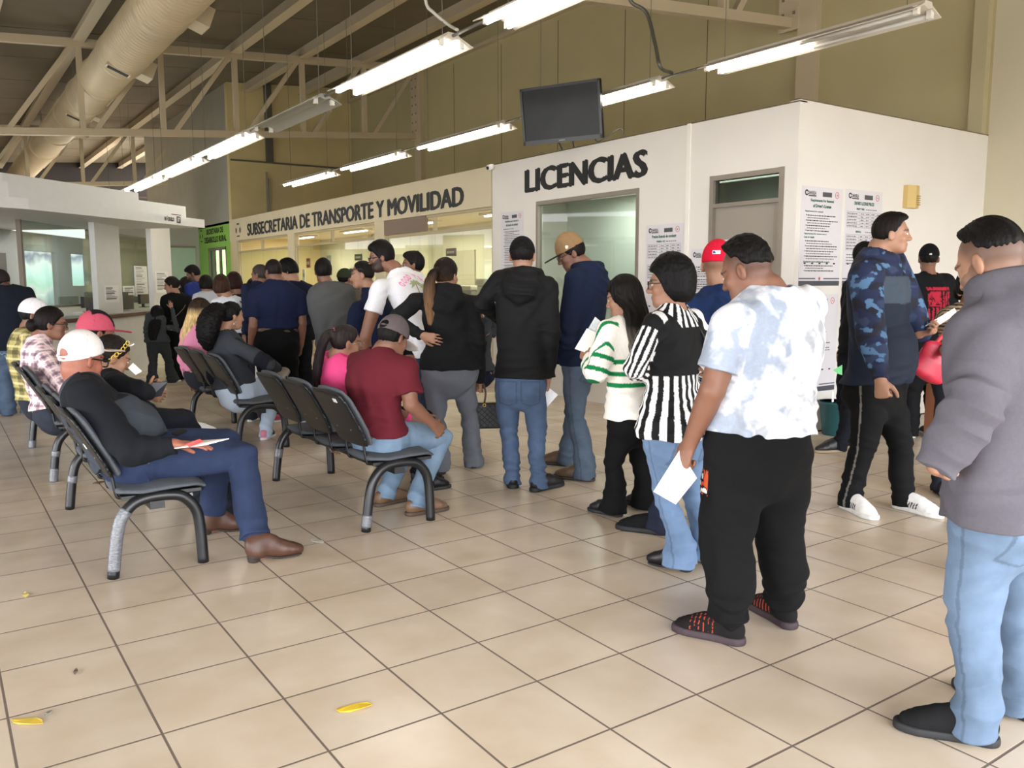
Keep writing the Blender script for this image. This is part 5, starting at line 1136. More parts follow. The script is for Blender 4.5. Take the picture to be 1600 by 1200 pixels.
def seated_people():
    SH = .45
    # old man with mesh cap
    def ex_old(c):
        d = depth_of(c.arms['R']['wr'])
        hands_paper(c, [atd(266, 702, d-.03), atd(320, 696, d-.02), atd(358, 686, d+.02), atd(300, 690, d+.14)], d, label='white papers under the hand of the seated man in mesh cap', th=.004)
        P = [atd(290, 694, d-.05), atd(312, 686, d-.04), atd(318, 690, d-.03), atd(296, 699, d-.05)]
        hands_paper(c, P, d, 'red_tag', 'small red tag under the fingers of the seated man in mesh cap', 'tag', mat('red_plastic', 'c83a38', .5), .003)
        P = [atd(268, 676, d+.12), atd(284, 669, d+.16), atd(292, 672, d+.16), atd(276, 680, d+.12)]
        hands_paper(c, P, d, 'wallet', 'small black wallet lying on the thigh of the seated man in mesh cap', 'wallet', mat('black_wallet', '121214', .5), .012)
        P = [atd(218, 716, d-.03), atd(231, 714, d-.03), atd(233, 724, d-.02), atd(216, 726, d-.02)]
        hands_paper(c, P, d, 'key_fob', 'small white and red tag hanging at the belt of the seated man', 'tag', mat('fob_pink', 'd8a0b0', .5), .004)
    person('seated man in white mesh cap, dark raglan shirt, blue jeans and brown boots', (.84, 4.70), 90, 1.74, w=1.22, belly=.10, seat=SH, pel=('p', 205, 712), neck=('p', 131, 604), head=('p', 128, 561), nk=1.25, hs=1.06, hyaw=-30, hpitch=14, hump=.03, skin='red', specs=dict(w=.004, r=(.028, .020)),
        L=dict(el=('p', 215, 640, .28), wr=('p', 262, 668, .25), pose='flat'), R=dict(sh=('p', 134, 620, -.02), el=('p', 205, 706, -.08), wr=('p', 272, 694, -.02), pose='flat', hd=(.1, 1, -.12), pn=(0, 0, -1), th=1),
        knees=[('p', 352, 690, .10), ('p', 378, 712)], feet=[(312, 836, 96), (386, 880, 92)],
        top=dict(c='3b4048', name='raglan_shirt', ease=.014, hem=.535, r0=.082, r1=.070, r2=.046, pat=pat_raglan('3b4048', '15171c'), hemfold=.005, amp=.003), pants=dict(c='1c3564', mat='denim', style='straight', name='jeans', up=.06, wash=.4, lw=1.14, stack=.004), shoes=dict(c='4a3024', name='boot', shaft=.15, sc='2e221c', h=1.15, len=.30, heel=.028),
        cap=dict(c='d8d8da', hole=True, tilt=-.42, u=.014, hi=.012, vc='c8b8a8', pat=pat_mesh_cap('d0d2d6', 'dcd4d2')), extra=ex_old, cell=.0058)
    # woman with headband sunglasses
    def ex_hb(c):
        m = mat('gold_frame', 'd8b84a', .35, metal=.6); mw = mat('white_frame', 'e8e4dc', .4)
        mb = MB()
        for i in range(7):
            u = .105-.022*i; f = .035-.011*i
            ce = np.array([.083-.012*max(0, 2-i)*1.2, f, u]); ring = [tuple(c.hw(ce[0]+.004, ce[1]+.010*math.cos(t), ce[2]+.012*math.sin(t))-c.B) for t in np.linspace(0, 2*PI, 13)]; mb.tube(ring, .003, 6)
        o = mb.build('sunglasses_chain_arm', m, c.o, True)
        mb = MB()
        for sg in (-1, 1):
            ring = [tuple(c.hw(sg*.034+.030*math.cos(t), .062+.012*math.sin(t), .118+.012*math.sin(t)-.015)-c.B) for t in np.linspace(0, 2*PI, 17)]; mb.tube(ring, .005, 6)
        mb.build('sunglasses_on_head', mw, c.o, True)
        d = depth_of(c.arms['R']['wr'])
        P = [atd(238, 598, d-.06), atd(262, 597, d-.02), atd(252, 619, d+.0), atd(233, 622, d-.06)]
        hands_paper(c, P, d, 'mobile_phone', 'mobile phone in the hand of the seated woman with gold-armed sunglasses on her head', 'phone', mat('phone_body', '2c2c32', .5), .008)
        P = [atd(200, 575, d+.05), atd(208, 567, d+.06), atd(222, 580, d+.08), atd(212, 586, d+.06)]
        hands_paper(c, P, d, label='white sheet clipped in front of the seated woman with gold-armed sunglasses', th=.002)
    person('seated woman in black top with gold-armed sunglasses on her head, looking at a phone', (.90, 5.22), 80, 1.60, 'f', w=1.22, seat=SH, pel=('p', 200, 668), neck=('p', 168, 592), head=('p', 174, 558), hyaw=0, hpitch=24, hump=.04, skin='c',
        R=dict(sh=('p', 180, 600, -.05), el=('p', 224, 612, -.05), wr=('p', 236, 618, .10), pose='grip', hd=(.1, .6, .5), pn=(-.3, .5, .5)), L=dict(el=('p', 215, 620, .2), wr=('p', 240, 620, .2), pose='grip'), knees=[('p', 285, 655, .1), ('p', 290, 660)],
        feet=[('w', 1.30, 5.36, 90), ('w', 1.42, 5.2, 90)], top=dict(c='121317', name='blouse', ease=.014, r0=.066, r1=.056, r2=.046, sleeve=1.35), pants=dict(c='131a28', name='trousers', mat='denim'), shoes=dict(c='e6e4e2', name='sneaker', sc='e0deda'),
        hair=dict(t='back', c='1e1815', th=.006, bun=((0, -.105, .02), (.035, .03, .035))), extra=ex_hb)
    person('seated person in red and black cap beyond the woman with gold-armed sunglasses', (.86, 5.75), 90, 1.64, w=1.05, seat=SH, neck=('p', 146, 548), head=('p', 152, 521), hyaw=-10, hpitch=4, skin='b', fade=('15100e', .7), feet=[('w', 1.30, 5.92, 90), ('w', 1.26, 5.66, 82, .44)], top=dict(c='c89aa4', name='shirt', ease=.02), pants=dict(c='2a3444', mat='denim'), shoes=dict(c='d8d8d8', sc='c8c8c8', name='sneaker'),
        cap=dict(c='141214', u=.02, hi=.016, vc='a8384a', vl=.075, vd=.01, pat=lambda q, C: mixc(C, (np.abs(q[:, 0]) > .055) | (q[:, 1] < -.05) | (q[:, 2] < .045), 'b04a5c')), hair=dict(t='short', c='100c0b', th=.006, top=0))
    person('seated woman in pink plaid shirt with a pink hair tie', (.84, 7.16), 90, 1.62, 'f', w=1.18, seat=SH, neck=('p', 62, 530), head=('p', 80, 506), pel=('p', 88, 640), hyaw=4, hpitch=6, hump=.05, skin='b', specs=dict(w=.003), R=dict(sh=('p', 68, 562), el=('p', 110, 615), wr=('p', 150, 640)), L=dict(),
        top=dict(c='d8b6bc', name='plaid_shirt', ease=.018, pat=pat_plaid('dcbcc0', '3a2c44', 'f0e4e2'), r0=.070, r1=.062, collar=.02), pants=dict(c='30384a', mat='denim'), shoes=dict(c='b8b4b4', name='sneaker', sc='d8d8d8'),
        hair=dict(t='back', c='120d0c', th=.012, bun=((0, -.125, -.02), (.05, .042, .048))), extra=lambda c: link_scrunchie(c))
    person('seated person in white cap and yellow plaid shirt', (.84, 7.70), 92, 1.66, w=1.05, seat=SH, neck=('p', 42, 520), head=('p', 54, 493), pel=('p', 62, 625), hyaw=4, hpitch=10, hump=.05, skin='b', fade=('15100e', .7), top=dict(c='a89a5c', name='plaid_shirt', ease=.02, pat=pat_plaid('a79a62', '2c2c22', 'd0c894', 20.), collar=.02), pants=dict(c='2a3444', mat='denim'), shoes=dict(c='202022'), cap=dict(c='dcd8da', u=.015, hi=.01), hair=dict(t='short', c='100c0b', th=.005, top=0))
    # row of chairs near the middle
    person('seated woman with big black curly hair in dark grey sweater and pale jeans', (2.38, 7.44), 80, 1.63, 'f', w=1.32, seat=SH, pel=('p', 372, 606), neck=('p', 352, 524), head=('p', 362, 494), hyaw=-2, hpitch=4, hump=.03, skin='c', R=dict(sh=('p', 366, 540), el=('p', 418, 568, -.05), wr=('p', 432, 575, .2), pose='grip'), L=dict(),
        knees=[('p', 430, 605, .1), ('p', 425, 612)], feet=[('w', 2.46, 7.62, 40), ('w', 2.90, 7.22, 100)], top=dict(c='33363c', name='sweater', ease=.02, r0=.074, r1=.066, r2=.05, pat=lambda tc, zone, sl, C, ctx, V: mixc(C, (zone > 0) & (sl[:, 1] > .26) & (sl[:, 1] < .40), '12141c')), pants=dict(c='b2c0d2', style='slim', name='jeans', lw=1.15), shoes=dict(c='3a3638', sc='d8d0d0', name='sneaker', pat=lambda q, C, k: mixc(C, q[:, 1] < .22, 'd08098')),
        hair=dict(t='back', c='0b0909', th=.008, root=(0, -.10, .04), path=[(0, -.05, .0), (0, -.06, -.08), (0, -.03, -.12), (0, -.0, -.10)], a=[.05, .095, .12, .115, .055], b=[.05, .08, .095, .085, .045], curl=.007), extra=lambda c: curly_extra(c))
    person('seated woman with long blonde hair in pink sweater', (2.34, 8.50), 70, 1.60, 'f', w=1.15, seat=SH, neck=('p', 308, 512), head=('p', 314, 488), pel=('p', 315, 580), hyaw=10, hpitch=14, hump=.04, skin='c', top=dict(c='d98aa8', name='sweater', ease=.026, r0=.074, r1=.068, amp=.004, hemfold=.007), pants=dict(c='2a2c34'), shoes=dict(c='b04a5c', sc='d8d8d8', name='sneaker'),
        hair=dict(t='long', c='2c2018', len=.36, wd=.08, bk=.13, grad=('c9ab78', .05, -.03)))
    def exw(c):
        d = c.dep-.0
    person('seated woman in hot pink jacket with a long dark ponytail and wire glasses', (2.30, 5.24), 84, 1.63, 'f', w=1.12, seat=SH, pel=('p', 560, 645, .1), neck=('p', 526, 564), head=('p', 541, 536), hyaw=10, hpitch=6, hump=.03, skin='a', specs=dict(w=.0014, m='specm', r=(.027, .022)), R=dict(el=('p', 570, 640, .05), wr=('p', 640, 655, .05), pose='relax'), L=dict(),
        knees=[('p', 665, 655, .1), ('p', 655, 665)], feet=[('w', 2.80, 5.32, 90), ('w', 2.72, 5.08, 90)], top=dict(c='f0508e', name='jacket', ease=.022, r0=.076, r1=.064, collar=.065, mat='smooth'), pants=dict(c='14151a'), shoes=dict(c='0e0e10'),
        hair=dict(t='back', c='2a2422', th=.005, root=(0, -.085, .065), path=[(-.01, -.05, -.01), (.005, -.06, -.10), (0, -.03, -.15), (0, -.01, -.14)], a=[.025, .035, .038, .036, .018], b=[.025, .03, .032, .03, .015], grad=('1a1013', .05, -.02)), extra=lambda c: link_scrunchie(c, (0, -.098, .070), .020, 'd84a58'))
    person('seated man in maroon t-shirt, brown cap and light blue jeans leaning forward', (2.26, 4.66), 72, 1.70, w=1.12, seat=SH, pel=('p', 592, 676), neck=('p', 596, 556), head=('p', 614, 528), hyaw=-2, hpitch=26, hump=.06, skin='b', fade=('17110f', .85), R=dict(sh=('p', 634, 578), el=('p', 642, 632, -.02), wr=('p', 676, 662, .06), pose='relax'), L=dict(el=('p', 600, 640, .3), wr=('p', 655, 658, .2), pose='relax'),
        knees=[('p', 652, 680, .12), ('p', 690, 684)], feet=[(588, 792, 78), (636, 806, 92)], top=dict(c='5c1c26', name='t_shirt', sleeve=.72, ease=.016, r0=.076, r1=.072, hem=.53, hemfold=.005, amp=.0034), pants=dict(c='6f9ac0', mat='denim', style='straight', name='jeans', hem=.05, wash=.8), shoes=dict(c='6a503c', sc='4a3c32', name='boot'),
        cap=dict(c='54474a', hole=True, tilt=.02, u=.016, hi=.012, vc='c8c0b8', vl=.08, pat=pat_mesh_cap('54474a', '5a5052')), hair=dict(t='short', c='100c0b', th=.008, top=0, off=-.006), cell=.0062)
    # person seated by the far window, seen between two standing figures
    b = at_base(752, 8.6)
    person('seated person in grey sweater seen between the ponytail woman and the man in black', b, -60, 1.62, w=1., seat=SH, R=dict(el=('p', 770, 520), wr=('p', 772, 492, -.1), pose='grip'), L=dict(el=('p', 758, 520), wr=('p', 764, 494, -.1), pose='grip'), skin='b', top=dict(c='34383c', name='sweater', ease=.02), pants=dict(c='12182c', style='slim'), shoes=dict(c='141416'), hair=dict(t='short', c='100c0b'))
def link_scrunchie(c, p=(0, -.118, .015), r=.016, col='e0468c'):
    mb = MB(); ring = [tuple(c.hw(p[0]+r*math.cos(t), p[1]+.3*r*math.sin(t), p[2]+r*math.sin(t))-c.B) for t in np.linspace(0, 2*PI, 15)]; mb.tube(ring, .009, 8); return mb.build('hair_tie', mat('hair_tie_'+col, col, .8, bump=.3), c.o, True)
def curly_extra(c):
    p = c.hw(.083, -.008, -.055); mb = MB(); mb.tube([tuple(p-c.B+c.hr*.006+(c.hf*math.cos(t)+c.hu*math.sin(t))*.018-c.hu*.015) for t in np.linspace(0, 2*PI, 17)], .0025, 6); mb.build('earring', mat('silver', 'd0d0d0', .25, metal=.9), c.o, True)
# ------------------------------------------------------------------ roof steel, duct, lamps
def bchord(x): return 4.96+.084*(x-WX)
def tchord(x): return 6.53+.073*(x-WX)
def trusses():
    steel = mat('painted_steel', 'c2b296')
    labs = ['pale steel roof truss crossing above the bench rows', 'pale steel roof truss nearest the viewer above the licence booth', 'pale steel roof truss far away above the module counter']
    for (y, lab) in ((18.37, labs[0]), (7.64, labs[1]), (29.1, labs[2])):
        t = empty('roof_truss', (0, y, 0), 0, lab, 'truss', 'roof trusses')
        x0, x1 = -9., WX-.1; s = .13
        mb = MB(); mb.bar((x0, 0, bchord(x0)), (x1, 0, bchord(x1)), .12, s); mb.build('bottom_chord', steel, t)
        mb = MB(); mb.bar((x0, 0, tchord(x0)), (x1, 0, tchord(x1)), .12, .15); mb.build('top_chord', steel, t)
        n0 = -6 if y > 10 else -1
        xs = [1.19+1.478*k for k in range(n0, 6)]
        for x in xs:
            mb = MB(); mb.bar((x, 0, bchord(x)), (x, 0, tchord(x)), .10, .10, (0, 1, 0)); mb.build('web_post', steel, t)
            xb, xt = x+.2, min(x+1.40, x1); mb = MB(); mb.bar((xb, 0, bchord(xb)), (xt, 0, tchord(xt)), .09, .09, (0, 1, 0)); mb.build('web_diagonal', steel, t)
        mb = MB(); mb.box((x1-.02, -.16, bchord(x1)-.1), (x1+.02, .16, tchord(x1)+.15)); pl = mb.build('end_plate', steel, t)
        mb = MB()
        for k in range(7): mb.box((x1-.03, -.11, bchord(x1)+.1+k*.2), (x1-.02, -.07, bchord(x1)+.14+k*.2)); mb.box((x1-.03, .07, bchord(x1)+.1+k*.2), (x1-.02, .11, bchord(x1)+.14+k*.2))
        mb.build('bolt', mat('bolt_steel', '8a8070', .5, metal=.4), pl)
def duct():
    x, z, r = DUCT; m = mat('galvanised_duct', 'c9b898', .45, metal=.15, var=.10, vscale=1.2, bump=.04); dk = mat('vent_dark', '2c2620', .8)
    t = empty('air_duct', (x, 0, z), 0, 'big round galvanised air duct running under the roof at left', 'duct')
    pts = []; rr = []
    y = -3.5
    while y < 16.2:
        for dy, e in ((0, -.012), (.03, -.012), (.055, .016), (.085, .016), (.11, -.012)): pts.append((0, y+dy, 0)); rr.append(r+e)
        y += .14
    mb = MB(); mb.tube(pts, rr, 72, True); mb.build('corrugated_section', m, t, False)
    mb = MB(); mb.tube([(0, 16.2, 0), (0, 38, 0)], r*.985, 40); mb.build('smooth_section', m, t, True)
    for y in (13.2, 16.25, 18.3, 20.2, 22.4, 25., 28.): mb = MB(); mb.tube([(0, y, 0), (0, y+.03, 0), (0, y+.10, 0), (0, y+.13, 0)], [r*.99, r+.025, r+.025, r*.99], 40); mb.build('joint_band', m, t, True)
    for y in (7.5, 12.9, 16.6, 21.4, 24.0):
        a = math.radians(-20); c = Vector((math.cos(a)*r, y, math.sin(a)*r)); n = Vector((math.cos(a), 0, math.sin(a))); u = Vector((-math.sin(a), 0, math.cos(a)))
        M = Matrix((u.to_4d()[:3]+(0,), (0, 1, 0, 0), n.to_4d()[:3]+(0,), (0, 0, 0, 1)))
        M = Matrix(((u.x, 0, n.x, c.x), (0, 1, 0, c.y), (u.z, 0, n.z, c.z), (0, 0, 0, 1)))
        mb = MB(); mb.box((-.14, -.22, -.05), (.14, .22, .20), M); rg = mb.build('side_outlet', m, t); mb = MB()
        for k in range(5): mb.box((-.12, -.19+.08*k, .195), (.12, -.15+.08*k, .205), M)
        mb.build('outlet_slot', dk, rg)
    for y in (10.8, 15.9, 20.9):
        a = math.radians(-112); c = Vector((math.cos(a)*r, y, math.sin(a)*r)); n = Vector((math.cos(a), 0, math.sin(a))); u = Vector((-math.sin(a), 0, math.cos(a))); M = Matrix(((u.x, 0, n.x, c.x), (0, 1, 0, c.y), (u.z, 0, n.z, c.z), (0, 0, 0, 1)))
        mb = MB(); mb.box((-.20, -.10, -.03), (.20, .10, .02), M); rg = mb.build('register_frame', m, t); mb = MB(); mb.box((-.17, -.075, .02), (.17, .075, .026), M); mb.build('register_opening', dk, rg)
    for y in (4., 9., 14., 20., 26., 32.):
        mb = MB(); mb.tube([(-r*.7, y, r*.7), (-r*.7, y, roofz(x-r*.7)-z-.1)], .008, 6); mb.tube([(r*.7, y, r*.7), (r*.7, y, roofz(x+r*.7)-z-.1)], .008, 6); mb.build('hanger_rod', mat('conduit_metal', '7d7a72'), t)
DUCT = (3.05, 5.40, .39)
def lamps():
    body = mat('lamp_housing', 'cfc8bc', .5, var=.05); refl = mat('lamp_reflector', 'e8e6e0', .3); tube_on = mat('lit_tube', 'fffaf0', .4, emit=LAMP); tube_off = mat('unlit_tube', 'c4c2bc', .35); cond = mat('conduit_metal', '7d7a72'); cap_ = mat('lamp_holder', 'e6e2da', .5)
    rows = [(6.7, 3.60, [(3.84, 6.11, 'half', 'half-lit fluorescent fixture nearest the right edge, above the booth corner'), (6.8, 9.2, 1, 'fluorescent fixture partly behind the television'), (9.81, 12.19, 1, 'fluorescent fixture just left of the television'), (12.91, 15.23, 1, 'fluorescent fixture above the word TRANSPORTE, second left of the television'), (15.92, 18.36, 1, 'leftmost fluorescent fixture above the cream sign band')]),
            (3.8, 3.48, [(3.3, 5.72, 1, 'fluorescent fixture cut by the top edge of the picture'), (6.35, 8.6, 1, 'large bright fluorescent fixture hanging in front of the truss end'), (9.15, 11.3, 0, 'dark unlit fluorescent fixture in the left lamp row'), (11.8, 14.3, 1, 'lit fluorescent fixture next to the unlit one in the left lamp row'), (14.6, 17.3, 1, 'lit fluorescent fixture before the grey upper wall, second after the unlit one'), (17.5, 20.2, 1, 'lit fluorescent fixture low over the module canopy, third after the unlit one'), (20.7, 22.9, 1, 'farthest lit fluorescent fixture just peeping over the module canopy')])]
    for ri, (x, z, L) in enumerate(rows):
        for (a, b_, on, lab) in L:
            ln = b_-a; c = (a+b_)/2; t = empty('fluorescent_fixture', (x, c, z), 0, lab, 'lamp', 'fluorescent fixtures hanging in two rows')
            h = ln/2
            pr = [(-.05, .075), (.05, .075), (.06, .05), (.20, -.015), (.198, -.022), (.06, .034), (.0, .012), (-.06, .034), (-.198, -.022), (-.20, -.015), (-.06, .05)]
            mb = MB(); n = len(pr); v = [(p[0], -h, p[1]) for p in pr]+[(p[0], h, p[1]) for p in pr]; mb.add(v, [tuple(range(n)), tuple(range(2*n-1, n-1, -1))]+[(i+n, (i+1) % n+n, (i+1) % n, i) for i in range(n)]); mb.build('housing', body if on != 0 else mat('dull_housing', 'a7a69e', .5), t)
            for sx in (-.10, .10):
                lit = on == 1 or (on == 'half')
                if on == 'half':
                    mb = MB(); mb.tube([(sx, -h+.05, -.012), (sx, .0, -.012)], .017, 10); mb.build('tube', tube_off, t, True)
                    mb = MB(); mb.tube([(sx, .0, -.012), (sx, h-.05, -.012)], .019, 10); mb.build('tube', tube_on, t, True)
                elif on:
                    mb = MB(); mb.tube([(sx, -h+.05, -.012), (sx, h-.05, -.012)], .027, 10); mb.build('tube', tube_on, t, True)
                for sy in (-1, 1): mb = MB(); mb.box((sx-.022, sy*(h-.04)-.02, -.035), (sx+.022, sy*(h-.04)+.02, .03)); mb.build('lamp_holder', cap_, t)
            for sy in (-.42, .42):
                mb = MB(); mb.tube([(0, sy*ln, .07), (0, sy*ln, roofz(x)-z-.02)], .004, 5); mb.build('hanging_wire', cond, t)
        for (p, q) in zip(L[:-1], L[1:]):
            mb = MB(); mb.tube([(x, p[1]-.03, z+.05), (x, q[0]+.03, z+.05)], .014, 8); tag(mb.build('conduit', cond, None, True), 'thin grey conduit in the %s lamp row, from the %s fixture counted from the right' % ('right' if ri == 0 else 'left', ('first', 'second', 'third', 'fourth', 'fifth', 'sixth')[L.index(p)]), 'conduit', 'conduits between the fluorescent fixtures')
    # flexible feeds
    P = [atd(985, 0, 8.7), atd(1010, 20, 8.7), atd(1024, 70, 8.6), atd(1032, 105, 8.5), (6.7, 6.66, 3.68)]; mb = MB(); mb.tube(bez([P[0]+np.array([0, 0, .3])]+P, 6), .020, 8); tag(mb.build('flexible_conduit', mat('dark_conduit', '6b6960', .45, metal=.5), None, True), 'thick dark flexible conduit dropping to the lamp row beside the television', 'conduit')
    P = [atd(665, 0, 7.2), atd(678, 20, 7.2), atd(700, 38, 7.2), (3.8, 6.28, 3.56)]; mb = MB(); mb.tube(bez([P[0]+np.array([0, 0, .4])]+P, 6), .014, 8); tag(mb.build('flexible_conduit', mat('white_conduit', 'c9c6bc', .5), None, True), 'thin white cable curling down to the large bright fluorescent fixture', 'conduit')
    # conduits on the yellow return wall
    y = 22.27
    for px in (414, 418):
        a = ony(px, 215, y)[0]; mb = MB(); mb.box((a-.02, y-.03, 2.705), (a+.02, y, 4.35 if px == 414 else 4.2)); tag(mb.build('conduit', mat('galvanised_conduit', 'a8a498', .4, metal=.4)), 'vertical galvanised conduit on the yellow wall, %s one of the pair' % ('left' if px == 414 else 'right'), 'conduit', 'vertical conduits on the yellow wall')
    mb = MB(); mb.box((6.62, y-.04, 4.58), (9.9, y, 4.62)); tag(mb.build('conduit', mat('dark_conduit', '6b6960')), 'dark horizontal conduit across the yellow wall behind the truss', 'conduit')
    mb = MB(); a = ony(418, 130, y)[0]; mb.box((a-.12, y-.10, 4.6), (a+.06, y, 6.6)); tag(mb.build('riser_duct', mat('dark_conduit', '6b6960')), 'dark vertical riser on the yellow wall above the paired conduits', 'conduit')
# ------------------------------------------------------------------ television, camera, speaker, bin
def fittings(M):
    blk = mat('tv_plastic', '0b0b0c', .3); scr = mat('tv_screen', '1c1d1f', .32, var=.3, vscale=3., spec=.25); D = 9.75
    c = atd(876, 177, D); wd = np.array([math.sin(math.radians(-23.5)), math.cos(math.radians(-23.5)), 0]); right = -wd; nm = np.array([-wd[1], wd[0], 0])*1.; nm = np.array([-.917, -.40, 0]); tl = math.radians(9)
    up = np.array([nm[0]*math.sin(tl), nm[1]*math.sin(tl), math.cos(tl)]); n = np.cross(right, up); n = n if n @ nm > 0 else -n
    MX = Matrix(((right[0], up[0], n[0], c[0]), (right[1], up[1], n[1], c[1]), (right[2], up[2], n[2], c[2]), (0, 0, 0, 1)))
    t = empty('television', c, 0, 'black flat television mounted above the word LICENCIAS', 'television'); T = Matrix.Translation(-Vector(c)) @ MX
    w, h = .525, .325
    mb = MB(); mb.box((-w, -h, -.045), (w, h, .0), T); mb.build('casing', blk, t, bevel=.006)
    mb = MB()
    for lo, hi in (((-w, -h), (w, -h+.05)), ((-w, h-.03), (w, h)), ((-w, -h), (-w+.03, h)), ((w-.03, -h), (w, h))): mb.box((*lo, 0), (*hi, .012), T)
    mb.build('bezel', blk, t)
    mb = MB(); mb.box((-w+.03, -h+.05, 0), (w-.03, h-.03, .004), T); mb.build('screen', scr, t)
    mb = MB(); mb.box((-.04, -h+.018, .012), (.04, -h+.030, .0135), T); mb.build('maker_mark', mat('tv_mark', '8a8a8a', .4), t)
    zb = BH; mb = MB()
    for s in (-.12, .10): mb.tube([tuple(T @ Vector((s, -h+.1, -.05))), (BX-c[0]+.05, 8.35-c[1]-s, zb-c[2])], .012, 6)
    mb.build('stand_leg', blk, t)
    mb = MB(); mb.tube(bez([tuple(T @ Vector((.40, -h+.02, -.03))), tuple(T @ Vector((.46, -h-.03, -.03))), (BX-c[0]+.05, 7.42-c[1], zb-c[2]+.12), (BX-c[0]+.05, 7.35-c[1], zb-c[2]+.01)], 5), .006, 6); mb.build('power_cable', blk, t)
    # security camera
    p = onx(771, 263, BX); t = empty('security_camera', p, 0, 'small white dome camera at the left top corner of the licence booth', 'camera')
    mb = MB(); mb.tube([(-.01, .0, .02), (-.09, .0, .0)], .04, 12); mb.build('housing', mat('camera_white', 'e4e2de', .4), t, True); mb = MB(); mb.tube([(-.085, 0, 0), (-.105, 0, -.004)], .022, 12); mb.build('lens', blk, t, True)
    # wall speaker
    t = empty('wall_speaker', (8.44, BY, 2.33), 0, 'small beige speaker box on the white booth side wall', 'speaker'); bg = mat('beige_plastic', 'c9ad6e', .55)
    mb = MB(); v = [(-.10, 0, -.115), (.10, 0, -.115), (.10, 0, .115), (-.10, 0, .115), (-.10, -.05, -.115), (.0, -.085, -.115), (.10, -.06, -.115), (.10, -.06, .115), (.0, -.085, .115), (-.10, -.05, .115)]
    mb.add(v, [(0, 1, 2, 3), (5, 4, 9, 8), (6, 5, 8, 7), (4, 0, 3, 9), (1, 6, 7, 2), (0, 4, 5, 6, 1), (2, 7, 8, 9, 3)]); mb.build('casing', bg, t)
    mb = MB()
    for k in range(5): mb.box((.025, -.084, -.085+k*.022), (.09, -.062-.004, -.075+k*.022))
    mb.build('grille', mat('beige_grille', 'a88c54', .6), t)
    # waste bin
    p = onz(1312, 681); p[1] = min(p[1], BY-.17); t = empty('waste_bin', (7.06, BY-.19, 0), 0, 'dark teal plastic waste bin against the white booth side wall', 'bin'); tm = mat('teal_plastic', '17464a', .5, var=.05)
    mb = MB(); mb.tube([(0, 0, 0), (0, 0, .01), (0, 0, .30), (0, 0, .31), (0, 0, .325), (0, 0, .325), (0, 0, .03)], [.105, .112, .145, .16, .16, .145, .10], 28, True); mb.build('bucket', tm, t, True)
    mb = MB(); mb.tube([(.02, -.128, .09), (.02, -.132, .09)], .018, 12); mb.build('maker_badge', mat('badge', '9aa4a0', .5), t)
    hands_paper(None, [np.array([6.97, BY-.22, .10]), np.array([7.03, BY-.20, .10]), np.array([7.0, BY-.20, .42]), np.array([6.96, BY-.21, .43])], 0, label='crumpled white paper sticking up out of the teal waste bin', th=.004)
    hands_paper(None, [np.array([7.10, BY-.16, .14]), np.array([7.16, BY-.16, .14]), np.array([7.20, BY-.16, .36]), np.array([7.17, BY-.15, .37])], 0, label='white paper scrap leaning at the right rim of the teal waste bin', th=.003)
    # desk at the right, with red bag
    p = onz(1441, 686); t = empty('desk', (p[0]+.32, p[1]-.28, 0), 0, 'brown desk with grey top half hidden behind the grey hoodie', 'desk')
    mb = MB(); mb.box((-.32, -.35, .65), (.55, .33, .68)); mb.build('top', mat('desk_top_grey', 'a9aaa6', .4), t); bw = mat('brown_wood', '7a4a2e', .5, var=.2, vscale=6, stretch=(1, 1, .2)); mb = MB(); mb.box((-.25, -.31, 0), (-.22, .31, .65)); mb.build('side_panel', bw, t); mb = MB(); mb.box((.48, -.31, 0), (.51, .31, .65)); mb.build('side_panel', bw, t); mb = MB(); mb.box((-.22, .27, .1), (.48, .30, .65)); mb.build('modesty_panel', mat('desk_teal', '2d4a52', .6), t)
    dd = 5.45; c = atd(1456, 543, dd)
    t = empty('handbag', (c[0], c[1], c[2]-.10), 0, 'red and pink handbag held by the woman in striped sweater', 'handbag')
    U = np.array([0, 0, 1.]); prim = [Loft([np.array([0, 0, -.07])+_r*-.02, np.array([0, 0, .0])+_r*.02, np.array([0, 0, .10])+_r*.05], [.12, .12, .105], [.05, .055, .035], side=_r, k=.02)]
    V, Q = surface(prim, .008); link_mesh('bag_body', V, Q, mat('red_bag', 'b8243c', .45, var=.35, vscale=22), t)
    mb = MB(); mb.tube(bez([_r*.0+U*.10, _r*.08+U*.19, _r*.15+U*.22, _r*.17+U*.12], 6), .014, 8); mb.build('bag_handle', mat('red_handle', 'c83038', .5), t, True)
    hands_paper(None, [atd(1302, 578, 7.05), atd(1316, 570, 7.05), atd(1316, 586, 7.05), atd(1309, 584, 7.05)], 0, 'flyer', 'bright green paper corner beside the man in camouflage sleeves', 'paper', mat('green_paper', '74d088', .7), .002)
    # handbag hanging from the ponytail woman's hand
    d = 6.75; c = atd(762, 640, d); t = empty('handbag', (c[0], c[1], c[2]-.14), 0, 'black quilted handbag with cream flap hanging from the ponytail woman', 'handbag'); side = nrm(_r*.95+np.array([0, .1, 0]))
    fw_ = np.array([-side[1], side[0], 0]); MT = Matrix(((side[0], fw_[0], 0, 0), (side[1], fw_[1], 0, 0), (0, 0, 1, 0.), (0, 0, 0, 1)))
    qm = mat('quilted_black', '1b1a1c', .5, bump=.3, bscale=40); mb = MB(); mb.box((-.125, -.05, -.01), (.115, .05, .20), MT); mb.build('bag_body', qm, t, bevel=.015)
    mb = MB()
    for k in range(-5, 12):
        for sg in (-1, 1):
            a0 = -.12+k*.045; pts = [(a0+(s if sg > 0 else -s)*.2+(0 if sg > 0 else .2-.2), -.0505, .0+s*.19) for s in (0, .25, .5, .75, 1)]; pts = [q for q in pts if -.12 < q[0] < .11]
            if len(pts) > 1: mb.tube([tuple(MT @ Vector(q)) for q in pts], .0022, 5)
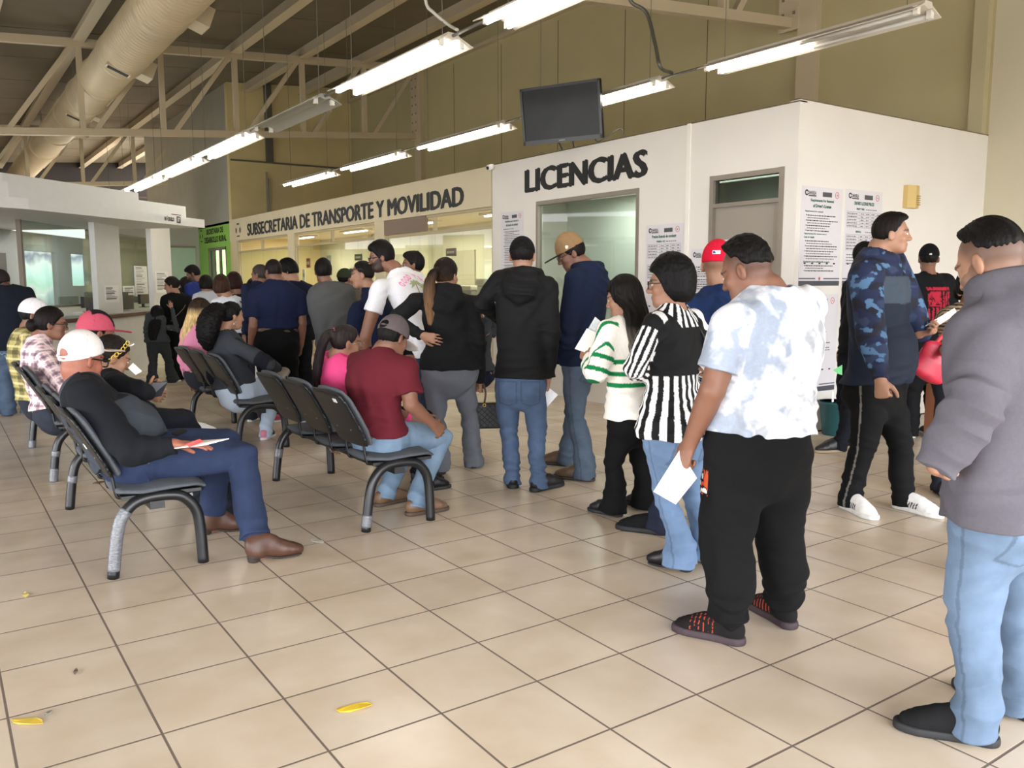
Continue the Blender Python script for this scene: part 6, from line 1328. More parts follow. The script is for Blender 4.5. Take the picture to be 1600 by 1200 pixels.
    mb.build('quilting', mat('quilt_seam', '0c0c0d', .6), t)
    mb = MB(); mb.box((-.118, -.045, .20), (.10, .045, .275), MT); mb.build('cream_flap', mat('cream_leather', 'd2c4a0', .5, var=.06), t, bevel=.012)
    mb = MB(); mb.tube(bez([tuple(MT @ Vector(q)) for q in ((-.03, -.054, .20), (-.02, -.052, .29), (-.045, -.03, .375), (-.07, .0, .41), (-.06, .03, .37), (-.03, .05, .22))], 5), .008, 8); mb.build('bag_handle', mat('brown_leather_strap', '5a3a22', .5), t, True)
    mb = MB(); mb.tube([tuple(MT @ Vector((-.03+.012*math.cos(a), -.06, .185+.012*math.sin(a)))) for a in np.linspace(0, 2*PI, 13)], .003, 6); mb.build('ring', mat('gold_frame', 'd8b84a', .35, metal=.6), t, True)
    # curly woman's bag on her lap
    d = depth_of((2.6, 7.7, 0)); c = atd(428, 577, d+.02); t = empty('handbag', (c[0], c[1], c[2]-.1), 0, 'taupe handbag with black strap loop on the lap of the curly-haired woman', 'handbag')
    V, Q = surface([Loft([np.array([-.02, 0, -.03]), np.array([.05, 0, .03]), np.array([.10, 0, .075])], [.14, .14, .12], [.06, .06, .04], side=(0, 1, 0), k=.02)], .009); link_mesh('bag_body', V, Q, mat('taupe_leather', '8a8078', .5, var=.12, vscale=14), t)
    mb = MB(); mb.tube(bez([(-.02, -.13, .05), (-.0, -.17, -.05), (.03, -.17, -.11), (.07, -.16, -.05), (.07, -.13, .04)], 6), .008, 7); mb.build('bag_strap', mat('black_strap', '1a1a1c', .6), t, True)
    d = depth_of((2.55, 5.0, 0)); c = atd(640, 628, d); t = hands_paper(None, [atd(626, 610, d+.15), atd(640, 604, d+.15), atd(648, 648, d+.1), atd(636, 652, d+.1)], 0, 'lilac_folder', 'lilac folder on the lap of the woman in hot pink jacket', 'folder', mat('lilac_card', 'c49ad8', .6), .006)
    # printers and boxes behind the office glass
    for (px, py, w_, h_, lab, cc) in ((738, 428, .55, .28, 'grey office printer on the cabinet behind the transport office glass', '8f897c'), (773, 418, .5, .40, 'pale stack of office trays beside the printer behind the glass', 'c2c0b4')):
        p = onx(px, py, 7.7); t = empty('office_printer' if 'printer on' in lab else 'tray_stack', (7.7, p[1], 1.12), 0, lab, 'printer' if 'printer on' in lab else 'trays'); m = mat('office_grey_'+cc, cc, .5)
        mb = MB(); mb.box((-.2, -w_/2, 0), (.2, w_/2, h_*.7)); mb.build('body', m, t, bevel=.02); mb = MB(); mb.box((-.22, -w_/2-.01, h_*.7), (.2, w_/2+.01, h_)); mb.build('lid', mat('office_pale', 'b8b4a4', .5), t, bevel=.02); mb = MB(); mb.box((-.30, -w_*.35, h_*.25), (-.2, w_*.35, h_*.3)); mb.build('paper_tray', mat('office_dark', '4a4a48', .5), t)
    p = onx(750, 470, 7.7); t = empty('cabinet', (7.75, p[1]-.2, 0), 0, 'pale blue-grey cabinet under the printer behind the glass', 'cabinet'); mb = MB(); mb.box((-.3, -.9, 0), (.35, .9, 1.12)); mb.build('body', mat('cabinet_bluegrey', 'b4bcc0', .45, var=.06), t); 
    for s in (-.45, .45): mb = MB(); mb.box((-.315, s-.42, .1), (-.3, s+.42, 1.05)); d_ = mb.build('door', mat('cabinet_bluegrey', 'b4bcc0'), t); mb = MB(); mb.box((-.33, s*.2-.02, .5), (-.315, s*.2+.02, .65)); mb.build('handle', M['alum'], d_)
    # small hanging signs behind the glass: dark plates with a pale unreadable line
    for i, (px, py, w_, h_, cc) in enumerate(((705, 394, .32, .13, '6a5a50'), (648, 397, .28, .12, '4a4a48'), (560, 402, .34, .13, '3a3c38'), (482, 411, .22, .22, '9c4a3a'), (514, 405, .22, .16, '8a9298'), (388, 411, .22, .15, '4a4250'), (475, 430, .16, .28, 'e6e6e6'))):
        x = 7.35; p = onx(px, py, x); t = empty('office_sign', p, 0, ['brown sign plate with pale writing nearest the booth behind the office glass', 'dark sign plate half hidden by the dark-haired man', 'dark green sign plate above the navy t-shirt man', 'square red notice behind the office glass', 'pale blue notice beside the red notice behind the glass', 'small dark violet sign at the left end of the office glass', 'white upright leaflet above the grey jacket shoulder'][i], 'sign', 'signs behind the office glass')
        mb = MB(); mb.box((-.01, -w_/2, -h_/2), (.01, w_/2, h_/2)); mb.build('plate', mat('sign_'+cc, cc, .5), t); mb = MB(); random.seed(i)
        u = -w_*.36
        while u < w_*.34: l_ = random.uniform(.02, .05); mb.box((-.0125, u, -h_*.16), (-.01, min(u+l_, w_*.38), h_*.16)); u += l_+.012
        mb.build('pale_writing', mat('sign_pale_'+('d' if i == 6 else 'l'), '8a94b8' if i == 6 else 'd8d4cc', .6), t)
    # scraps on the floor
    for i, (px, py, s, lab, cc) in enumerate(((553, 1105, .05, 'small yellow leaf scrap lying on the floor tiles in front', 'd8b428'), (42, 1127, .05, 'yellow scrap near the lower left corner of the floor', 'd0b040'), (40, 929, .03, 'tiny pale yellow scrap on the floor left of the nearest bench', 'd8c878'), (75, 1114, .02, 'small grey pebble of dirt next to the yellow scrap at lower left', '8a847c'), (118, 1049, .018, 'tiny dark crumb on the floor at lower left', '6a5c50'), (496, 845, .05, 'bit of clear tape stuck on the floor between the two benches', 'b8b4ac'), (158, 753, .05, 'brown dry leaf under the nearest bench', '6a4a38'))):
        p = onz(px, py, .004); mb = MB(); rs = np.random.RandomState(i); ang = np.linspace(0, 2*PI, 11)[:-1]; v = [(s*math.cos(a)*(1+.4*rs.rand()), s*.35*math.sin(a)*(1+.5*rs.rand()), .003*math.cos(3*a)) for a in ang]; v2 = [(x, y, z-.0015) for x, y, z in v]
        n_ = len(v); mb.add(v2+v, [tuple(range(n_-1, -1, -1)), tuple(range(n_, 2*n_))]+[(k, (k+1) % n_, n_+(k+1) % n_, n_+k) for k in range(n_)]); o = mb.build('floor_scrap', mat('scrap_'+cc, cc, .7)); o.location = (p[0], p[1], .005); o.rotation_euler = (0, 0, rs.rand()*3); tag(o, lab, 'scrap')
# ------------------------------------------------------------------ posters
def poster(name, origin, uax, w, h, lab, head, blocks, kind='list', footer=True, nrm_=(0, -1, 0)):
    """sheet with logo row, heading, rows of small print; origin is its lower left corner, uax the way its lines run"""
    o = np.array(origin, float); ua = np.array(uax, float); nv = np.array(nrm_, float)
    t = empty(name, o, 0, lab, 'poster', 'white licence posters on the booth walls'); P = lambda u, v, e=.004: tuple(ua*u+np.array([0, 0, 1.])*v+nv*e)
    paper = mat('poster_sheet', 'd2ced2', .35, var=.02); ink = mat('poster_ink', '1c1c1e', .6); grey = mat('poster_grey_ink', '6a6a70', .6); gr = mat('poster_green_ink', '1f5a44', .6); bar = mat('poster_footer', '4a4a52', .5); red = mat('poster_red', 'c05a48', .6)
    def rect(mb, u0, v0, u1, v1, e=.0045): mb.add([P(u0, v0, e), P(u1, v0, e), P(u1, v1, e), P(u0, v1, e)], [(0, 1, 2, 3)])
    mb = MB(); a, b_ = [P(u, v, .003) for u, v in ((0, 0), (w, 0), (w, h), (0, h))], [P(u, v, .0005) for u, v in ((0, 0), (w, 0), (w, h), (0, h))]; mb.add(a+b_, [(0, 1, 2, 3), (7, 6, 5, 4), (0, 4, 5, 1), (1, 5, 6, 2), (2, 6, 7, 3), (3, 7, 4, 0)]); mb.build('sheet', paper, t)
    def txt(s, u0, v0, tw, th, nm, m, bold=.03):
        a, f = fit_text(s, tw, th, bold); mb = MB(); mb.add([P(u0+x, v0+y, .0042) for x, y, _ in a], f); return mb.build(nm, m, t)
    # logo row
    y = h-.075; k = w/.62
    txt('C', .045*k, y-.012, .045*k, .055, 'logo_initial', ink, .06); txt('OAHUILA', .088*k, y, .125*k, .034, 'logo_word', ink, .03)
    mb = MB(); rect(mb, .10*k, y-.016, .215*k, y-.004); rect(mb, .31*k, y-.012, .45*k, y+.032); mb.build('logo_text', mat('poster_dark_block', '4c4c50', .6), t)
    mb = MB(); ce = (.53*k, y+.012); mb.tube([P(ce[0]+.026*math.cos(q), ce[1]+.03*math.sin(q), .0045) for q in np.linspace(0, 2*PI, 19)], .0025, 5); mb.add([P(ce[0]+.008*math.cos(q), ce[1]+.008*math.sin(q), .005) for q in np.linspace(0, 2*PI, 9)[:-1]], [tuple(range(8))]); mb.build('round_seal', red, t)
    y -= .062
    for s in head:
        tw = min(len(s)*.0145*k, w*.86); txt(s, w/2-tw/2, y-.008, tw, .034, 'heading', gr, .04); y -= .046
    rs = np.random.RandomState(len(lab)*7+len(head[0]))
    body = MB(); em = MB()
    def greek(u0, u1, yy, hh, mbx):
        u = u0
        while u < u1-.008: l_ = min(rs.uniform(.012, .045), u1-u); rect(mbx, u, yy, u+l_, yy+hh); u += l_+.007
    y -= .01
    if kind == 'list':
        for hd, rows in blocks:
            if hd: 
                for s in hd: txt(s, .06, y, min(len(s)*.0108*k, w*.8), .020, 'subheading', gr if rows else ink, .03); y -= .030
            for r_ in range(rows):
                if r_ % 2 == 0: rect(em, .075, y, .085, y+.012)
                greek(.095, w*rs.uniform(.55, .92), y, .0085, body if r_ % 2 else em); y -= .0235
            y -= .012
    else:
        for hd, rows in blocks:
            if hd: txt(hd, w*.30, y, len(hd)*.013*k, .020, 'subheading', gr, .04); greek(w*.55, w*.85, y+.004, .009, body)
            y -= .02; y0 = y; hh = .030
            for r_ in range(rows+1): rect(em, .03, y0-r_*hh, w-.03, y0-r_*hh+.002)
            for u in (.03, .24*k, .33*k, .42*k, .51*k, w-.032): rect(em, u, y0-rows*hh, u+.002, y0)
            for r_ in range(rows):
                greek(.04, .20*k, y0-(r_+.7)*hh, .010, body)
                for u in (.26, .35, .44, .53): greek(u*k, (u+.05)*k, y0-(r_+.7)*hh, .010, body)
            y = y0-rows*hh-.05
        for r_ in range(4): greek(.05, w*rs.uniform(.6, .9), y, .010, body); y -= .028
    body.build('print_text', grey, t); em.build('bold_text', ink, t)
    if footer:
        mb = MB(); rect(mb, 0, .0, w, .048); mb.build('footer_bar', bar, t); mb = MB(); rect(mb, 0, .062, w*.40, .074); rect(mb, w*.60, .062, w, .074); mb.build('footer_stripe', grey, t)
        mb = MB(); st = [P(w/2+.022*(1 if i % 2 == 0 else .45)*math.sin(i*PI/5), .068+.026*(1 if i % 2 == 0 else .45)*math.cos(i*PI/5), .005) for i in range(10)]; mb.add(st, [tuple(range(10))]); mb.build('red_star', red, t)
        mb = MB()
        for i in range(5):
            u = w*(.13+.18*i)
            rect(mb, u-.016, .205, u+.016, .218)
        mb.build('language_flags', mat('poster_flag', '3a3038', .6), t)
def posters():
    e = BY-.0
    poster('wall_poster', (6.67, e, 1.42), (1, 0, 0), .63, .92, 'poster headed Requirements For Renewal on the booth side wall', ['Requirements For Renewal', "of Driver's License"], [(['Requirements for renewal:'], 7), (['Requirements for renewal due to', 'loss or theft:'], 8), (['Foreigners must additionally present:'], 3)])
    poster('wall_poster', (7.35, e, 1.42), (1, 0, 0), .62, .93, "poster headed DRIVER'S LICENSE PRICES with two price tables", ["DRIVER'S LICENSE PRICES"], [('FIRST TIME', 5), ('RENEWAL', 5)], 'table')
    poster('wall_poster', (6.67, e, .40), (1, 0, 0), .63, .94, 'lower poster headed Requirements For New beside the tie-dye man', ['Requirements For New', "Driver's License"], [(None, 4), (None, 5), (None, 5)])
    poster('wall_poster', (7.35, e, .40), (1, 0, 0), .62, .94, 'lower right poster almost hidden behind the man in camouflage sleeves', ['Requirements'], [(None, 4), (None, 6)])
    poster('wall_poster', (BX, 9.78, 1.28), (0, -1, 0), .53, 1.13, 'narrow Spanish requirements poster at the left end of the booth front', ['Requisitos para renovación', 'de licencia de conducir'], [(['Requisitos para renovación:'], 8), (['Requisitos por pérdida'], 9), (None, 6)], nrm_=(-1, 0, 0))
    poster('wall_poster', (BX, 6.90, .98), (0, -1, 0), .56, 1.10, 'poster headed Precios licencia de conducir right of the booth window', ['Precios licencia de conducir'], [('PRIMERA VEZ', 5), ('RENOVACIÓN', 5)], 'table', nrm_=(-1, 0, 0))
    poster('wall_poster', (BX, 6.22, 1.18), (0, -1, 0), .42, .62, 'small poster between the wall joint strip and the booth door', ['Requisitos'], [(None, 5), (None, 5)], nrm_=(-1, 0, 0), footer=False)
    poster('wall_poster', (BX+.027, 5.82, 1.02), (0, -1, 0), .50, .86, 'poster on the grey booth door, mostly hidden behind the red cap', ['Requisitos'], [(None, 6), (None, 6)], nrm_=(-1, 0, 0))
# ------------------------------------------------------------------ benches
def bench(x, y0, lab, group, tapes, n=3, legs=2):
    """row of seats on one beam; seats face +x, row runs from y0 away from the viewer"""
    L = .53*n; t = empty('waiting_bench', (x, y0, 0), 0, lab, 'bench', group)
    blk = mat('black_tube', '111215', .38, var=.06); fab = mat('grey_seat_fabric', '4e5258', .9, var=.18, vscale=180, bump=.35, bscale=380); shell = mat('black_seat_shell', '131315', .4, bump=.08); tape = mat('clear_tape', '66686c', .22, var=.35, vscale=45, bump=.6, bscale=60, stretch=(1, 1, 3))
    for i in range(legs if legs == 3 else 2):
        y = .0 if i == 0 else (L-.03 if i == (legs-1) else L*.5)
        pts = [(0.0, y, 0), (.012, y, .10), (.03, y, .22), (.055, y, .30), (.11, y, .362), (.18, y, .385), (.28, y, .385), (.35, y, .365), (.405, y, .30), (.425, y, .22), (.432, y, .10), (.435, y, 0)]
        mb = MB(); mb.tube(bez(pts, 4), .0285, 14); lg = mb.build('leg', blk, t, True)
        for (ii, side, z0, z1) in tapes:
            if ii != i: continue
            seg = [p for p in bez(pts, 10) if z0 <= p[2] <= z1 and ((p[0] < .2) == (side == 0))]
            if len(seg) > 1: mb = MB(); mb.tube(seg, .0305, 14); mb.build('tape_wrap', tape, lg, True)
    mb = MB(); mb.bar((.22, -.02, .345), (.22, L-.01, .345), .07, .04); mb.build('beam', blk, t)
    for k in range(n):
        yc = .20+.53*k; w = .225
        # seat pad: waterfall front
        V, Q = surface([Loft([np.array([.055, yc, .425]), np.array([.16, yc, .418]), np.array([.30, yc, .428]), np.array([.42, yc, .425]), np.array([.465, yc, .405])], [.19, .222, .232, .222, .20], [.024, .026, .027, .024, .016], side=(0, -1, 0), k=.02)], .010); link_mesh('seat', V, Q, fab, t)
        mb = MB(); mb.prism([(.06, yc-.19), (.44, yc-.205), (.46, yc-.18), (.46, yc+.18), (.44, yc+.205), (.06, yc+.19)], .385, .402); mb.build('seat_shell', shell, t)
        bk = [np.array([.055-.035*0, yc, .52]), np.array([.02, yc, .60]), np.array([-.035, yc, .70]), np.array([-.085, yc, .79]), np.array([-.115, yc, .835])]
        V, Q = surface([Loft(bk, [.20, .222, .230, .228, .195], [.026, .028, .028, .026, .018], side=(0, -1, 0), k=.02)], .010); link_mesh('backrest', V, Q, fab, t)
        bk2 = [p+np.array([-.034, 0, -.010]) for p in bk]
        V, Q = surface([Loft(bk2, [.21, .233, .240, .238, .208], [.016]*5, side=(0, -1, 0), k=.02)], .010); sb = link_mesh('backrest_shell', V, Q, shell, t)
        for s in (-.10, .10): 
            mb = MB(); mb.tube([(-.028, yc+s, .60), (-.036, yc+s, .602)], .008, 8); mb.build('screw', mat('screw_steel', '9a9a98', .35, metal=.7), sb, True)
        for s in (-.13, .13):
            mb = MB(); mb.tube(bez([(-.0, yc+s, .60), (.03, yc+s, .50), (.045, yc+s, .41), (.07, yc+s, .385), (.20, yc+s, .378)], 5), .009, 8); mb.build('back_bracket', blk, t, True)
    return t
def benches():
    b = bench(.655, 4.43, 'grey bench in the left row nearest the viewer, carrying the man in mesh cap', 'waiting benches', [(0, 0, .03, .34), (1, 0, .17, .22)])
    bench(2.02, 4.43, 'grey bench nearest the queue, carrying the man in maroon t-shirt', 'waiting benches', [(0, 0, .02, .10), (1, 0, .17, .24)])
    bench(.66, 6.91, 'grey bench behind the man in mesh cap, carrying the woman in pink plaid', 'waiting benches', [(0, 0, .0, .10), (0, 0, .18, .23), (1, 0, .0, .07)])
    bench(2.10, 7.20, 'grey bench in the middle, carrying the curly-haired woman and the blonde woman', 'waiting benches', [(1, 0, .06, .16)])
    st = mat('white_sticker', 'd8d4cc', .6)
    for (p, lab) in (((1.876, 4.50, .785), 'small white sticker on the seat back behind the man in maroon'), ((.575, 4.50, .665), 'small torn white sticker on the seat back of the man in mesh cap'), ((.515, 6.98, .785), 'small pale sticker on the seat back of the woman in pink plaid')):
        mb = MB(); mb.box((-.002, -.022, -.012), (.002, .022, .012)); o = mb.build('sticker', st); o.location = p; o.rotation_euler = (0, math.radians(-28), 0); tag(o, lab, 'sticker')
# ------------------------------------------------------------------ module counter at the left
def kiosk(M):
    w = mat('module_white', 'd2d2d0', .5, var=.03, bump=.05); wood = mat('dark_wood_edge', '4a2a1e', .4, var=.2, vscale=6); gl = glass('module_glass', 'ccd4d0', .10); gr = mat('module_grey', 'a2a5a2', .6, var=.04); dark = mat('monitor_black', '1a1c20', .4); alum = M['alum']
    dr = np.array([math.sin(math.radians(31)), math.cos(math.radians(31))]); nv = np.array([-dr[1], dr[0]])   # along the front, and inwards
    E = np.array([2.98, 15.0])
    def K(u, v): p = E+dr*u+nv*v; return (p[0], p[1])
    def ucol(px, v):  # parameter along the partition where the line of sight at pixel column px meets depth v
        d = ray(px, 420)[:2]; o = E+nv*v; Mx = np.array([[d[0], -dr[0]], [d[1], -dr[1]]]); s = np.linalg.solve(Mx, o); return s[1]
    def cbox(mb, u0, u1, v0, v1, z0, z1): mb.prism([K(u0, v0), K(u1, v0), K(u1, v1), K(u0, v1)], z0, z1)
    # counter with rounded end
    arc = [K(.0+.45*math.sin(a), .45-.45*math.cos(a)) for a in np.linspace(0, PI/2, 8)]
    mb = MB(); mb.prism([K(-5.2, 0)]+arc+[K(.45, 1.0), K(-5.2, 1.0)], 0, .93); c = struct(mb, 'wall_module_counter', w)
    arc2 = [K(.02+.49*math.sin(a), .45-.49*math.cos(a)) for a in np.linspace(0, PI/2, 8)]
    mb = MB(); mb.prism([K(-5.2, -.05)]+arc2+[K(.51, 1.0), K(-5.2, 1.0)], .931, .985); tag(mb.build('service_counter', wood), 'dark wood counter top of the white service module', 'counter')
    mb = MB(); cbox(mb, -5.2, .3, .35, .95, .985, .99); tag(mb.build('counter_mat', mat('counter_glass_sheet', 'b8bcb8', .15)), 'pale glass sheet lying on the dark wood counter top', 'sheet')
    def pier(pa, pb, z1):
        us = [ucol(pa, .12), ucol(pb, .12)]
        mb = MB(); cbox(mb, us[0], us[1], .12, .20, .985, z1); return struct(mb, 'wall_module_pier', w), us
    p1, u1 = pier(151, 189, 2.5); 
    p2, u2 = pier(238, 268, 2.5)
    # canopy in two steps with a thin fascia
    z = 2.34; A = onz(45, 327, z); Bc = onz(320, 356, z); cd = nrm((Bc-A)[:2]); cn = np.array([-cd[1], cd[0]])
    def Kc(u, v): p = A[:2]+cd*u+cn*v; return (p[0], p[1])
    Lc = float(np.linalg.norm((Bc-A)[:2]))
    mb = MB(); mb.prism([Kc(0, 0), Kc(Lc, 0), Kc(Lc-.3, 3.5), Kc(-2.2, 3.0), Kc(-1.5, .45)], z, z+.13); cp = struct(mb, 'ceiling_module_canopy', w)
    L2 = Lc*.93; mb = MB(); mb.prism([Kc(-.12, .16), Kc(L2, .16), Kc(L2-.2, 3.4), Kc(-2.2, 2.9), Kc(-1.5, .62)], z+.13, z+.32); struct(mb, 'ceiling_module_step', w)
    L3 = Lc*.62; mb = MB(); mb.prism([Kc(-.16, .20), Kc(L3, .165), Kc(L3, 3.0), Kc(-2.2, 2.8), Kc(-1.5, .66)], z+.32, z+.42); struct(mb, 'ceiling_module_upper_step', w)
    # lettering on the canopy
    ink = mat('module_ink', '3a3236', .6)
    def ctext(s, px0, px1, z0, h_, nm, m):
        uc = lambda px: np.linalg.solve(np.array([[ray(px, 345)[0], -cd[0]], [ray(px, 345)[1], -cd[1]]]), A[:2])[1]
        ua, ub = uc(px0), uc(px1)
        a, f = fit_text(s, ub-ua, h_, .07); mb = MB(); mb.add([(*Kc(ua+x, -.004), z0+y) for x, y, _ in a], f); return mb.build(nm, m, None), ua, ub
    o, ua, ub = ctext('MÓDULO', 257, 272, z+.045, .075, 'module_lettering', ink); tag(o, 'dark word MÓDULO on the white canopy of the service module', 'lettering')
    wd = (ub-ua); mb = MB(); mb.add([(*Kc(ub+.06, -.004), z+.03), (*Kc(ub+.06+wd*.42, -.004), z+.03), (*Kc(ub+.06+wd*.42, -.004), z+.13), (*Kc(ub+.06, -.004), z+.13)], [(0, 1, 2, 3)]); b_ = tag(mb.build('module_number_plate', ink), 'small dark square with the module number beside the word MÓDULO', 'sign')
    a, f = fit_text('17', wd*.24, .065, .05); mb = MB(); mb.add([(*Kc(ub+.06+wd*.09+x, -.006), z+.047+y) for x, y, _ in a], f); mb.build('number', mat('white_ink', 'e4e0dc', .6), b_)
    mb = MB(); mb.add([(*Kc(ua+wd*.7, -.004), z+.146), (*Kc(ub+.06+wd*.5, -.004), z+.146), (*Kc(ub+.06+wd*.5, -.004), z+.158), (*Kc(ua+wd*.7, -.004), z+.158)], [(0, 1, 2, 3)]); tag(mb.build('module_stripe', mat('maroon_ink', '5c2a30', .6)), 'thin maroon stripe above the word MÓDULO on the canopy', 'stripe')
    # screens: glazing set back behind the piers
    gv = .95
    for n, (a, b_) in enumerate(((ucol(34, gv), ucol(152, gv)), (ucol(184, gv), ucol(240, gv)))):
        mb = MB()
        for uu in (a, b_): cbox(mb, uu-.025, uu+.025, gv-.03, gv+.03, .99, z)
        cbox(mb, a, b_, gv-.03, gv+.03, 1.08, 1.12); f_ = struct(mb, 'window_%d' % (n+5), alum); mb = MB(); cbox(mb, a, b_, gv-.004, gv+.004, 1.12, z); mb.build('pane', gl, f_)
    # partition behind with two openings that stand in for reflections in the glass
    bv = 2.3; mb = MB()
    Wn = [(ucol(40, bv), ucol(90, bv), 1.02, 2.02), (ucol(112, bv), ucol(138, bv), 1.40, 2.02)]
    cuts = [-7.5, Wn[0][0], Wn[0][1], Wn[1][0], Wn[1][1], ucol(250, bv)]
    for i in range(5):
        a, b_ = cuts[i], cuts[i+1]
        if i == 1: cbox(mb, a, b_, bv, bv+.1, 0, Wn[0][2]); cbox(mb, a, b_, bv, bv+.1, Wn[0][3], z)
        elif i == 3: cbox(mb, a, b_, bv, bv+.1, 0, Wn[1][2]); cbox(mb, a, b_, bv, bv+.1, Wn[1][3], z)
        else: cbox(mb, a, b_, bv, bv+.1, 0, z)
    struct(mb, 'wall_module_partition', gr)
    # glowing backdrop behind them, added to imitate the street reflected in the glass
    m = bpy.data.materials.new('reflection_glow'); m.use_nodes = True; nt = m.node_tree; N = nt.nodes; L = nt.links; N.clear(); o = N.new('ShaderNodeOutputMaterial'); e = N.new('ShaderNodeEmission'); tc = N.new('ShaderNodeTexCoord'); sp = N.new('ShaderNodeSeparateXYZ'); L.new(tc.outputs['Object'], sp.inputs[0]); nz = N.new('ShaderNodeTexNoise'); nz.inputs['Scale'].default_value = 2.2; L.new(tc.outputs['Object'], nz.inputs['Vector'])
    ad = N.new('ShaderNodeMath'); ad.operation = 'MULTIPLY_ADD'; ad.inputs[1].default_value = .5; L.new(nz.outputs['Fac'], ad.inputs[0]); L.new(sp.outputs[2], ad.inputs[2]); cr = N.new('ShaderNodeValToRGB'); el = cr.color_ramp.elements
    for pos, c_ in ((0.0, '7c8a88'), (.25, '9fb8ba'), (.36, 'd8e0dc'), (.45, 'b8e0d0'), (.62, 'd4f4f0'), (.78, 'f4faf8'), (.9, '8a92a8')):
        k_ = el.new(pos); k_.color = (*lin(c_), 1)
    mr = N.new('ShaderNodeMapRange'); mr.inputs['From Min'].default_value = 1.1; mr.inputs['From Max'].default_value = 2.4; L.new(ad.outputs[0], mr.inputs[0]); L.new(mr.outputs[0], cr.inputs[0]); L.new(cr.outputs[0], e.inputs[0]); e.inputs[1].default_value = 2.2; L.new(e.outputs[0], o.inputs[0])
    mb = MB(); cbox(mb, -7.5, 7., bv+1.6, bv+1.65, 0, 3.2); so = struct(mb, 'reflection_backdrop', m)
    # dark door at far left of the module
    mb = MB(); cbox(mb, ucol(-40, bv-.05), ucol(10, bv-.05), bv-.06, bv-.01, 0, 1.95); struct(mb, 'door_3', mat('dark_bronze_door', '5a5650', .5))
    # monitors and papers
    def on(px, py, v): 
        u = ucol(px, v); p = K(u, v); return u, p
    for i, (px0, px1, z1, v, lab) in enumerate(((128, 153, 1.24, .75, 'black monitor left of the white module pier'), (190, 206, 1.30, .62, 'upright black computer just right of the white module pier'), (217, 236, 1.24, .80, 'black monitor before the second module pier'), (241, 262, 1.20, .8, 'black monitor in front of the second module pier'))):
        u0, u1_ = ucol(px0, v), ucol(px1, v); p = K((u0+u1_)/2, v); t = empty('monitor', (*p, .99), 0, lab, 'monitor', 'monitors on the module counter'); q = MB(); base = np.array([*p, .99])
        def kb(mb, a, b_, c_, d_, z0, z1_): 
            P4 = [K(a, c_), K(b_, c_), K(b_, d_), K(a, d_)]; mb.prism([(x-p[0], y-p[1]) for x, y in P4], z0-.99, z1_-.99)
        kb(q, u0, u1_, v, v+.05, 1.06 if i != 1 else .99, z1); q.build('casing', dark, t); q = MB(); kb(q, (u0+u1_)/2-.03, (u0+u1_)/2+.03, v+.05, v+.09, .99, z1-.08); kb(q, (u0+u1_)/2-.10, (u0+u1_)/2+.10, v-.02, v+.12, .99, 1.0); q.build('stand', dark, t)
        if i == 1: q = MB(); kb(q, u0+(u1_-u0)*.5, u1_-.02, v-.004, v, z1-.06, z1-.02); q.build('white_sticker', mat('white_sticker', 'd8d4cc', .6), t)
    u, p = on(137, 488, .35); t = empty('card_terminal', (*p, .985), math.radians(-30), 'small tilted terminal on a stand on the module counter', 'terminal'); mb = MB(); mb.bar((0, 0, 0), (.06, .03, .16), .12, .02, (0, 1, 0)); mb.build('screen', dark, t); mb = MB(); mb.box((-.08, -.06, 0), (.08, .06, .015)); mb.build('base', mat('grey_plastic', '7a7c7c', .5), t)
    pap = mat('notice_paper', 'e0e0de', .7); grey = mat('poster_grey_ink', '6a6a70', .6)
    def notice(u0, u1_, v, z0, z1, lab, rows):
        c0 = K((u0+u1_)/2, v); t = empty('paper_notice', (*c0, z0), 0, lab, 'notice', 'paper notices on the service module'); rs = np.random.RandomState(rows)
        def R(mb, a, b_, za, zb, e): P4 = [K(a, v-e), K(b_, v-e)]; mb.add([(P4[0][0]-c0[0], P4[0][1]-c0[1], za-z0), (P4[1][0]-c0[0], P4[1][1]-c0[1], za-z0), (P4[1][0]-c0[0], P4[1][1]-c0[1], zb-z0), (P4[0][0]-c0[0], P4[0][1]-c0[1], zb-z0)], [(0, 1, 2, 3)])
        mb = MB(); cbox(mb, u0, u1_, v-.006, v-.002, z0, z1); mb.v = [(x-c0[0], y-c0[1], z_-z0) for x, y, z_ in mb.v]; mb.build('sheet', pap, t); mb = MB(); w_ = u1_-u0
        for i in range(rows): zz = z1-.05-(z1-z0-.08)*i/rows; R(mb, u0+w_*.12, u0+w_*rs.uniform(.5, .92), zz, zz+.008+(.01 if i % 5 == 0 else 0), .007)
        mb.build('print_line', grey, t)
    notice(ucol(160, .12), ucol(183, .12), .12, 1.16, 1.42, 'white paper notice on the front of the first module pier', 11)
    notice(ucol(209, .93), ucol(229, .93), .93, 1.20, 1.78, 'tall white notice on the module glass between the two piers', 16)
    notice(ucol(241, .12), ucol(262, .12), .12, 1.28, 1.66, 'white paper notice on the second module pier', 14)
    notice(ucol(190, .93), ucol(208, .93), .93, 1.22, 1.40, 'small grey notice on the module glass just right of the first pier', 6)
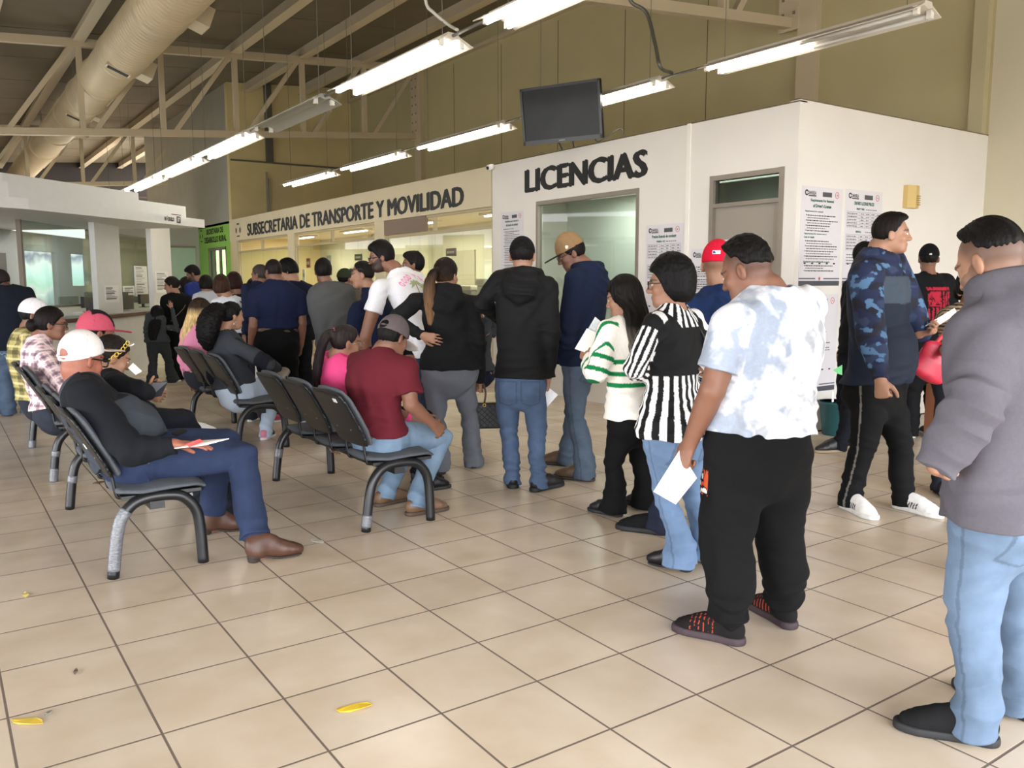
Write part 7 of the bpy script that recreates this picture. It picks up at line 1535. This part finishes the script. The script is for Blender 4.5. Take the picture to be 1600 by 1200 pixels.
# ------------------------------------------------------------------ light, world, camera
def light_and_camera():
    w = bpy.data.worlds.new('daylight_sky'); SC.world = w; w.use_nodes = True; nt = w.node_tree; b = nt.nodes['Background']; b.inputs[1].default_value = SKY
    tc = nt.nodes.new('ShaderNodeTexCoord'); sp = nt.nodes.new('ShaderNodeSeparateXYZ'); cr = nt.nodes.new('ShaderNodeValToRGB'); mr = nt.nodes.new('ShaderNodeMapRange'); mr.inputs[1].default_value = -1; nt.links.new(tc.outputs['Generated'], sp.inputs[0]); nt.links.new(sp.outputs[2], mr.inputs[0]); nt.links.new(mr.outputs[0], cr.inputs[0])
    e0, e1 = cr.color_ramp.elements; e0.position = .47; e0.color = (.30, .30, .29, 1); e1.position = .52; e1.color = (.95, .98, 1.03, 1); nt.links.new(cr.outputs[0], b.inputs[0])
    for i, (a, b_) in enumerate(((-6.8, -3.4), (-3.0, .4), (.8, 4.2), (4.6, 8.8))):
        l = bpy.data.lights.new('daylight_portal', 'AREA'); l.shape = 'RECTANGLE'; l.size = b_-a; l.size_y = 3.2; l.cycles.is_portal = True
        o = bpy.data.objects.new('daylight_portal', l); COL.objects.link(o); o.location = ((a+b_)/2, -3.64, 1.7); o.rotation_euler = (PI/2, 0, 0); 
    for (a, b_) in ((-3.2, 1.2), (1.8, 6.), (6.6, 10.8)):  # portals of the openings added in the left wall
        l = bpy.data.lights.new('daylight_portal', 'AREA'); l.shape = 'RECTANGLE'; l.size = 3.; l.size_y = b_-a; l.cycles.is_portal = True
        o = bpy.data.objects.new('daylight_portal', l); COL.objects.link(o); o.location = (-8.98, (a+b_)/2, 1.7); o.rotation_euler = (0, -PI/2, 0)
    # lamps inside the glazed rooms
    for (x, y, z, sx, sy, p) in ((7.4, 8.2, 2.58, .3, 1.2, 32), (7.4, 6., 2.58, .3, 1.2, 15), (7.9, 11.6, 2.58, .3, 1.2, 60), (7.9, 14.5, 2.58, .3, 1.2, 60), (7.9, 17.5, 2.58, .3, 1.2, 60), (7.9, 20.6, 2.58, .3, 1.2, 60), (7.8, 24., 2.58, .3, 1.2, 14)):
        l = bpy.data.lights.new('room_tube_light', 'AREA'); l.shape = 'RECTANGLE'; l.size = sx; l.size_y = sy; l.energy = p; l.color = (1, .98, .93)
        o = bpy.data.objects.new('room_tube_light', l); COL.objects.link(o); o.location = (x, y, z)
        t = empty('ceiling_tube_lamp', (x, y, z), 0, None); mb = MB(); mb.box((-.12, -.62, .005), (.12, .62, .04)); mb.build('housing', mat('lamp_housing', 'cfc8bc'), t); mb = MB(); mb.tube([(0, -.6, -.005), (0, .6, -.005)], .016, 8); mb.build('tube', mat('booth_tube', 'fffaf0', .4, emit=4.), t)
        tag(t, 'ceiling tube lamp glowing inside the glazed rooms above the counters', 'lamp', 'ceiling tube lamps in the glazed rooms')
    for (x, y, p) in ((.9, 15.2, 18), (2.3, 17.0, 18)):
        l = bpy.data.lights.new('module_light', 'AREA'); l.size = .8; l.energy = p; o = bpy.data.objects.new('module_light', l); COL.objects.link(o); o.location = (x, y, 2.3)
    cam = bpy.data.cameras.new('camera'); cam.sensor_width = 36; cam.lens = FPX/1600*36; cam.clip_start = .05; cam.clip_end = 200
    o = bpy.data.objects.new('camera', cam); COL.objects.link(o); o.matrix_world = Matrix(((_R[0], _U[0], -_fw[0], 0), (_R[1], _U[1], -_fw[1], 0), (_R[2], _U[2], -_fw[2], CAMH), (0, 0, 0, 1))); SC.camera = o
    v = SC.view_settings; v.view_transform = 'Standard'; v.look = 'None'; v.gamma = 1; v.use_curve_mapping = False; v.exposure = EXPOSURE
    SC.cycles.use_denoising = True; SC.cycles.max_bounces = 10; SC.cycles.diffuse_bounces = 5; SC.cycles.transparent_max_bounces = 16; SC.cycles.sample_clamp_indirect = 6
# ------------------------------------------------------------------ build everything
import os
LAMP, SKY, EXPOSURE = 12., 13., .40
people_materials()
M = build_room(); trusses(); duct(); lamps(); fittings(M); posters(); benches(); kiosk(M)
standing_front(); standing_mid(); seated_people()
light_and_camera()
